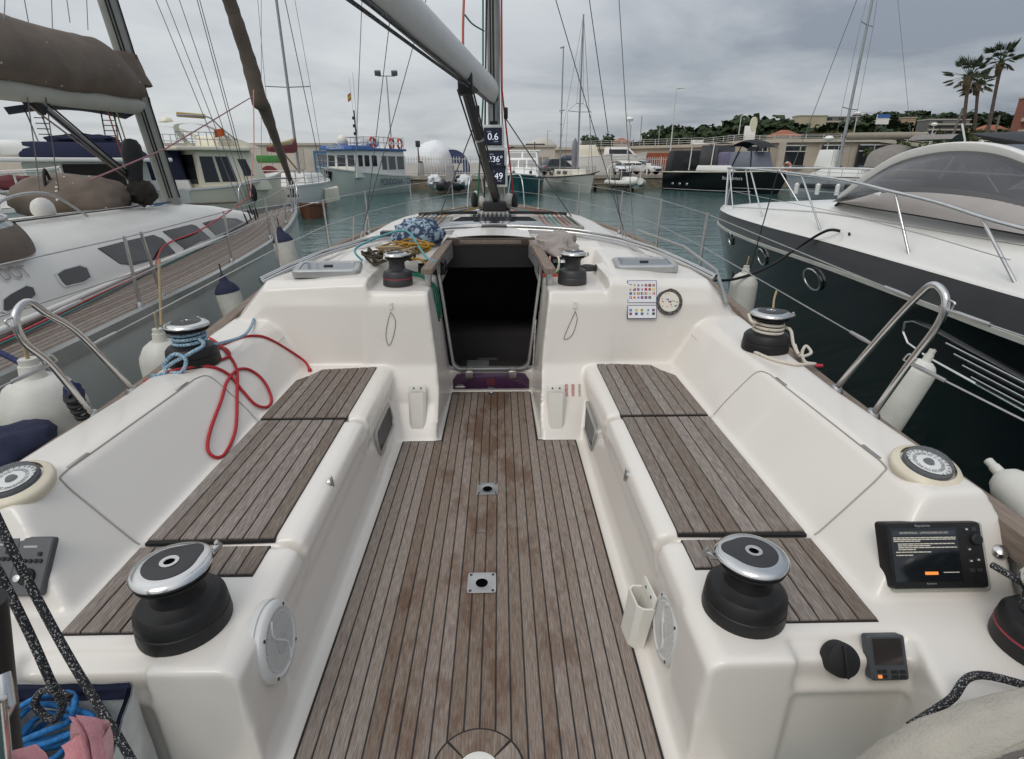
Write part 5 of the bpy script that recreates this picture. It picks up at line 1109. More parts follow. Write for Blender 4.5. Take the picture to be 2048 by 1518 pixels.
cs2 = [aX(1688, 400, 4.12), aX(1760, 383, 4.02), aX(1757, 402, 4.0), aX(1730, 402, 4.05)]
MB().rings([cs2, [p + Vector((.12, .02, -.02)) for p in cs2]]).build('wiper_housing', CRM, MY_, bevel=.01)
m = MB(); w0 = [aX(1935, 266, 5.2), aX(2060, 285, 5.2), aX(2060, 305, 5.2), aX(1985, 285, 5.2)]
m.rings([w0, [p + Vector((.9, .1, .03)) for p in w0]]).build('radar_wing', BLACK, MY_, bevel=.01)
lump('helm_seat', aX(2040, 405, 4.9), (.25, .25, .12), M('helm_grey', (.10, .11, .13), .5), None, None, 4, .05, MY_)
# cleats and black warps
cl_ = onb(BVD, 1690, 470, .0, 3.75)[0]
MB().box(cl_.x - .05, cl_.x + .05, cl_.y - .16, cl_.y + .16, GZ + .01, GZ + .04).build('fairlead', CHROME, MY_, bevel=.01)
rope('black_mooring_warp', [cl_ + Vector((0, .1, .03)), cl_ + Vector((-.10, .2, .02)), aY(1600, 492, 6.6), aY(1540, 532, 6.4), aY(1470, 558, 6.2), aY(1405, 560, 5.9)], .016, BLACKR, 'black mooring rope sagging from the motor yacht to the foreground yacht')
rope('black_fender_line', [cl_ + Vector((0, -.06, .03)), aY(1705, 490, 5.9), aY(1720, 540, 5.8), aY(1727, 570, 5.75)], .012, BLACKR, 'short black line hanging down from the motor yacht fairlead')
for a, b_, l in (((1995, 412), (1860, 690), 'black fender line tied to the motor yacht rail at the right'), ((1556, 342), (1500, 540), 'black line hanging from the motor yacht bow rail'), ((1474, 440), (1462, 590), 'dark blue line hanging below the motor yacht bow')):
    y = {1995: 4.65, 1556: 7.6, 1474: 9.6}[a[0]]
    rope('fender_line', [aY(*a, y), aY((a[0] + b_[0]) / 2, (a[1] + b_[1]) / 2, y - .05), aY(*b_, y - .15)], .008, BLACKR, l)
# ---------------------------------------------------------------- fenders
def fender(name, top, r, L, label, cap=None, mat=VIN, group='white fenders between the boats', tilt=(0, 0), HL=.16):
    F = thing(name, label, 'fender', top, 0, group); F.rotation_euler = (tilt[0], tilt[1], 0)
    prof = [(0, -L)] + [(r * math.sin(a), -L + r * .8 * (1 - math.cos(a))) for a in [math.pi / 2 * k / 6 for k in range(1, 7)]] + [(r, -r * 1.2), (r * .96, -r * .9), (r * .72, -r * .45), (r * .42, -r * .22), (r * .30, -.04), (r * .26, .02), (0, .025)]
    MB().lathe(prof, n=28).build('body', mat, F, smooth=60)
    if cap: MB().lathe([(r * 1.02, -r * 1.05), (r * .985, -r * .86), (r * .74, -r * .42), (r * .45, -r * .18), (r * .33, .0), (r * .2, .05)], n=28, cap=False).build('top_cap', cap, F, smooth=60)
    tube('eye', [(0, 0, 0), (.0, 0, .05)], r * .22, cap or mat, F); tube('hanging_line', [(0, 0, .04), (0.01, .0, HL)], .008, WIRED if cap else ROPE_TAN, F)
    return F
fender('fender', aX(62, 738, -2.05), .17, .85, 'large stained white fender at the left edge, tied with a navy rope')
fender('fender', aX(318, 672, -2.15), .145, .7, 'round topped white fender just behind the port coaming winch')
fender('fender', aX(447, 560, -2.66), .115, .72, 'white fender with a navy hood hanging from the left yacht nearer the cockpit', NAVY, tilt=(0, R(-8)))
fender('fender', aX(560, 462, -2.74), .125, .80, 'white fender with a navy hood hanging from the left yacht further forward', NAVY, tilt=(0, R(-8)))
fender('fender', aX(1492, 540, 2.95), .155, .9, 'white fender hanging low under the black bow of the motor yacht')
fender('fender', aX(1856, 716, 2.35), .078, .50, 'slim white fender between the hulls below the starboard gate hoop', tilt=(0, R(18)), HL=.05)
fender('fender', aX(1996, 942, 1.88), .07, .5, 'pale fender lying along the starboard rail at the right edge', tilt=(R(-70), R(-10)), HL=.02)
rope('navy_rope', [aX(0, 705, -2.35), aX(60, 735, -2.2), aX(125, 768, -2.0), aX(152, 785, -1.9)], .014, M('rope_navy', (.02, .03, .10), .8, var=.3, scale=100), 'navy blue rope tied across the top of the stained fender')
lump('rope_knot', aX(148, 790, -1.8), (.035, .04, .06), MATS['rope_navy'], 'navy rope knot on the port gate hoop', 'knot', 3, .3)
lump('navy_fender_sock', aX(22, 900, -1.95), (.13, .2, .09), NAVY, 'dark navy fender cover lying outside the port rail', 'cover', 9, .2)
rope('tan_lanyard', [aX(318, 520, -2.2), aX(320, 580, -2.2), aX(323, 650, -2.2)], .010, ROPE_TAN, 'tan fender lanyard hanging above the port coaming winch')
rope('tan_lanyard', [aX(1553, 582, 1.75), aX(1548, 600, 1.72), aX(1546, 625, 1.7)], .006, ROPE_TAN, 'short tan lanyard hitched to the starboard lifeline above the winch')
for k in range(4): MB().torus(aX(146 + k * 7, 795 + k * 11, -1.68), .024, .012, (0, -.5, 1), 14, 6).build('black_tape_turn', BLACKR, YB)
# ================================================================ water, quay, land
def water():
    m = bpy.data.materials.new('harbour_water'); m.use_nodes = True; t = m.node_tree; p = t.nodes['Principled BSDF']; L = t.links.new
    p.inputs['Base Color'].default_value = (.036, .092, .086, 1); p.inputs['Roughness'].default_value = .10; p.inputs['IOR'].default_value = 1.33
    tc = N(t, 'ShaderNodeTexCoord'); h = None
    for sc, st, w in ((.55, (1, 1.8, 1), .30), (2.2, (1, 1.6, 1), .5), (7, (1, 1.4, 1), .35)):
        mp = N(t, 'ShaderNodeMapping'); mp.inputs['Scale'].default_value = st; mp.inputs['Rotation'].default_value = (0, 0, R(20) * sc); L(tc.outputs['Object'], mp.inputs[0])
        n = N(t, 'ShaderNodeTexNoise'); n.inputs['Scale'].default_value = sc; n.inputs['Detail'].default_value = 3; L(mp.outputs[0], n.inputs['Vector'])
        q = N(t, 'ShaderNodeMath', operation='MULTIPLY'); L(n.outputs[0], q.inputs[0]); q.inputs[1].default_value = w / sc ** .75
        if h is None: h = q
        else:
            a = N(t, 'ShaderNodeMath', operation='ADD'); L(h.outputs[0], a.inputs[0]); L(q.outputs[0], a.inputs[1]); h = a
    b = N(t, 'ShaderNodeBump'); b.inputs['Strength'].default_value = .55; b.inputs['Distance'].default_value = .22; L(h.outputs[0], b.inputs['Height']); L(b.outputs[0], p.inputs['Normal'])
    return m
w = MB(); w.add([(-3000, -200, WATER), (3000, -200, WATER), (3000, 4000, WATER), (-3000, 4000, WATER)], [(0, 1, 2, 3)])
tag(w.build('water', water(), None, smooth=0), kind='structure')
QT = .35
CONC = M('quay_concrete', (.33, .29, .25), .85, var=.2, scale=.8, bump=.3, bscale=6); STONE = M('quay_stone', (.20, .165, .12), .9, var=.35, scale=1.6, bump=.6, bscale=5, stretch=(1, 1, 2.5))
q = MB(); front = [(-200, 66), (-30, 56.5), (-8, 58.5), (12, 62.5), (24, 66), (60, 70), (140, 74), (300, 90)]
q.rings([[(x, y, -3) for x, y in front], [(x, y, QT) for x, y in front]], closed=False); q.build('quay_wall', STONE, None, smooth=0)
tag(bpy.data.objects['quay_wall'], kind='structure')
g = MB(); n = len(front); g.add([(x, y, QT) for x, y in front] + [(2500 if i > 4 else x * 3, 3500, QT) for i, (x, y) in enumerate(front)], [(i, i + 1, n + i + 1, n + i) for i in range(n - 1)])
tag(g.build('ground', CONC, None, smooth=0), kind='structure')
c = MB(); c.rings([[(x, y - .12, QT - .28), (x, y - .12, QT + .06), (x, y + .5, QT + .06), (x, y + .5, QT - .28)] for x, y in front]); tag(c.build('quay_kerb', M('kerb_concrete', (.38, .33, .27), .85, var=.2, scale=1.2), None, smooth=0), kind='structure')
# ---------------------------------------------------------------- boat kit
def bhull(parent, L, B, f0, f1, mat, p=2.4, tw=.85, name='hull', n=22, stripe=None, deck=None):
    rs = []; ds = []
    for i in range(n + 1):
        s = i / n; x = -L / 2 + L * s; b = B / 2 * (tw + (1 - tw) * min(1, s * 2.2)) * (1 - max(0, (s - .35) / .65) ** p); b = max(b, .02); z = f0 + (f1 - f0) * s ** 1.8
        rk = .10 * L * max(0, (s - .7) / .3) ** 1.4; wl = b * (.93 - .38 * s); k = 1 - .0 * s
        rs.append([(x, b, z), (x - rk * .3, b - (b - wl) * .35, z * .6), (x - rk * .7, wl, .05), (x - rk, wl * .7, -.5), (x - rk, -wl * .7, -.5), (x - rk * .7, -wl, .05), (x - rk * .3, -b + (b - wl) * .35, z * .6), (x, -b, z)])
        ds.append([(x, b - .03, z - .04), (x, 0, z + .03), (x, -b + .03, z - .04)])
    h = MB().rings(rs).build(name, mat, parent, smooth=50)
    MB().rings(ds, closed=False).build('deck', deck or GELW, parent, smooth=60)
    MB().rings([[(r[0][0] + .01, r[0][1] + .03, r[0][2] - .05), (r[0][0] + .01, r[0][1] + .03, r[0][2] + .03), (r[0][0], r[0][1] - .03, r[0][2] + .03)] for r in rs] ).build('gunwale', stripe or mat, parent)
    MB().rings([[(r[7][0] + .01, r[7][1] - .03, r[7][2] - .05), (r[7][0] + .01, r[7][1] - .03, r[7][2] + .03), (r[7][0], r[7][1] + .03, r[7][2] + .03)] for r in rs]).build('gunwale', stripe or mat, parent)
    return h
def cabin(parent, x0, x1, w, z0, z1, mat, fs=.3, as_=.1, ws=.08, name='cabin', bevel=.05, yc=0):
    b = MB(); b.add([(x0, yc - w, z0), (x1, yc - w, z0), (x1, yc + w, z0), (x0, yc + w, z0), (x0 + as_, yc - w + ws, z1), (x1 - fs, yc - w + ws, z1), (x1 - fs, yc + w - ws, z1), (x0 + as_, yc + w - ws, z1)], [(0, 3, 2, 1), (4, 5, 6, 7), (0, 1, 5, 4), (1, 2, 6, 5), (2, 3, 7, 6), (3, 0, 4, 7)])
    o = b.build(name, mat, parent, bevel=bevel); o['_c'] = (x0, x1, w, z0, z1, fs, as_, ws, yc); return o
def cwin(cab, face, a0, a1, h0, h1, mat=None, fr=None, name='window'):     # window on a cabin face: 's+','s-','f','a'; fractions along and up
    x0, x1, w, z0, z1, fs, as_, ws, yc = cab['_c']; par = cab.parent
    def pt(u, v, off):
        z = z0 + (z1 - z0) * v
        if face[0] == 's':
            sg = 1 if face[1] == '+' else -1; xa = x0 + as_ * v; xb = x1 - fs * v; return (xa + (xb - xa) * u, yc + sg * (w - ws * v + off), z)
        ww = w - ws * v; y = yc + -ww + 2 * ww * u
        return (x1 - fs * v + off, y, z) if face == 'f' else (x0 + as_ * v - off, y, z)
    def ring(e, off): return [pt(a0 - e, h0 - e, off), pt(a1 + e, h0 - e, off), pt(a1 + e, h1 + e, off), pt(a0 - e, h1 + e, off)]
    o = MB().rings([ring(0, -.03), ring(0, .015)]).build(name, mat or GLASSD, par, smooth=0)
    if fr: MB().rings([ring(.03, -.03), ring(.03, .008)]).build('window_frame', fr, o, smooth=0)
    return o
def rail(parent, pts, h, n, mat=None, rails=(1, .5), r=.02, name='rail', r2=None):
    mat = mat or CHROMEB; P = [Vector(p) for p in pts]; seg = [0]
    for a, b_ in zip(P, P[1:]): seg.append(seg[-1] + (b_ - a).length)
    def at(d):
        for i in range(len(P) - 1):
            if d <= seg[i + 1] + 1e-6: return P[i].lerp(P[i + 1], (d - seg[i]) / max(1e-6, seg[i + 1] - seg[i]))
        return P[-1]
    for k in range(n + 1):
        p = at(seg[-1] * k / n); tube(name + '_post', [p, p + Vector((0, 0, h))], r, mat, parent, 6)
    for f in rails: tube(name, [p + Vector((0, 0, h * f)) for p in P], r2 or r * .9, mat, parent, 6)
def lifebuoy(parent, c, axis, R_=.32, r=.085, mat=None):
    RD = mat or M('buoy_red', (.55, .06, .035), .5); B_ = MB().torus(c, R_, r, axis, 24, 8).build('lifebuoy', RD, parent, smooth=80)
    a = Vector(axis).normalized(); u = a.orthogonal().normalized(); w = a.cross(u)
    for k in range(4):
        t = math.pi / 4 + k * math.pi / 2; d = u * math.cos(t) + w * math.sin(t); tg = a.cross(d); MB().tube([Vector(c) + d * R_ - tg * .07, Vector(c) + d * R_ + tg * .07], r * 1.08, 8).build('reflective_band', GELW, B_)
def boat(name, label, p0, p1, cat='boat', group=None):             # stern and bow on the water -> placed empty, length
    a, b_ = Vector((p0[0], p0[1], 0)), Vector((p1[0], p1[1], 0)); d = b_ - a; o = thing(name, label, cat, ((a.x + b_.x) / 2, (a.y + b_.y) / 2, WATER), math.atan2(d.y, d.x), group); return o, d.length
def W2L(o, p): 
    q = Vector(p) - Vector(o.location); c, s = math.cos(-o.rotation_euler[2]), math.sin(-o.rotation_euler[2]); return Vector((q.x * c - q.y * s, q.x * s + q.y * c, q.z))
XY = lambda px, y: (aY(px, 330, y).x, y)
def mastkit(o, x, h, z0=1.2, r=.075, sp=((.45, 1.1), (.72, .8)), mat=None, stays=True, L=9, B=2.8):
    mat = mat or ALUG; m_ = MB().tube([(x, 0, z0), (x, 0, z0 + h)], [r, r * .8], 10).build('mast', mat, o, smooth=60)
    prev = [(x - .1, B / 2 - .1, 1.0), (x - .1, -B / 2 + .1, 1.0)]
    for f, w_ in sp:
        z = z0 + h * f; tube('spreader', [(x, -w_, z + .05), (x, 0, z), (x, w_, z + .05)], .03, mat, o, 6)
        for k, s in ((0, 1), (1, -1)): tube('shroud', [prev[k], (x, s * w_, z + .05)], .014, WIRE, o, 5); prev[k] = (x, s * w_, z + .05)
    for k in (0, 1): tube('shroud', [prev[k], (x, 0, z0 + h)], .014, WIRE, o, 5)
    if stays: tube('forestay', [(L / 2 - .2, 0, 1.2), (x, 0, z0 + h)], .025, WIRE, o, 5); tube('backstay', [(-L / 2 + .1, 0, 1.1), (x, 0, z0 + h)], .014, WIRE, o, 5)
BLUEP = M('boat_blue', (.045, .13, .36), .45, var=.08); TEAL = M('boat_teal', (.008, .075, .085), .25, coat=.3); PALEG = M('hull_pale_green', (.54, .58, .53), .4, var=.06, scale=.7); CREAM = M('boat_cream', (.76, .71, .58), .4, var=.05, scale=.6); WHT = M('boat_white', (.78, .765, .73), .35, var=.04, scale=.6)
GLW = M('window_dark', (.025, .028, .032), .08, var=0); GLM = M('window_mid', (.12, .13, .14), .1, var=0); BURG = M('burgundy_cloth', (.20, .03, .04), .85, var=.15); NAVYB = M('navy_boat_cloth', (.012, .016, .05), .8, var=.15); BLKC = M('black_canvas', (.012, .012, .014), .75, var=.2)
# 1 excursion boat
o, L = boat('excursion_boat', 'white excursion boat with blue roof and red lifebuoys moored at the quay', XY(790, 55.5), XY(634, 46.2)); o.scale[2] = 1.18
bhull(o, L, 3.9, 1.25, 1.95, PALEG, p=2.2, stripe=GELW)
c_ = cabin(o, -L * .44, L * .23, 1.55, 1.2, 3.0, WHT, .12, .0, .06)
for u0, u1 in ((.02, .17), (.21, .36), (.40, .50)): 
    for f in ('s+', 's-'): cwin(c_, f, u0, u1, .28, .80, GLM, WHT)
for u0, u1 in ((.60, .70), (.75, .84), (.88, .96)): 
    for f in ('s+', 's-'): cwin(c_, f, u0, u1, .42, .82, GLW)
for u0, u1 in ((.06, .28), (.36, .64), (.72, .94)): cwin(c_, 'f', u0, u1, .42, .82, GLW)
cabin(o, -L * .46, L * .05, 1.66, 3.0, 3.16, BLUEP, .0, .0, .0, 'roof_edge', .02); r_ = cabin(o, L * .02, L * .28, 1.72, 3.0, 3.30, BLUEP, .05, .0, .1, 'wheelhouse_roof', .04)
text('boat_name', 'POSIDONIA I', .30, (L * .281 - .02, 0, 3.15), (0, 1, 0), (0, 0, 1), GELW, o)
rail(o, [(-L * .44, 1.5, 3.16), (-L * .02, 1.5, 3.16)], .75, 6, r=.025); rail(o, [(-L * .44, -1.5, 3.16), (-L * .02, -1.5, 3.16)], .75, 6, r=.025); rail(o, [(-L * .02, 1.5, 3.16), (-L * .02, -1.5, 3.16)], .75, 3, r=.025)
for x, y in ((-.0, 1.55), (-L * .26, 1.55), (-L * .38, 1.55), (-.2, -1.55)): lifebuoy(o, (x, y, 3.52), (0, 1, .0), .33)
MB().lathe([(0, -.9), (.36, -.86), (.40, -.6), (.40, .6), (.36, .86), (0, .9)], (-L * .16, 0, 3.62), (1, 0, 0), 18).build('liferaft_canister', WHT, o)
MB().ball((L * .13, -.5, 3.62), .40, 16, (1, 1, .95)).build('radome', CREAM, o)
tube('signal_mast', [(L * .02, .1, 3.3), (L * .02, .1, 5.6)], .06, GUN, o); 
for k, z in enumerate((4.1, 4.6, 5.1)): MB().lathe([(.07, -.1), (.07, .1)], (L * .02 + .2, .1, z), n=8).build('signal_lamp', BLACK, o)
rail(o, [(L * .24, 1.5, 1.6), (L * .42, .8, 1.85), (L * .49, 0, 1.95), (L * .42, -.8, 1.85), (L * .24, -1.5, 1.6)], .8, 8, r=.022)
text('side_lettering', 'POSIDONIA I CRE', .62, (-L * .26, 1.93, .86), (-1, 0, 0), (0, 0, 1), M('letter_navy', (.03, .04, .11), .5), o)
a_ = MB(); a_.rings([[(L * .455, .30, 1.72), (L * .41, .62, 1.62), (L * .41, .46, 1.05)], [(L * .47, .36, 1.72), (L * .425, .68, 1.62), (L * .425, .52, 1.05)]]).build('anchor_pocket', BLACK, o)
tube('aerial', [(L * .1, .9, 3.3), (L * .1, 1.0, 7.8)], .012, WIRE, o, 5)
fl = MB(); fl.grid(lambda u, v: (L * .04 + .35 * u, .1 + .05 * math.sin(5 * u), 6.3 + .45 * v - .25 * u), 8, 4); F_ = fl.build('ensign', M('flag_red', (.5, .05, .03), .8), o); tube('flag_halyard', [(L * .03, .1, 5.5), (L * .04, .1, 7.6)], .010, WIRE, o, 5)
fl = MB(); fl.grid(lambda u, v: (L * .04 + .36 * u, .1 + .05 * math.sin(5 * u) + .012, 6.42 + .22 * v - .25 * u), 8, 2); fl.build('ensign_yellow_band', M('flag_yellow', (.60, .42, .03), .8), o)
# 2 teal motor boat, bow on
o, L = boat('teal_motorboat', 'motorboat with teal hull and white cabin, bow towards the camera', XY(1052, 57), XY(1037, 47.0))
bhull(o, L, 4.0, 1.35, 1.75, TEAL, p=2.6, stripe=WHT)
c_ = cabin(o, -L * .05, L * .30, 1.55, 1.5, 2.15, WHT, 1.5, 0, .25, 'trunk', .12); c2_ = cabin(o, -L * .25, L * .10, 1.5, 1.6, 3.55, WHT, 1.1, .1, .22, 'wheelhouse', .08)
for u0, u1 in ((.06, .36), (.40, .62), (.66, .94)): cwin(c2_, 'f', u0, u1, .32, .62, GLM); 
for u0, u1 in ((.06, .46), (.52, .94)): cwin(c2_, 'f', u0, u1, .72, .93, GLM)
rail(o, [(0, 1.75, 1.5), (L * .3, 1.2, 1.65), (L * .47, .25, 1.75), (L * .47, -.25, 1.75), (L * .3, -1.2, 1.65), (0, -1.75, 1.5)], .75, 9, r=.02)
MB().box(L * .40, L * .44, -.18, .18, 1.1, 1.6).build('anchor_roller', GUN, o, bevel=.02); cabin(o, -L * .2, 0, 1.55, 3.55, 3.62, WHT, .1, 0, 0, 'hardtop', .02)
m = MB(); m.grid(lambda u, v: (-L * .25 - .9 * v, -1.55 + .9 * u, 3.62 + .35 * math.sin(math.pi * u) * (1 - v * .3)), 8, 4); m.build('bimini', BLKC, o); tube('radar_bar', [(-L * .1, .2, 4.1), (-L * .1, 1.9, 4.1)], .06, GUN, o); tube('radar_post', [(-L * .1, 1.0, 3.6), (-L * .1, 1.0, 4.3)], .04, GUN, o)
for y in (-.5, .9): MB().ball((L * .36, y, 1.85), .14, 10).build('deck_light', GUN, o)
# 3 white covered rib
o, L = boat('covered_rib', 'inflatable boat half covered with white tarpaulin beside the quay', XY(905, 57), XY(893, 50.5))
for s in (1, -1):
    tube('inflatable_tube', spline([(-L / 2, s * 1.15, .55), (0, s * 1.2, .55), (L * .35, s * .8, .65), (L * .5, s * .15, .8)], 6), .30, GUN, o, 12)
    lump('tarpaulin', (L * .12, s * 1.35, .95), (1.7, .62, .62), M('tarp_white', (.66, .67, .68), .7, var=.06, scale=3), None, None, 7 + s, .35, o)
MB().box(-L * .5, L * .3, -.95, .95, .2, .5).build('floor', GUN, o); cabin(o, -L * .15, L * .1, .42, .5, 2.35, M('console_cloth', (.27, .25, .25), .8, var=.12), .35, .1, .1, 'console_cover', .06)
MB().box(L * .12, L * .3, -.8, .8, .5, .95).build('bow_locker', M('locker_grey', (.30, .30, .29), .6), o, bevel=.05); lump('outboard', (-L * .05, .75, .9), (.5, .35, .6), BLACK, None, None, 3, .1, o)
# 4 small grey sailing yacht
o, L = boat('small_sailing_yacht', 'small grey and white sailing yacht with furled sails in front of the parked cars', XY(1108, 59), XY(1190, 52.5), 'yacht')
bhull(o, L, 2.9, 1.25, 1.65, M('hull_pale_grey', (.47, .47, .44), .4, var=.06), p=2.3, stripe=M('stripe_dark_teak', (.04, .03, .025), .5)); c_ = cabin(o, -L * .30, L * .16, .95, 1.35, 2.0, CREAM, .3, .1, .1)
for u0, u1 in ((.2, .42), (.55, .8)): 
    for f in ('s+', 's-'): cwin(c_, f, u0, u1, .35, .8, GLW)
sx = .06 * L
mastkit(o, L * .10, 13, 1.4, .085, ((.42, 1.25), (.47, .35)), L=L); tube('mizzen_mast', [(-L * .34, 0, 1.4), (-L * .34, 0, 12.5)], [.07, .055], ALUG, o, 8)
for k in range(5): tube('mast_step', [(-L * .34, -.18, 3 + k * 1.0), (-L * .34, .18, 3 + k * 1.0)], .02, ALUG, o, 5)
MB().box(-L * .34 - .5, -L * .34 + .1, -.05, .05, 12.4, 12.5).build('wind_sensor', ALUG, o); tube('radar_platform', [(-L * .34 - .4, 0, 7.2), (-L * .34 + .5, 0, 7.2)], .05, ALUG, o)
lump('mainsail_bundle', (L * .02, 0, 3.25), (.28, .28, 1.4), M('sail_mauve', (.25, .23, .27), .9), None, None, 3, .25, o); lump('boom_cover', (-L * .12, 0, 3.0), (1.3, .25, .25), M('cover_slate', (.06, .075, .11), .85), None, None, 6, .2, o)
rail(o, [(-L * .45, -1.1, 1.4), (0, -1.35, 1.45), (L * .35, -.7, 1.55), (L * .52, 0, 1.65)], .7, 8, r=.018); rail(o, [(-L * .45, 1.1, 1.4), (0, 1.35, 1.45), (L * .35, .7, 1.55), (L * .52, 0, 1.65)], .7, 8, r=.018)
text('boat_name', 'Youngstar', .52, (L * .06, -1.30, .98), (1, 0, 0), (0, 0, 1), GUN, o); tube('bowsprit', [(L * .42, 0, 1.65), (L * .60, 0, 1.85)], .05, TEAKDK, o)
# 5 white rib on a wooden pontoon
o, L = boat('white_rib', 'white inflatable boat with cream bimini beside the wooden pontoon', XY(1235, 60.5), XY(1280, 55))
for s in (1, -1): tube('inflatable_tube', spline([(-L / 2, s * 1.05, .65), (0, s * 1.1, .65), (L * .35, s * .8, .75), (L * .52, s * .1, .95)], 6), .32, M('hypalon_white', (.62, .62, .58), .5), o, 12)
MB().rings([[(-L * .45, -.8, .1), (-L * .45, .8, .1), (-L * .45, .9, .6), (-L * .45, -.9, .6)], [(L * .4, -.3, .3), (L * .4, .3, .3), (L * .4, .5, .85), (L * .4, -.5, .85)]]).build('hull', WHT, o)
cabin(o, L * .0, L * .3, .7, .8, 1.3, WHT, .5, 0, .15, 'bow_cushion', .1); cabin(o, -L * .2, L * .02, .5, .6, 1.7, GUN, .3, .1, .05, 'console', .05)
m = MB(); m.grid(lambda u, v: (-L * .38 + L * .55 * u, -1.0 + 2 * v, 2.55 + .18 * math.sin(math.pi * u)), 8, 6); m.build('bimini', CREAM, o, smooth=80)
for x, y in ((-L * .38, -1), (-L * .38, 1), (L * .16, -1), (L * .16, 1)): tube('bimini_pole', [(x * .9, y, .8), (x, y, 2.58)], .03, WHT, o)
tube('arch', spline([(-L * .42, -1.0, .8), (-L * .5, -1.0, 2.0), (-L * .42, 0, 2.6), (-L * .5, 1, 2.0), (-L * .42, 1, .8)], 6), .07, WHT, o)
PT = thing('wooden_pontoon', 'weathered wooden pontoon between the small yacht and the white inflatable', 'pontoon', (*XY(1222, 57), WATER), R(-35))
WD = M('pontoon_wood', (.13, .105, .08), .85, var=.3, scale=4)
for k in range(9): MB().box(-2.2 + k * .5, -2.2 + k * .5 + .46, -1.1, 1.1, .55, .68).build('plank', WD, PT, smooth=0)
for x in (-2, 2):
    for y in (-.9, .9): MB().lathe([(.16, -.8), (.16, .55)], (x, y, 0), n=10).build('pile', M('pile_dark', (.05, .04, .035), .9), PT)
# 6 black motorboat
o, L = boat('black_motorboat', 'long black motorboat with cream trim and dark canopies by the quay building', XY(1352, 60.5), XY(1585, 49.5))
bhull(o, L, 3.9, 1.75, 1.95, BLK, p=2.6, tw=.95, stripe=CREAM)
cabin(o, -L * .20, L * .14, 1.5, 1.85, 2.35, WHT, .5, .1, .1, 'coaming', .06); m = MB(); m.grid(lambda u, v: (-L * .28 + L * .22 * u, -1.5 + 3 * v, 4.25 + .10 * math.sin(math.pi * v)), 6, 8); m.build('hardtop', CREAM, o, smooth=80)
for x, y in ((-L * .27, -1.4), (-L * .27, 1.4), (-L * .07, -1.4), (-L * .07, 1.4)): tube('hardtop_post', [(x, y, 1.9), (x + .1, y * .97, 4.25)], .05, WHT, o)
cabin(o, -L * .19, -L * .02, 1.35, 2.0, 4.1, M('canopy_window', (.05, .045, .05), .2), .2, .1, .1, 'canopy', .05)
MB().box(-L * .05, L * .10, -1.2, 1.2, 2.2, 3.5).build('seat_covers', M('mauve_cover', (.16, .14, .22), .85, var=.12), o, bevel=.25)
m = MB(); m.grid(lambda u, v: (L * .06 + L * .26 * u, -1.35 + 2.7 * v, 3.45 + 1.05 * math.sin(math.pi * (.12 + .8 * u)) ** .7 - .2 * abs(2 * v - 1) ** 3), 12, 8); m.build('bimini', BLKC, o, smooth=80)
c_ = cabin(o, L * .07, L * .30, 1.3, 2.1, 3.5, M('spray_window', (.17, .18, .22), .2), .5, .2, .1, 'spray_enclosure', .05)
for y in (-1, 1): tube('enclosure_bow', [(L * .10, y * 1.3, 2.1), (L * .16, y * 1.25, 4.0)], .05, BLACK, o); tube('enclosure_bow', [(L * .26, y * 1.3, 2.1), (L * .24, y * 1.25, 4.0)], .05, BLACK, o)
text('boat_name', 'Bonaventura', .42, (L * .16, -1.93, 1.28), (1, 0, 0), (0, 0, 1), M('name_silver', (.55, .55, .55), .4), o)
for x in (-L * .38, -L * .31, -L * .24): MB().ball((x, -1.92, .62), .13, 10, (1.2, .4, 1)).build('exhaust_port', CHROMEB, o)
tube('waterline_stripe', [(-L * .48, -1.83, .14), (0, -1.93, .14), (L * .3, -1.5, .18)], .035, M('boot_top', (.30, .30, .30), .5), o)
# 7 grey sailing yacht by the building
o, L = boat('grey_sailing_yacht', 'light grey sailing yacht with beige sail cover behind the motor yacht', XY(1575, 47), XY(1845, 40), 'yacht'); o.rotation_euler[2] += math.pi
bhull(o, L, 3.8, 1.45, 1.75, M('hull_light_grey', (.40, .42, .45), .35, var=.04), p=2.4, stripe=WHT)
c_ = cabin(o, -L * .22, L * .30, 1.3, 1.6, 2.25, WHT, 1.5, .1, .2)
for x in (-L * .12, L * .05, L * .22): MB().box(x - .55, x + .55, 1.80, 1.86, .78, 1.12).build('hull_window', GLW, o, bevel=.02)
ml_ = W2L(o, (*XY(1668, 43.5), 0)).x
mastkit(o, ml_, 15.5, 2.2, .11, ((.26, 1.5), (.60, 1.2)), M('mast_silver', (.36, .38, .38), .4, metal=.5), L=L, B=3.6)
b_ = MB(); b_.tube([(ml_ - .2, 0, 4.4), (ml_ - 5.2, 0, 4.3)], [.26, .24], 12); b_.build('boom_cover', M('cover_beige', (.27, .235, .19), .9, var=.1), o, smooth=60)
m = MB(); m.grid(lambda u, v: (ml_ - 2.2 - 2.6 * u, -1.5 + 3 * v, 2.3 + 1.5 * math.sin(math.pi * v) ** .45 * (.35 + .65 * math.sin(math.pi * (.2 + .6 * u)))), 10, 10); m.build('sprayhood', M('hood_taupe', (.22, .20, .185), .8, var=.12), o, smooth=80)
m = MB(); m.grid(lambda u, v: (ml_ - 4.6 - 2.4 * u, -1.7 + 3.4 * v, 4.0 + .35 * math.sin(math.pi * v)), 6, 8); m.build('bimini', MATS['hood_taupe'], o, smooth=80)
text('cover_lettering', 'BAY', .55, (ml_ - 5.5, 1.2, 4.28), (-1, 0, 0), (0, .5, 1), WHT, o)
cabin(o, ml_ + .2, ml_ + 1.6, .6, 2.2, 3.5, WHT, .2, .1, .1, 'deck_box', .06); rail(o, [(-L * .48, 1.6, 1.5), (0, 1.85, 1.55), (L * .35, 1.0, 1.65), (L * .5, 0, 1.75)], .7, 9, r=.018)
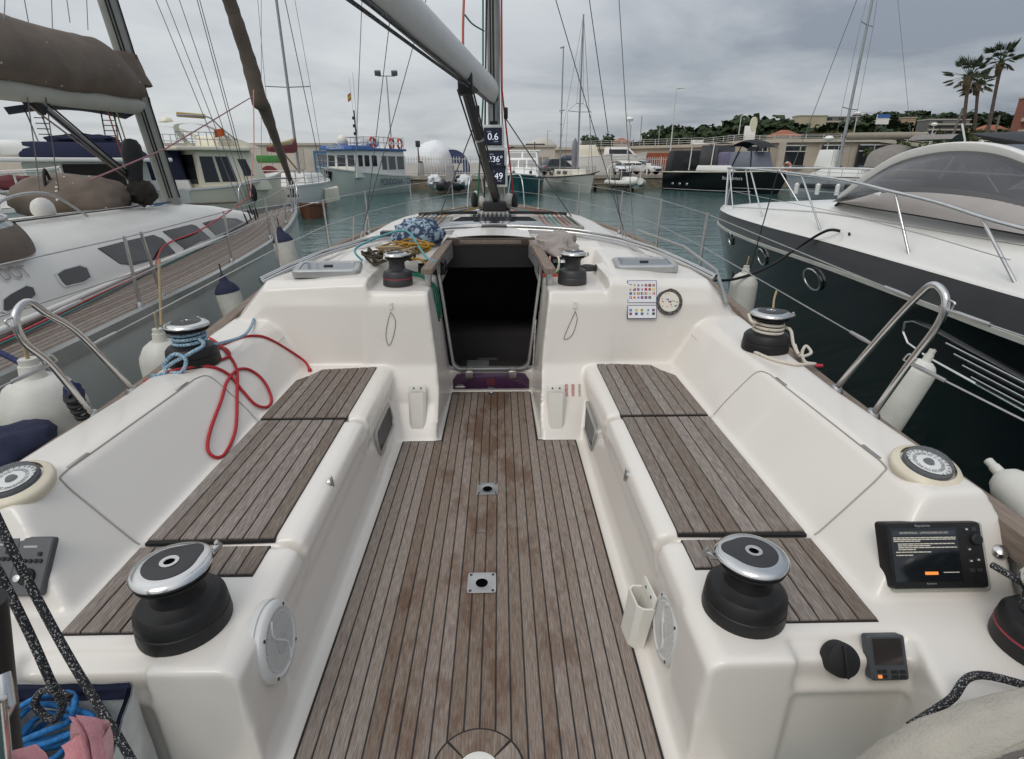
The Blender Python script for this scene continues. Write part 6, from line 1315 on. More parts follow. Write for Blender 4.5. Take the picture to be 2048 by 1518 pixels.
for k, x in enumerate((-L * .3, -L * .02, L * .13, L * .3)): MB().lathe([(0, -.45), (.16, -.4), (.16, .3), (0, .42)], (x, 1.98, .75), n=12).build('hull_fender', WHT, o)
tube('orange_buoy_holder', [(L * .48, .4, 1.7), (L * .48, .4, 2.3)], .03, CHROMEB, o); lifebuoy(o, (L * .45, 1.1, 2.25), (.3, 1, 0), .33, mat=M('buoy_faded', (.50, .16, .10), .6))
tube('davit', [(ml_ - 6.8, 1.2, 1.6), (ml_ - 7.6, 1.2, 3.9), (ml_ - 7.2, 1.2, 4.9)], .06, WHT, o)
# 9 cream flybridge trawler
o, L = boat('cream_flybridge_boat', 'cream flybridge cruiser with arched roof bar behind the left yacht', XY(318, 25.5), XY(560, 29.5), 'motor yacht'); o.scale[2] = 1.08
bhull(o, L, 3.7, 1.45, 2.0, CREAM, p=2.4, tw=.95, stripe=WHT); c_ = cabin(o, -L * .32, L * .26, 1.6, 1.3, 2.85, CREAM, .7, .0, .12, 'saloon')
for u0, u1 in ((.05, .26), (.30, .52)): cwin(c_, 's-', u0, u1, .24, .86, GLW, CREAM)
cwin(c_, 's-', .66, .80, .38, .80, GLW, CREAM); cwin(c_, 'a', .1, .9, .2, .9, GLW); cwin(c_, 'f', .08, .92, .35, .8, GLM)
cabin(o, -L * .46, L * .12, 1.72, 2.85, 3.0, CREAM, .2, 0, .0, 'flybridge_deck', .04); cabin(o, -L * .02, L * .22, 1.45, 2.98, 3.40, CREAM, 1.2, .1, .15, 'flybridge_coaming', .1); cabin(o, -L * .12, L * .02, 1.3, 2.98, 3.45, CREAM, .1, .1, .1, 'flybridge_seat', .08)
for s in (-1, 1): MB().rings([[p + Vector((a, b_, 0)) for a, b_ in ((-.10, -.04), (.10, -.04), (.10, .04), (-.10, .04))] for p in spline([(x, s * 1.5, z) for x, z in ((-L * .34, 2.98), (-L * .39, 3.3), (-L * .42, 3.62), (-L * .39, 3.76), (-L * .26, 3.78), (-L * .16, 3.66), (-L * .07, 3.4), (.0, 3.1))], 4)]).build('radar_arch', CREAM, o, smooth=60)
tube('arch_roll', [(-L * .38, -1.3, 4.10), (-L * .18, -1.3, 4.08)], .09, M('arch_canvas', (.45, .33, .13), .8), o, 10); tube('arch_bow', spline([(-L * .40, -1.5, 4.05), (-L * .18, -1.5, 4.06), (-.5, -1.5, 3.7), (.1, -1.5, 3.25)], 6), .03, CHROMEB, o); cabin(o, -L * .42, -L * .35, .45, 3.88, 4.05, CREAM, .1, .1, .1, 'radar_box', .05)
rail(o, [(-L * .44, -1.6, 3.0), (-L * .05, -1.6, 3.0)], .5, 7, r=.016); rail(o, [(-L * .44, 1.6, 3.0), (-L * .05, 1.6, 3.0)], .5, 7, r=.016)
fl = MB(); fl.grid(lambda u, v: (-.9 + .4 * u, -1.75 + .04 * math.sin(6 * u), 3.3 + .28 * v + .1 * u), 8, 4); fl.build('ensign', M('flag_orange', (.55, .10, .02), .8), o)
MB().ball((L * .05, -1.9, 1.2), .2, 12, (.8, .6, 1.9)).build('hull_fender', BLACKR, o); tube('guard_strake', [(-L * .48, -1.86, .9), (-L * .1, -1.92, .9)], .04, TEAKD, o)
# 10 white yacht with burgundy cover
o, L = boat('white_sailing_yacht', 'white sailing yacht with burgundy sail cover, stern towards the camera', XY(512, 30), XY(645, 41), 'yacht')
bhull(o, L, 3.6, 1.45, 1.6, WHT, p=2.2, tw=.88, stripe=GELW); cabin(o, -L * .12, L * .25, 1.15, 1.5, 2.0, WHT, .9, .1, .2)
ml_ = L * .06; mastkit(o, ml_, 14, 1.9, .085, ((.34, 1.3), (.66, 1.0)), L=L, B=3.4)
MB().rings([[(x, w * math.cos(a), z + h * math.sin(a)) for a in [2 * math.pi * k / 14 for k in range(14)]] for x, w, h, z in ((ml_ - .05, .12, .40, 3.6), (ml_ - .6, .2, .34, 3.45), (ml_ - 2.2, .22, .22, 3.3), (ml_ - 4.3, .10, .12, 3.25))]).build('sail_cover', BURG, o, smooth=60)
MB().tube([(ml_ - .1, 0, 3.9), (ml_ - 1.2, 0, 3.6), (ml_ - 4.0, 0, 3.42)], [.06, .20, .08], 8).build('sail_bundle', M('sail_ochre', (.38, .29, .15), .9), o)
rail(o, [(-L * .30, 1.6, 1.45), (-L * .49, 1.3, 1.45), (-L * .49, -1.3, 1.45), (-L * .30, -1.6, 1.45)], .75, 7, r=.025); rail(o, [(-L * .3, -1.6, 1.45), (L * .2, -1.3, 1.5), (L * .48, -.1, 1.6)], .65, 6, r=.02)
MB().lathe([(.50, -.05), (.50, .05), (0, .05)], (-L * .40, -.2, 1.95), (1, 0, 0), 24).build('wheel_cover', BURG, o); lifebuoy(o, (-L * .50, 1.35, 1.9), (1, 0, 0), .36)
for k in range(5): MB().lathe([(0, -.5), (.15, -.44), (.15, .34), (0, .46)], (-L * .02 + k * L * .06, -1.75 + .03 * k, .75), n=12).build('hull_fender', CREAM, o)
tube('vang', [(ml_ - 2.2, 0, 3.1), (ml_ - .1, 0, 2.1)], .05, TEAKD, o); text('boat_name', 'PIULA', .28, (-L * .505, .35, .95), (0, -1, 0), (0, 0, 1), GUN, o)
# 11 navy flybridge boat
o, L = boat('navy_flybridge_boat', 'white motorboat with navy flybridge canvas and raised navy bimini at the far left', XY(185, 18.5), XY(150, 29), 'motor yacht')
bhull(o, L, 4.2, 1.2, 1.7, WHT, p=2.4, tw=.95); c_ = cabin(o, -L * .30, L * .2, 1.85, 1.2, 2.62, WHT, .8, 0, .1, 'saloon'); cwin(c_, 'a', .22, .70, .02, .95, M('cockpit_shade', (.02, .012, .012), .3));  # aft window here is a dark sheet painting the shaded cockpit opening
cabin(o, -L * .5, L * .1, 2.2, 2.62, 2.74, WHT, .2, 0, 0, 'flybridge_deck', .03); cabin(o, -L * .38, L * .02, 1.75, 2.74, 3.22, NAVYB, .6, .05, .12, 'canvas_cover', .1); lump('canvas_heap', (-L * .30, -.1, 3.28), (.8, 1.0, .22), NAVYB, None, None, 4, .25, o)
m = MB(); m.grid(lambda u, v: (-L * .34 + L * .28 * u, -1.75 + 3.5 * v, 4.18 + .24 * math.sin(math.pi * v)), 6, 10); m.build('bimini', NAVYB, o, smooth=80); cabin(o, -L * .28, -L * .1, .9, 4.42, 4.48, ALUG, .1, .1, .1, 'bimini_frame_top', .02)
for y in (-1.1, -.75, .75, 1.1): tube('bimini_pole', [(-L * .22, y, 2.8), (-L * .2, y * 1.15, 4.35)], .025, CHROMEB, o)
for y in (-1.0, .9):
    for k in range(4): tube('ladder_rung', [(-L * .215, y - .18, 3.5 + .17 * k), (-L * .215, y + .18, 3.5 + .17 * k)], .016, CHROMEB, o, 5)
MB().lathe([(.0, 0), (.26, .03), (.28, .12), (.18, .2), (0, .22)], (-L * .2, -.2, 4.48), n=16).build('radome', WHT, o); tube('aerial', [(-L * .2, .2, 4.5), (-L * .2, .45, 5.5)], .02, BLACK, o)
for y in (-1.6, 1.6): MB().lathe([(0, -.6), (.22, -.52), (.25, 0), (.22, .52), (0, .6)], (-L * .36, y * 1.05, 3.02), (0, 1, 0), 14).build('white_bolster', WHT, o)
MB().box(-L * .505, -L * .49, -1.6, .4, .9, 1.3).build('stern_skirt', M('skirt_purple', (.035, .02, .09), .8), o)
# 12 white boat with bow rail at far left
o, L = boat('white_bow_rail_boat', 'white cruiser with tubular bow rail partly hidden at the left edge', XY(-160, 13.5), XY(118, 15.6), 'motor yacht')
bhull(o, L, 3.2, 1.55, 1.75, WHT, p=2.3); cabin(o, -L * .2, L * .25, 1.1, 1.6, 2.1, WHT, 1.4, 0, .2)
rail(o, [(-L * .2, -1.45, 1.6), (L * .2, -1.15, 1.65), (L * .42, -.45, 1.7), (L * .5, 0, 1.75), (L * .42, .45, 1.7), (L * .2, 1.15, 1.65), (-L * .2, 1.45, 1.6)], .75, 10, GELW, r=.022); lump('anchor_gear', (L * .33, -.1, 1.95), (.35, .25, .2), GUN, None, None, 3, .3, o); lump('red_cushion', (L * .05, -.5, 2.1), (.5, .4, .22), M('cushion_red', (.10, .015, .02), .8), None, None, 6, .2, o)
# orange tender stern and dark grey rib behind bow of left yacht
o, L = boat('orange_tender', 'small rust coloured tender below the fenders of the white yacht', XY(618, 31), XY(606, 28))
bhull(o, L, 1.5, .6, .75, M('tender_rust', (.20, .075, .04), .7, var=.2, scale=3), p=2.2)
o, L = boat('dark_cruiser', 'low cruiser with dark blue cover between the navy and cream boats', XY(300, 24), XY(345, 30)); bhull(o, L, 2.8, 1.5, 1.9, WHT, p=2.3); cabin(o, -L * .3, L * .3, 1.1, 1.7, 3.2, NAVYB, .8, .2, .2, 'dark_cover', .1); cabin(o, -L * .4, L * .3, 1.25, 1.5, 1.9, WHT, .8, .1, .1)
ORD = 'first second third fourth fifth sixth seventh eighth ninth tenth eleventh twelfth thirteenth fourteenth fifteenth sixteenth seventeenth eighteenth nineteenth twentieth'.split()
ORD += ['twenty-' + q for q in ORD[:9]] + ['thirtieth'] + ['thirty-' + q for q in ORD[:9]] + ['fortieth'] + ['forty-' + q for q in ORD[:9]] + ['fiftieth'] + ['fifty-' + q for q in ORD[:9]] + ['sixtieth'] + ['sixty-' + q for q in ORD[:9]]
# ================================================================ quay furniture, buildings, hill, trees
PW = M('picket_white', (.56, .55, .52), .6, var=.1)
def fence(name, label, a, b_, h=1.9, sp=.30):
    a, b_ = Vector((*a, QT)), Vector((*b_, QT)); L = (b_ - a).length; d = (b_ - a).normalized(); o = thing(name, label, 'fence', a); m = MB(); k = int(L / sp)
    for i in range(k + 1):
        p = d * (sp * i); m.box(p.x - .035, p.x + .035, p.y - .02, p.y + .02, .12, h)
    q = m.build('pickets', PW, o, smooth=0); q['kind'] = 'stuff'
    for z in (.25, h - .25): tube('cross_rail', [d * 0 + Vector((0, 0, z)), d * L + Vector((0, 0, z))], .035, PW, o, 5)
    for i in range(0, k + 1, 9): p = d * (sp * i); MB().box(p.x - .06, p.x + .06, p.y - .06, p.y + .06, 0, h + .05).build('post', PW, o, smooth=0)
fence('picket_fence', 'white picket fence on the quay left of the mast', XY(735, 61.5), XY(968, 64.0)); fence('picket_fence', 'white picket fence behind the parked cars', XY(1200, 67.5), XY(1345, 70.5)); fence('picket_fence', 'short white picket fence beside the beige shed', XY(1085, 67), XY(1150, 68), 1.8)
def post(name, label, px, y, ptop, r=.09, head='flood', cat='lamp post', z0=QT, mat=None):
    p = aY(px, 330, y); top = aY(px, ptop, y).z; H = top - z0; o = thing(name, label, cat, (p.x, y, z0)); mat = mat or M('lamp_grey', (.36, .36, .36), .5, metal=.4)
    MB().lathe([(r * 1.6, 0), (r * 1.6, .25), (r, .4), (r * .6, H)], n=10).build('pole', mat, o)
    if head == 'flood':
        tube('crossbar', [(-.9, 0, H), (.9, 0, H)], .05, mat, o)
        for x in (-.85, .85):
            b = MB(); b.obox((x, -.1, H + .25), .30, .18, .24, ((1, 0, 0), (0, .9, .4), (0, -.4, .9))); b.build('floodlight', M('flood_dark', (.12, .12, .12), .5), o, bevel=.05)
    elif head == 'globe': MB().lathe([(0, 0), (.35, .05), (.45, .25), (.3, .45), (0, .5)], (0, 0, H), n=14).build('lantern', WHT, o)
    elif head == 'arm': tube('arm', [(0, 0, H), (.5, 0, H + .1)], .05, mat, o); MB().box(.2, .9, -.15, .15, H + .05, H + .2).build('lamp_head', WHT, o, bevel=.03)
    elif head == 'box': MB().box(-.22, .22, -.22, .22, H - .1, H + .5).build('lantern', GUN, o, bevel=.04)
    return o
post('lamp_post', 'tall twin floodlight post behind the excursion boat', 786, 64, 152); post('lamp_post', 'short dark lantern post on the quay', 838, 62, 292, .10, 'box', mat=M('post_rust', (.10, .07, .06), .7))
post('lamp_post', 'white lamp post near the two parked white cars', 1253, 69, 243, .07, 'globe', mat=PW); post('lamp_post', 'tall thin white lamp post beside the black motorboat', 1338, 70, 178, .08, 'arm', mat=PW); post('lamp_post', 'white street lamp on the terrace beside the oval sign', 1469, 82, 232, .09, 'arm', mat=PW)
post('lamp_post', 'street lamp on the terrace in front of the dark pine hill', 1694, 92, 230, .10, 'globe', mat=PW); post('lamp_post', 'street lamp on the terrace left of the palms', 1848, 92, 252, .10, 'globe', mat=PW); post('lamp_post', 'white lamp standing behind the grey sailing yacht', 1648, 60, 282, .08, 'globe', mat=PW); post('lamp_post', 'distant street lamp behind the teal motorboat', 1094, 120, 262, .10, 'arm')
post('lamp_post', 'low globe lamp on the terrace under the palms', 1949, 92, 288, .08, 'globe', mat=PW)
for k, (px, y, lab) in enumerate(((842, 60.5, 'grey power pedestal at the foot of the dark lantern'), (1297, 66, 'white power pedestal behind the white inflatable'))):
    p = aY(px, 330, y); MBx = thing('power_pedestal', lab, 'pedestal', (p.x, y, QT), 0, 'power pedestals on the quay'); MB().box(-.25, .25, -.2, .2, 0, 1.25).build('cabinet', M('pedestal_grey', (.30, .30, .29), .6) if k == 0 else WHT, MBx, bevel=.04); MB().lathe([(.2, 1.25), (.16, 1.4), (0, 1.45)], n=10).build('cap', GUN, MBx)
# cars
def car(label, px, y, rz, col, suv=False):
    p = aY(px, 330, y); o = thing('parked_car', label, 'car', (p.x, y, QT), rz, 'cars parked on the quay'); L, w = 4.4, .90; h = 1.65 if suv else 1.5
    low = [(-2.2, .35), (-2.2, .80), (-2.05, .98), (-1.9, 1.02), (1.0, 1.0), (1.9, .90), (2.15, .72), (2.2, .35)]; paint = M('paint_' + col[0], col[1], .25, coat=.6, var=.02)
    MB().rings([[(x, s * (w if .35 < z < .85 else w - .06), z) for x, z in low] for s in (-1, 1)]).build('body', paint, o, bevel=.05)
    gh = [(-1.95, 1.0), (-1.55, h - .08), (-1.2, h), (.1, h), (.35, h - .05), (1.15, 1.0)]
    MB().rings([[(x, s * (w - .06 - .18 * max(0, (z - 1) / (h - 1))), z) for x, z in gh] for s in (-1, 1)]).build('cabin', GLW, o, bevel=.04); MB().rings([[(x, s * .66, z) for x, z in ((-1.4, h - .02), (-1.2, h + .02), (.1, h + .02), (.32, h - .03))] for s in (-1, 1)]).build('roof', paint, o, bevel=.02)
    for x in (-1.35, 1.35):
        for s in (-1, 1): t_ = MB().lathe([(0, -.11), (.33, -.11), (.34, 0), (.33, .11), (0, .11)], (x, s * .82, .34), (0, 1, 0), 18).build('wheel', BLACKR, o); MB().lathe([(.2, .11), (.18, .125), (0, .12)], (x, s * .82, .34), (0, s, 0), 12).build('rim', CHROMEB, t_)
    for s in (-1, 1):
        MB().box(2.08, 2.2, s * .72 - .17, s * .72 + .17, .66, .80).build('headlight', M('lamp_glass', (.6, .6, .6), .15), o, bevel=.03); MB().box(-2.21, -2.1, s * .74 - .12, s * .74 + .12, .72, .95).build('tail_light', M('lamp_red', (.3, .02, .02), .2), o, bevel=.02); MB().box(.75, .95, s * .98 - .08, s * .98 + .08, .98, 1.12).build('mirror', paint, o, bevel=.03)
        for x0, x1 in ((-.42, -.36), (-1.25, -1.17)): MB().box(x0, x1, s * .80 - .05, s * .80 + .035, .95, h - .06).build('pillar', paint, o, smooth=0)
    MB().box(2.19, 2.23, -.5, .5, .42, .62).build('grille', BLACK, o)
car('dark grey car parked behind the small sailing yacht', 1118, 65, R(25), ('grey', (.06, .06, .065)), True); car('white car parked facing the water behind the white inflatable', 1246, 66.5, R(-100), ('white', (.70, .70, .69))); car('white hatchback parked at the right of the two white cars', 1285, 67.5, R(-50), ('white', (.70, .70, .69)))
# boats ashore, tents
p = aY(870, 330, 72); o = lump('shrink_wrapped_boat', (p.x, 72, 1.9), (2.3, 3.0, 2.2), M('shrink_wrap', (.74, .75, .76), .5, var=.03), 'boat ashore shrink wrapped in white film behind the picket fence', 'boat', 5, .10)
p = aY(906, 330, 71); o = thing('boat_shelter', 'dark blue arched boat shelter behind the picket fence', 'shelter', (p.x, 71, QT)); MB().rings([[(x, y, z) for x, z in [(1.95 * math.cos(a), 2.75 * math.sin(a)) for a in [math.pi * k / 14 for k in range(15)]]] for y in (0, 4)]).build('cover', M('shelter_blue', (.04, .06, .13), .8, var=.1), o, smooth=40); MB().rings([[(x, y, z) for x, z in [(1.99 * math.cos(a), 2.79 * math.sin(a)) for a in [math.pi * k / 14 for k in range(15)]]] for y in (-.1, .1)], closed=False).build('edge_band', BLACK, o); MB().box(-1.2, 1.2, -.06, 0, .4, 1.2).build('white_skirt', PW, o)
p = aY(1371, 330, 66.5); o = thing('netted_boat', 'boat on the quay wrapped in black netting', 'boat', (p.x, 66.5, QT)); cabin(o, -2.1, 2.1, 1.2, .1, 2.55, BLKC, .15, .4, .1, 'netting', .15); lump('netting_fold', (.2, 0, 1.2), (2.1, 1.3, 1.2), BLKC, None, None, 5, .08, o)
p = aY(1318, 330, 76); o = thing('shipping_container', 'orange red storage container behind the picket fence', 'container', (p.x, 76, QT)); CR = M('container_red', (.30, .075, .035), .7, var=.12); MB().box(-6.2, 6.2, 0, 2.4, .0, 2.45).build('body', CR, o); 
for k in range(24): MB().box(-6.1 + k * .51, -5.85 + k * .51, -.05, 0, .1, 2.35).build('rib', CR, o, smooth=0)
p = aY(1178, 330, 74); o = thing('boat_ashore', 'cream cabin cruiser stored ashore behind the fence', 'boat', (p.x, 74, QT)); bhull(o, 6, 2.6, 1.9, 2.3, WHT); cabin(o, -1.8, 1.2, 1.0, 1.9, 3.3, CREAM, .6, .1, .1); 
p = aY(1205, 330, 76); MBc = thing('motorboat_ashore', 'white motorboat with dark window stored ashore beside the container', 'boat', (p.x + 2.2, 76, QT)); bhull(MBc, 7, 2.6, 2.0, 2.5, WHT); c_ = cabin(MBc, -2, 2, 1.0, 2.1, 3.1, WHT, 1.2, .1, .1); cwin(c_, 's-', .1, .9, .2, .75, GLW)
# breakwater wall, shed
WALL = M('wall_beige', (.54, .49, .42), .85, var=.10, scale=.4)
def building(name, label, x0, x1, y, dep, h, mat, cat='building', z0=QT):
    o = thing(name, label, cat, ((x0 + x1) / 2, y, z0)); w = (x1 - x0) / 2; MB().box(-w, w, 0, dep, 0, h).build('wall', mat, o, smooth=0); MB().box(-w - .2, w + .2, -.2, dep, h, h + .25).build('parapet', M('parapet_pale', (.45, .41, .35), .8, var=.1), o, smooth=0); return o, w
a, b_ = XY(420, 68)[0], XY(668, 68)[0]; o, w = building('breakwater_wall', 'long pale breakwater wall behind the white yachts on the left', a - 60, b_, 68, 2, 3.1, WALL, 'wall')
for k in range(7): MB().box(w - 14 + k * 2, w - 13.3 + k * 2, -.06, 0, .6, 2.8).build('pilaster', MATS['parapet_pale'], o, smooth=0)
p = XY(650, 67.5); MB_ = thing('blue_kiosk', 'small blue kiosk against the breakwater wall', 'kiosk', (p[0], 66.3, QT)); MB().box(-.8, .8, 0, 1.4, 0, 2.5).build('body', M('kiosk_blue', (.05, .13, .25), .6), MB_); MB().box(-.6, .6, -.05, 0, 1.2, 2.1).build('shutter', GLM, MB_)
p = XY(542, 64); o = thing('green_awning_stall', 'low stall with green awning beyond the white yacht', 'stall', (p[0] + .6, 62, QT)); MB().box(-1.3, 1.3, 0, 1.5, 1.3, 2.0).build('awning', M('awning_green', (.06, .22, .05), .8), o, bevel=.1); MB().box(-1.4, 1.4, .1, 1.4, 0, 1.3).build('counter', WALL, o)
a, b_ = XY(1020, 72)[0], XY(1108, 72)[0]; o, w = building('beige_shed', 'low beige shed behind the dark grey car', a, b_, 71, 5, 3.0, WALL)
for x in (-w * .3, w * .35): MB().box(x - 1, x + 1, -.05, 0, .3, 1.9).build('roller_door', M('roller_grey', (.24, .21, .18), .7), o, smooth=0)
# quay building with terrace
TERR = M('terrace_render', (.42, .365, .29), .85, var=.12, scale=.35); TRIM = M('terrace_trim', (.46, .41, .34), .8, var=.1, scale=.5)
def strip_building():
    o = thing('quay_building', 'long low beige quay building with large windows and a railed roof terrace', 'building'); o.location = (0, 0, 0)
    pl = [XY(1085, 96), XY(1240, 90), XY(1400, 83), XY(1480, 77), XY(1600, 74), XY(1740, 71), XY(1830, 70), XY(2120, 70)]; tz = [3.85, 3.9, 4.0, 4.3, 4.35, 4.30, 3.7, 3.3]; rh = [.85, .85, .75, .55, .55, .7, .8]
    MB().rings([[(x, y, QT), (x, y, z)] for (x, y), z in zip(pl, tz)], closed=False).build('wall', TERR, o, smooth=0)
    MB().rings([[(x, y - .5, z - .35), (x, y - .5, z + .05), (x, y + 14, z + .05), (x, y + 14, z - .35)] for (x, y), z in zip(pl, tz)]).build('terrace_slab', TRIM, o, smooth=0)
    tot = [Vector((*p, z)) for p, z in zip(pl, tz)]
    for i in range(len(tot) - 1):
        a, b_ = tot[i], tot[i + 1]; h_ = rh[i]; n = max(2, int((b_ - a).length / 1.6))
        for k in range(n):
            p = a.lerp(b_, k / n); tube('railing_post', [p + Vector((0, -.3, 0)), p + Vector((0, -.3, h_))], .04, PW, o, 5)
        for f in (.34, .67, 1): tube('railing_bar', [a + Vector((0, -.3, f * h_)), b_ + Vector((0, -.3, f * h_))], .026, PW, o, 5)
    for px0, px1 in ((1488, 1552), (1562, 1628), (1640, 1700), (1712, 1770)):
        y = lerp_tab([(1480, 77), (1600, 74), (1740, 71), (1830, 70)], (px0 + px1) / 2) - .25
        a, b_ = XY(px0, y), XY(px1, y); wz = (.9, 3.62)
        f = MB(); f.add([(a[0], a[1], wz[0]), (b_[0], b_[1], wz[0]), (b_[0], b_[1], wz[1]), (a[0], a[1], wz[1]), (a[0], a[1] + .4, wz[0]), (b_[0], b_[1] + .4, wz[0]), (b_[0], b_[1] + .4, wz[1]), (a[0], a[1] + .4, wz[1])], [(0, 1, 2, 3), (4, 5, 6, 7), (0, 1, 5, 4), (1, 2, 6, 5), (2, 3, 7, 6), (3, 0, 4, 7)]); W_ = f.build('window', GLW, o, smooth=0)
        tube('transom_bar', [(a[0], a[1] - .05, 2.95), (b_[0], b_[1] - .05, 2.95)], .07, PW, W_, 4); tube('mullion', [((a[0] + b_[0]) / 2, a[1] - .05, 2.95), ((a[0] + b_[0]) / 2, a[1] - .05, 3.62)], .05, PW, W_, 4); tube('head_frame', [(a[0], a[1] - .05, 3.62), (b_[0], b_[1] - .05, 3.62)], .08, PW, W_, 4)
        MB().box(min(a[0], b_[0]) + .3, max(a[0], b_[0]) - .3, a[1] - .1, a[1] - .02, .9, 1.3).build('parked_bikes_panel', GLM, W_, smooth=0)
    for px in (1482, 1557, 1634, 1706): x, y = XY(px, 73.6 if px > 1550 else 76); MB().box(x - .35, x + .35, y - .5, y, QT, 3.95).build('pillar', TRIM, o, smooth=0)
    for px in (1410, 1432): x, y = XY(px, 81.5); MB().box(x - .5, x + .5, y - .3, y + .2, 2.2, 3.0).build('vent', GUN, o)
    x, y = XY(1395, 84); MB().box(x - 1.2, x + .2, y - .6, y + .5, 3.9, 4.6).build('air_unit', WHT, o, bevel=.05); x, y = XY(1464, 80); MB().box(x - 1.0, x + .6, y - .6, y + .5, 4.1, 5.1).build('plant_box', GUN, o, bevel=.05)
strip_building()
x, y = XY(1490, 80); o = thing('sign_totem', 'white totem sign with an oval head on the terrace', 'sign', (x, y, 4.1)); MB().box(-.75, .75, -.12, .12, 0, 2.1).build('panel', WHT, o, bevel=.05); MB().rings([[(.35 + .42 * math.cos(a), y, 2.35 + .85 * math.sin(a)) for a in [2 * math.pi * k / 24 for k in range(24)]] for y in (-.2, .2)]).build('oval_head', M('sign_cream', (.62, .60, .45), .5), o)
# ---------------------------------------------------------------- hill, far buildings, trees
GRN = M('hill_scrub', (.055, .065, .028), .95, var=.4, scale=.05)
h = MB(); hx0, hx1, hy0, hy1 = 30, 420, 112, 420
def hz_(x, y):
    t = max(0, min(1, (y - 115) / 110)); t = t * t * (3 - 2 * t); pxx = 1000 + 1099 * x / max(1, y) * .94
    return QT - .05 + t * lerp_tab([(1150, 0), (1300, 2), (1450, 5), (1600, 8), (1750, 11), (1900, 10), (2050, 7), (2400, 6)], pxx) * (y / 225) + 1.2 * mnoise.noise((x * .03, y * .03, 0)) * t
h.grid(lambda u, v: (hx0 + (hx1 - hx0) * u, hy0 + (hy1 - hy0) * v, hz_(hx0 + (hx1 - hx0) * u, hy0 + (hy1 - hy0) * v)), 70, 50); tag(h.build('hill', GRN, None, smooth=60), kind='structure')
def leafmat(name, c): return M(name, c, .8, var=0, col2=tuple(q * 1.9 for q in c), scale=.9, thr=(.35, .68), spec=.25)
LEAF = [leafmat('pine_leaf', (.022, .034, .014)), leafmat('scrub_leaf', (.040, .050, .018)), leafmat('dry_leaf', (.060, .056, .024))]; BARK = M('bark', (.09, .065, .045), .9, var=.3, scale=3)
def crown_mesh(seed, n=900, flat=.55, nc=12, sz=.10):
    q = random.Random(seed); m = MB(); cl = [Vector((q.uniform(-.72, .72), q.uniform(-.72, .72), q.uniform(-.35, .55) * flat * 1.2)) for _ in range(nc)] + [Vector((0, 0, 0))]
    for i in range(n):
        c = q.choice(cl); d = Vector((q.gauss(0, 1), q.gauss(0, 1), q.gauss(0, 1) * .75)).normalized(); r = q.uniform(.22, .40) * (1 if q.random() < .85 else .6); p = c + d * r; p.z *= .9
        u = Vector((q.gauss(0, 1), q.gauss(0, 1), q.gauss(0, 1) * .6)).normalized(); w = u.orthogonal().normalized(); s = sz * q.uniform(.6, 1.4); m.add([p - u * s - w * s * .7, p + u * s - w * s * .6, p + u * s * .8 + w * s * .8, p - u * s * .7 + w * s * .6], [(0, 1, 2, 3)])
    return m
CM = {}
def tree(name, label, x, y, z, H, r, kind, seed, trunk=.45, flat=.55, group=None):
    o = thing(name, label, 'tree', (x, y, z), 0, group); k = (kind, seed % 4, flat)
    tr = MB(); th = H * trunk; tr.tube([(0, 0, -1), (.1 * r, .05 * r, th * .6), (0, 0, th * 1.1)], [.055 * r + .1, .045 * r + .06, .03 * r + .03], 7)
    q = random.Random(seed)
    for j in range(4): a = q.uniform(0, 6.28); tr.tube([(0, 0, th * .9), (.35 * r * math.cos(a), .35 * r * math.sin(a), th + (H - th) * .4)], [.03 * r, .012 * r], 5)
    T_ = tr.build('trunk', BARK, o, smooth=60)
    if k not in CM: CM[k] = crown_mesh(seed % 4 + 10 * kind, flat=flat).build('crown', LEAF[kind], o, smooth=0); c = CM[k]
    else: c = bpy.data.objects.new('crown', CM[k].data); COL.objects.link(c); c.parent = o
    c.location = (0, 0, th + (H - th) * .45); c.scale = (r, r, (H - th) * .68); c.rotation_euler[2] = seed * 1.3; return o
rt_ = random.Random(21); tr_ = []
for px, py, y, r in ((1186, 282, 190, 4), (1203, 280, 190, 4), (1213, 284, 195, 3), (1275, 290, 180, 3), (1300, 290, 180, 3.5), (1322, 286, 175, 3), (1340, 262, 150, 4.5), (1358, 268, 150, 3.5), (1392, 270, 160, 5), (1416, 268, 165, 4.5), (1440, 270, 160, 4), (1462, 266, 150, 4), (1510, 252, 145, 7), (1535, 250, 145, 7), (1551, 256, 150, 5), (1482, 262, 150, 4.5),
                     (1645, 250, 150, 6), (1668, 246, 155, 6), (1690, 246, 160, 6), (1716, 240, 170, 6), (1740, 244, 160, 6), (1775, 232, 235, 8), (1800, 228, 240, 8), (1826, 224, 245, 9), (1850, 226, 245, 8), (1872, 230, 240, 7), (1905, 238, 230, 7), (1925, 240, 225, 7), (1950, 246, 220, 7), (1975, 250, 215, 7), (2000, 250, 210, 7), (2030, 246, 200, 8), (1755, 246, 175, 6), (1790, 250, 165, 5), (1640, 238, 260, 8), (1700, 236, 250, 8), (1735, 232, 250, 8), (1440, 262, 230, 7), (1590, 258, 240, 7), (1374, 270, 142, 4), (1405, 266, 138, 4.5), (1452, 264, 138, 4.5), (1495, 258, 136, 5.5), (1522, 254, 132, 6.5), (1655, 256, 138, 6), (1682, 252, 140, 6.5), (1760, 252, 150, 6), (1845, 246, 190, 7), (1885, 244, 190, 7), (1960, 252, 160, 6), (2015, 254, 160, 7)):
    p = aY(px, py, y); z0 = hz_(p.x, y) if p.x > hx0 and y > hy0 else QT; H = max(r * 1.25, (p.z - z0) * (1.32 if px < 1600 else 1.12)); tr_.append((px, p.x, y, z0, H, r * (1.3 if px < 1770 else 1.1)))
where = lambda px: 'left of the lamp posts' if px < 1290 else 'above the quay building' if px < 1500 else 'beside the pale apartment gable' if px < 1600 else 'on the hill behind the tall mast' if px < 1770 else 'on the hilltop near the palms'
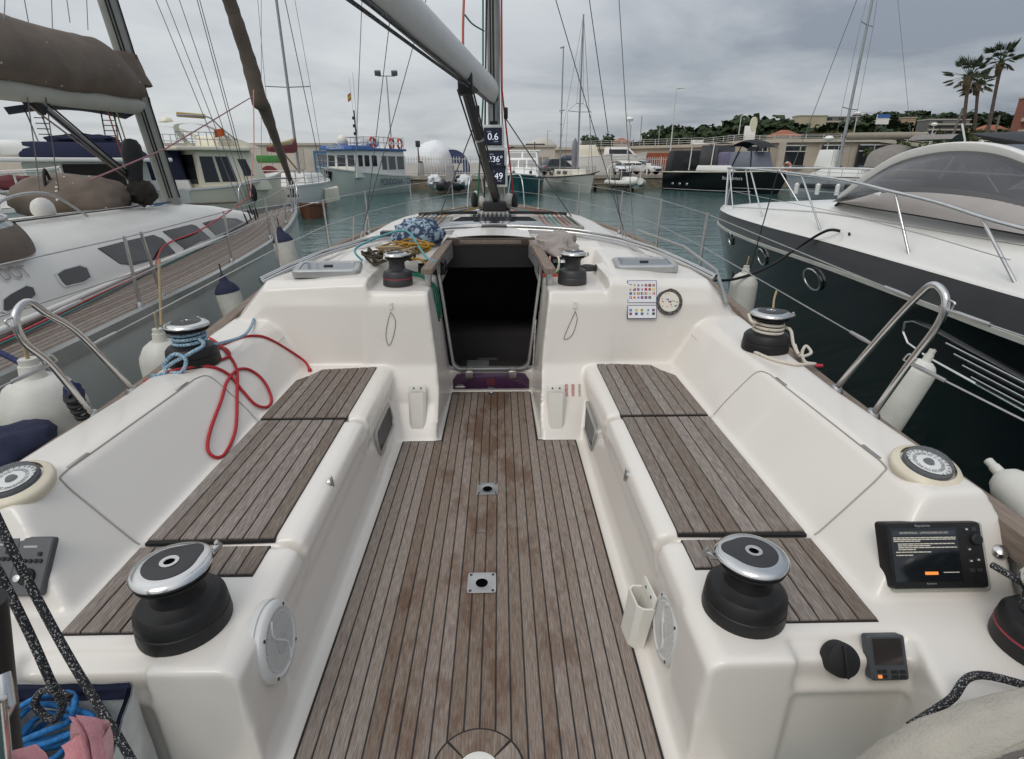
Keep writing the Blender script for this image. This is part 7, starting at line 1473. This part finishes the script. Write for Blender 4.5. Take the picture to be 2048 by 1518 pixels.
for i, (px, x, y, z0, H, r) in enumerate(sorted(tr_)): tree('pine_tree', '%s dark pine from the left, %s' % (ORD[i], where(px)), x, y, z0, H, r, 0, i, .18, .7, 'pines on the hill')
rs_ = random.Random(31)
for i in range(34):
    px = 1630 + i * 12.4; y = rs_.uniform(100, 128); p = aY(px, 330, y); z0 = hz_(p.x, y) if y > hy0 else QT; r = rs_.uniform(2.0, 3.4); tree('roadside_shrub', '%s roadside shrub from the left behind the terrace railing' % ORD[i], p.x, y, max(z0, 3.0), rs_.uniform(2.6, 5.0), r, rs_.choice((1, 1, 2)), i + 40, .12, .7, 'shrubs behind the terrace')
for i, (px, y, r, H) in enumerate(((1888, 66, 1.5, 4.9), (1915, 67, 1.5, 4.6), (1860, 64, 1.6, 3.6), (1800, 63, 1.6, 3.5), (1940, 63, 1.8, 3.6), (1990, 62, 2.0, 3.6), (2035, 62, 2.0, 3.5), (1760, 66, 1.4, 3.0))):
    p = aY(px, 330, y); tree('hedge_bush', '%s round green bush from the left below the terrace railing' % ORD[sorted((1888, 1915, 1860, 1800, 1940, 1990, 2035, 1760)).index(px)], p.x, y, QT, H, r, 1, i + 90, .1, .8, 'bushes below the terrace')
FAC = [M('facade_sand', (.46, .40, .28), .8, var=.08, scale=.2), M('facade_grey', (.16, .155, .145), .8, var=.12, scale=.2), M('facade_tan', (.42, .31, .20), .8, var=.08, scale=.2), M('facade_cream', (.45, .41, .35), .8, var=.08, scale=.2)]; ROOF = M('roof_tile', (.30, .11, .06), .85, var=.2, scale=.8)
def block(name, label, px0, px1, ptop, pbot, y, mat, floors=0, roof=None, rz=0, dep=5):
    a, b_ = aY(px0, ptop, y), aY(px1, pbot, y); w = (b_.x - a.x) / 2; H = a.z - b_.z; o = thing(name, label, 'building', ((a.x + b_.x) / 2, y, b_.z - 3), rz); H += 3; MB().box(-w, w, 0, dep, 0, H).build('wall', mat, o, smooth=0)
    if roof == 'hip': MB().add([(-w - .4, -.4, H), (w + .4, -.4, H), (w + .4, dep + .4, H), (-w - .4, dep + .4, H), (-w * .3, dep / 2, H + w * .3 + .5), (w * .3, dep / 2, H + w * .3 + .5)], [(0, 1, 5, 4), (1, 2, 5), (2, 3, 4, 5), (3, 0, 4)]).build('roof', ROOF, o, smooth=0)
    else: MB().box(-w - .15, w + .15, -.15, dep + .1, H, H + .3).build('parapet', MATS['parapet_pale'], o, smooth=0)
    if floors:
        fh = (H - 3) / floors; nb = max(1, int(2 * w / 4))
        for f in range(floors):
            z = 3 + f * fh
            MB().box(-w, w, -1.1, 0, z + fh * .02, z + fh * .32).build('balcony', FAC[3], o, smooth=0)
            for k in range(nb): x = -w + (k + .5) * 2 * w / nb; MB().box(x - .9, x + .9, -.05, .02, z + fh * .34, z + fh * .88).build('window', GLW, o, smooth=0)
    return o
block('apartment_block', 'apartment block with plain sand coloured gable right of the pines', 1600, 1648, 232, 268, 200, FAC[0]); block('apartment_block', 'grey apartment block with balconies beside the tall mast', 1648, 1712, 234, 268, 203, FAC[1], 3); block('apartment_block', 'yellowish gable end behind the broad pine', 1552, 1570, 242, 262, 215, FAC[0]); block('apartment_block', 'dark grey apartments with balconies left of the sand gable', 1568, 1602, 240, 268, 217, FAC[1], 3)
block('apartment_block', 'small tan gable house on the hill in front of the pines', 1808, 1828, 236, 256, 180, FAC[2]); block('apartment_block', 'terraced grey apartments on the hill left of the tan gable', 1770, 1806, 240, 262, 190, FAC[1], 3); block('apartment_block', 'grey apartments on the hill between the tan gable and the palms', 1860, 1932, 240, 272, 170, FAC[1], 3)
block('villa', 'villa with red tiled roof among the pines above the quay building', 1420, 1440, 266, 282, 146, FAC[3], 0, 'hip'); block('villa', 'low house with red roof left of the apartment gable', 1555, 1600, 272, 284, 120, FAC[3], 0, 'hip'); block('villa', 'cream house with orange roof behind the white lamp post', 1235, 1258, 284, 298, 130, FAC[3], 0, 'hip'); block('villa', 'long low house with red roof under the palms', 1960, 2030, 266, 284, 125, FAC[3], 0, 'hip'); block('tower_house', 'tall red and white house at the right edge', 2056, 2090, 196, 290, 120, M('brick_red', (.26, .10, .07), .8), 4, dep=2)
x, y = XY(1745, 105); o = thing('blue_billboard', 'blue and white roadside billboard in front of the hill', 'billboard', (x, y, 4)); MB().box(-1.1, 1.1, -.1, .1, 3.9, 5.5).build('panel', WHT, o); MB().box(-1.1, 1.1, -.16, -.1, 4.9, 5.5).build('blue_stripe', BLUEP, o); [tube('leg', [(q, 0, 0), (q, 0, 3.9)], .12, GUN, o) for q in (-.8, .8)]
x0, x1 = XY(1870, 100)[0], XY(2060, 100)[0]; MBt = thing('yellow_train', 'pale yellow train carriage passing behind the terrace', 'train', ((x0 + x1) / 2, 100, 3.3)); MB().box(-(x1 - x0) / 2, (x1 - x0) / 2, 0, 2.8, .6, 2.0).build('body', M('train_yellow', (.48, .42, .27), .6), MBt, bevel=.1); MB().box(-(x1 - x0) / 2, (x1 - x0) / 2, -.05, 0, .0, .7).build('skirt', GUN, MBt)
for i, (px, y, pt, lab) in enumerate(((1895, 98, 216, 'railway catenary mast with a bracket left of the palms'), (1970, 98, 230, 'railway catenary mast between the palms'))):
    x = XY(px, y)[0]; H = aY(px, pt, y).z - 3; o = thing('catenary_mast', lab, 'mast', (x, y, 3)); MB().tube([(-.8 if i == 0 else .3, 0, 0), (0, 0, H)], [.25, .16], 6).build('pole', M('catenary_grey', (.16, .14, .13), .7), o); tube('bracket', [(0, 0, H * .78), (1.6 if i == 0 else -1.6, 0, H * .95), (2.4 if i == 0 else -2.4, 0, H)], .06, GUN, o)
# palms bent by the wind
PF = [M('palm_green', (.030, .048, .018), .65, var=.35, scale=2), M('palm_dry', (.085, .065, .035), .8, var=.35, scale=2)]
def palm(label, px, pc, px0, y, pr, seed):
    top = aY(px, pc, y); bot = aY(px0, 300, y); o = thing('palm_tree', label, 'palm', (bot.x, y, 3.2), 0, 'palms by the railway'); T = top - Vector((bot.x, y, 3.2)); q = random.Random(seed)
    MB().tube([(0, 0, -2), (T.x * .3, 0, T.z * .35), (T.x * .7, 0, T.z * .72), tuple(T)], [.34, .27, .23, .30], 10).build('trunk', M('palm_bark', (.10, .075, .06), .9, var=.3, scale=2, bump=.5, bscale=4), o, smooth=60)
    lump('dead_skirt', T - Vector((0, 0, .9)), (.5, .5, 1.0), PF[1], None, None, seed, .35, o)
    for k in range(30):
        a = q.uniform(0, 6.28); e = q.uniform(-.75, 1.25); L = pr * q.uniform(.75, 1.05); d = Vector((math.cos(a) * math.cos(e), math.sin(a) * math.cos(e), math.sin(e))); wind = Vector((-.42, 0, .05)); m = MB(); st = d * L * .55 + wind * L * .2
        tip = st + (d * .35 + wind) * L * .5 - Vector((0, 0, L * .18)); side = d.cross(Vector((0, 0, 1))).normalized()
        m.tube([T, T + st], [.05, .03], 4)
        for j in range(11):
            f = (j - 5) / 5; dv = (d * math.cos(f * 1.0) + side * math.sin(f * 1.0) + wind * .55 - Vector((0, 0, .10 + .25 * abs(f)))).normalized() * L * .50 * (1 - .25 * abs(f)); b0 = T + st; wv = side.cross(dv).normalized() * .09 * (1 if j % 2 else -1)
            m.add([b0, b0 + dv * .5 + wv, b0 + dv, b0 + dv * .5 - wv + side * .08], [(0, 1, 2, 3)])
        m.build('frond', PF[0] if e > -.35 else PF[1], o, smooth=0)
palm('tall palm furthest right, crown blown by the wind', 2003, 122, 1968, 96, 3.3, 3); palm('thick palm on the left of the three, crown blown to the left', 1938, 152, 1920, 92, 3.5, 5); palm('thinner palm just behind the thick left palm', 1957, 166, 1945, 104, 3.0, 8)
# distant masts without boats in view, wires
for i, (px, y, pt, px2, lab) in enumerate(((1284, 90, 232, 1284, 'thin grey mast standing between the lamp posts'), (1320, 92, 252, 1320, 'short thin mast left of the tall white lamp post'), (1262, 88, 250, 1262, 'faint short mast beside the globe lamp'))):
    a = aY(px, pt, y); tag(tube('distant_mast', [(a.x, y, QT), tuple(a)], .06, ALUG, None, 6), lab, 'mast')
lump('hazy_white_dome', aY(1084, 306, 150), (4.2, 4, 3.6), M('dome_white', (.50, .47, .42), .8), 'pale dome shaped tent far behind the teal boat', 'tent', 3, .03)
for k in range(3):
    a, b_ = aY(1700, 222 + k * 5, 110), aY(2100, 214 + k * 6, 100); tag(tube('overhead_wire', sag(a, b_, 1.0), .02, WIRED, None, 4), ['top', 'middle', 'lowest'][k] + ' railway overhead wire in front of the hill', 'wire')
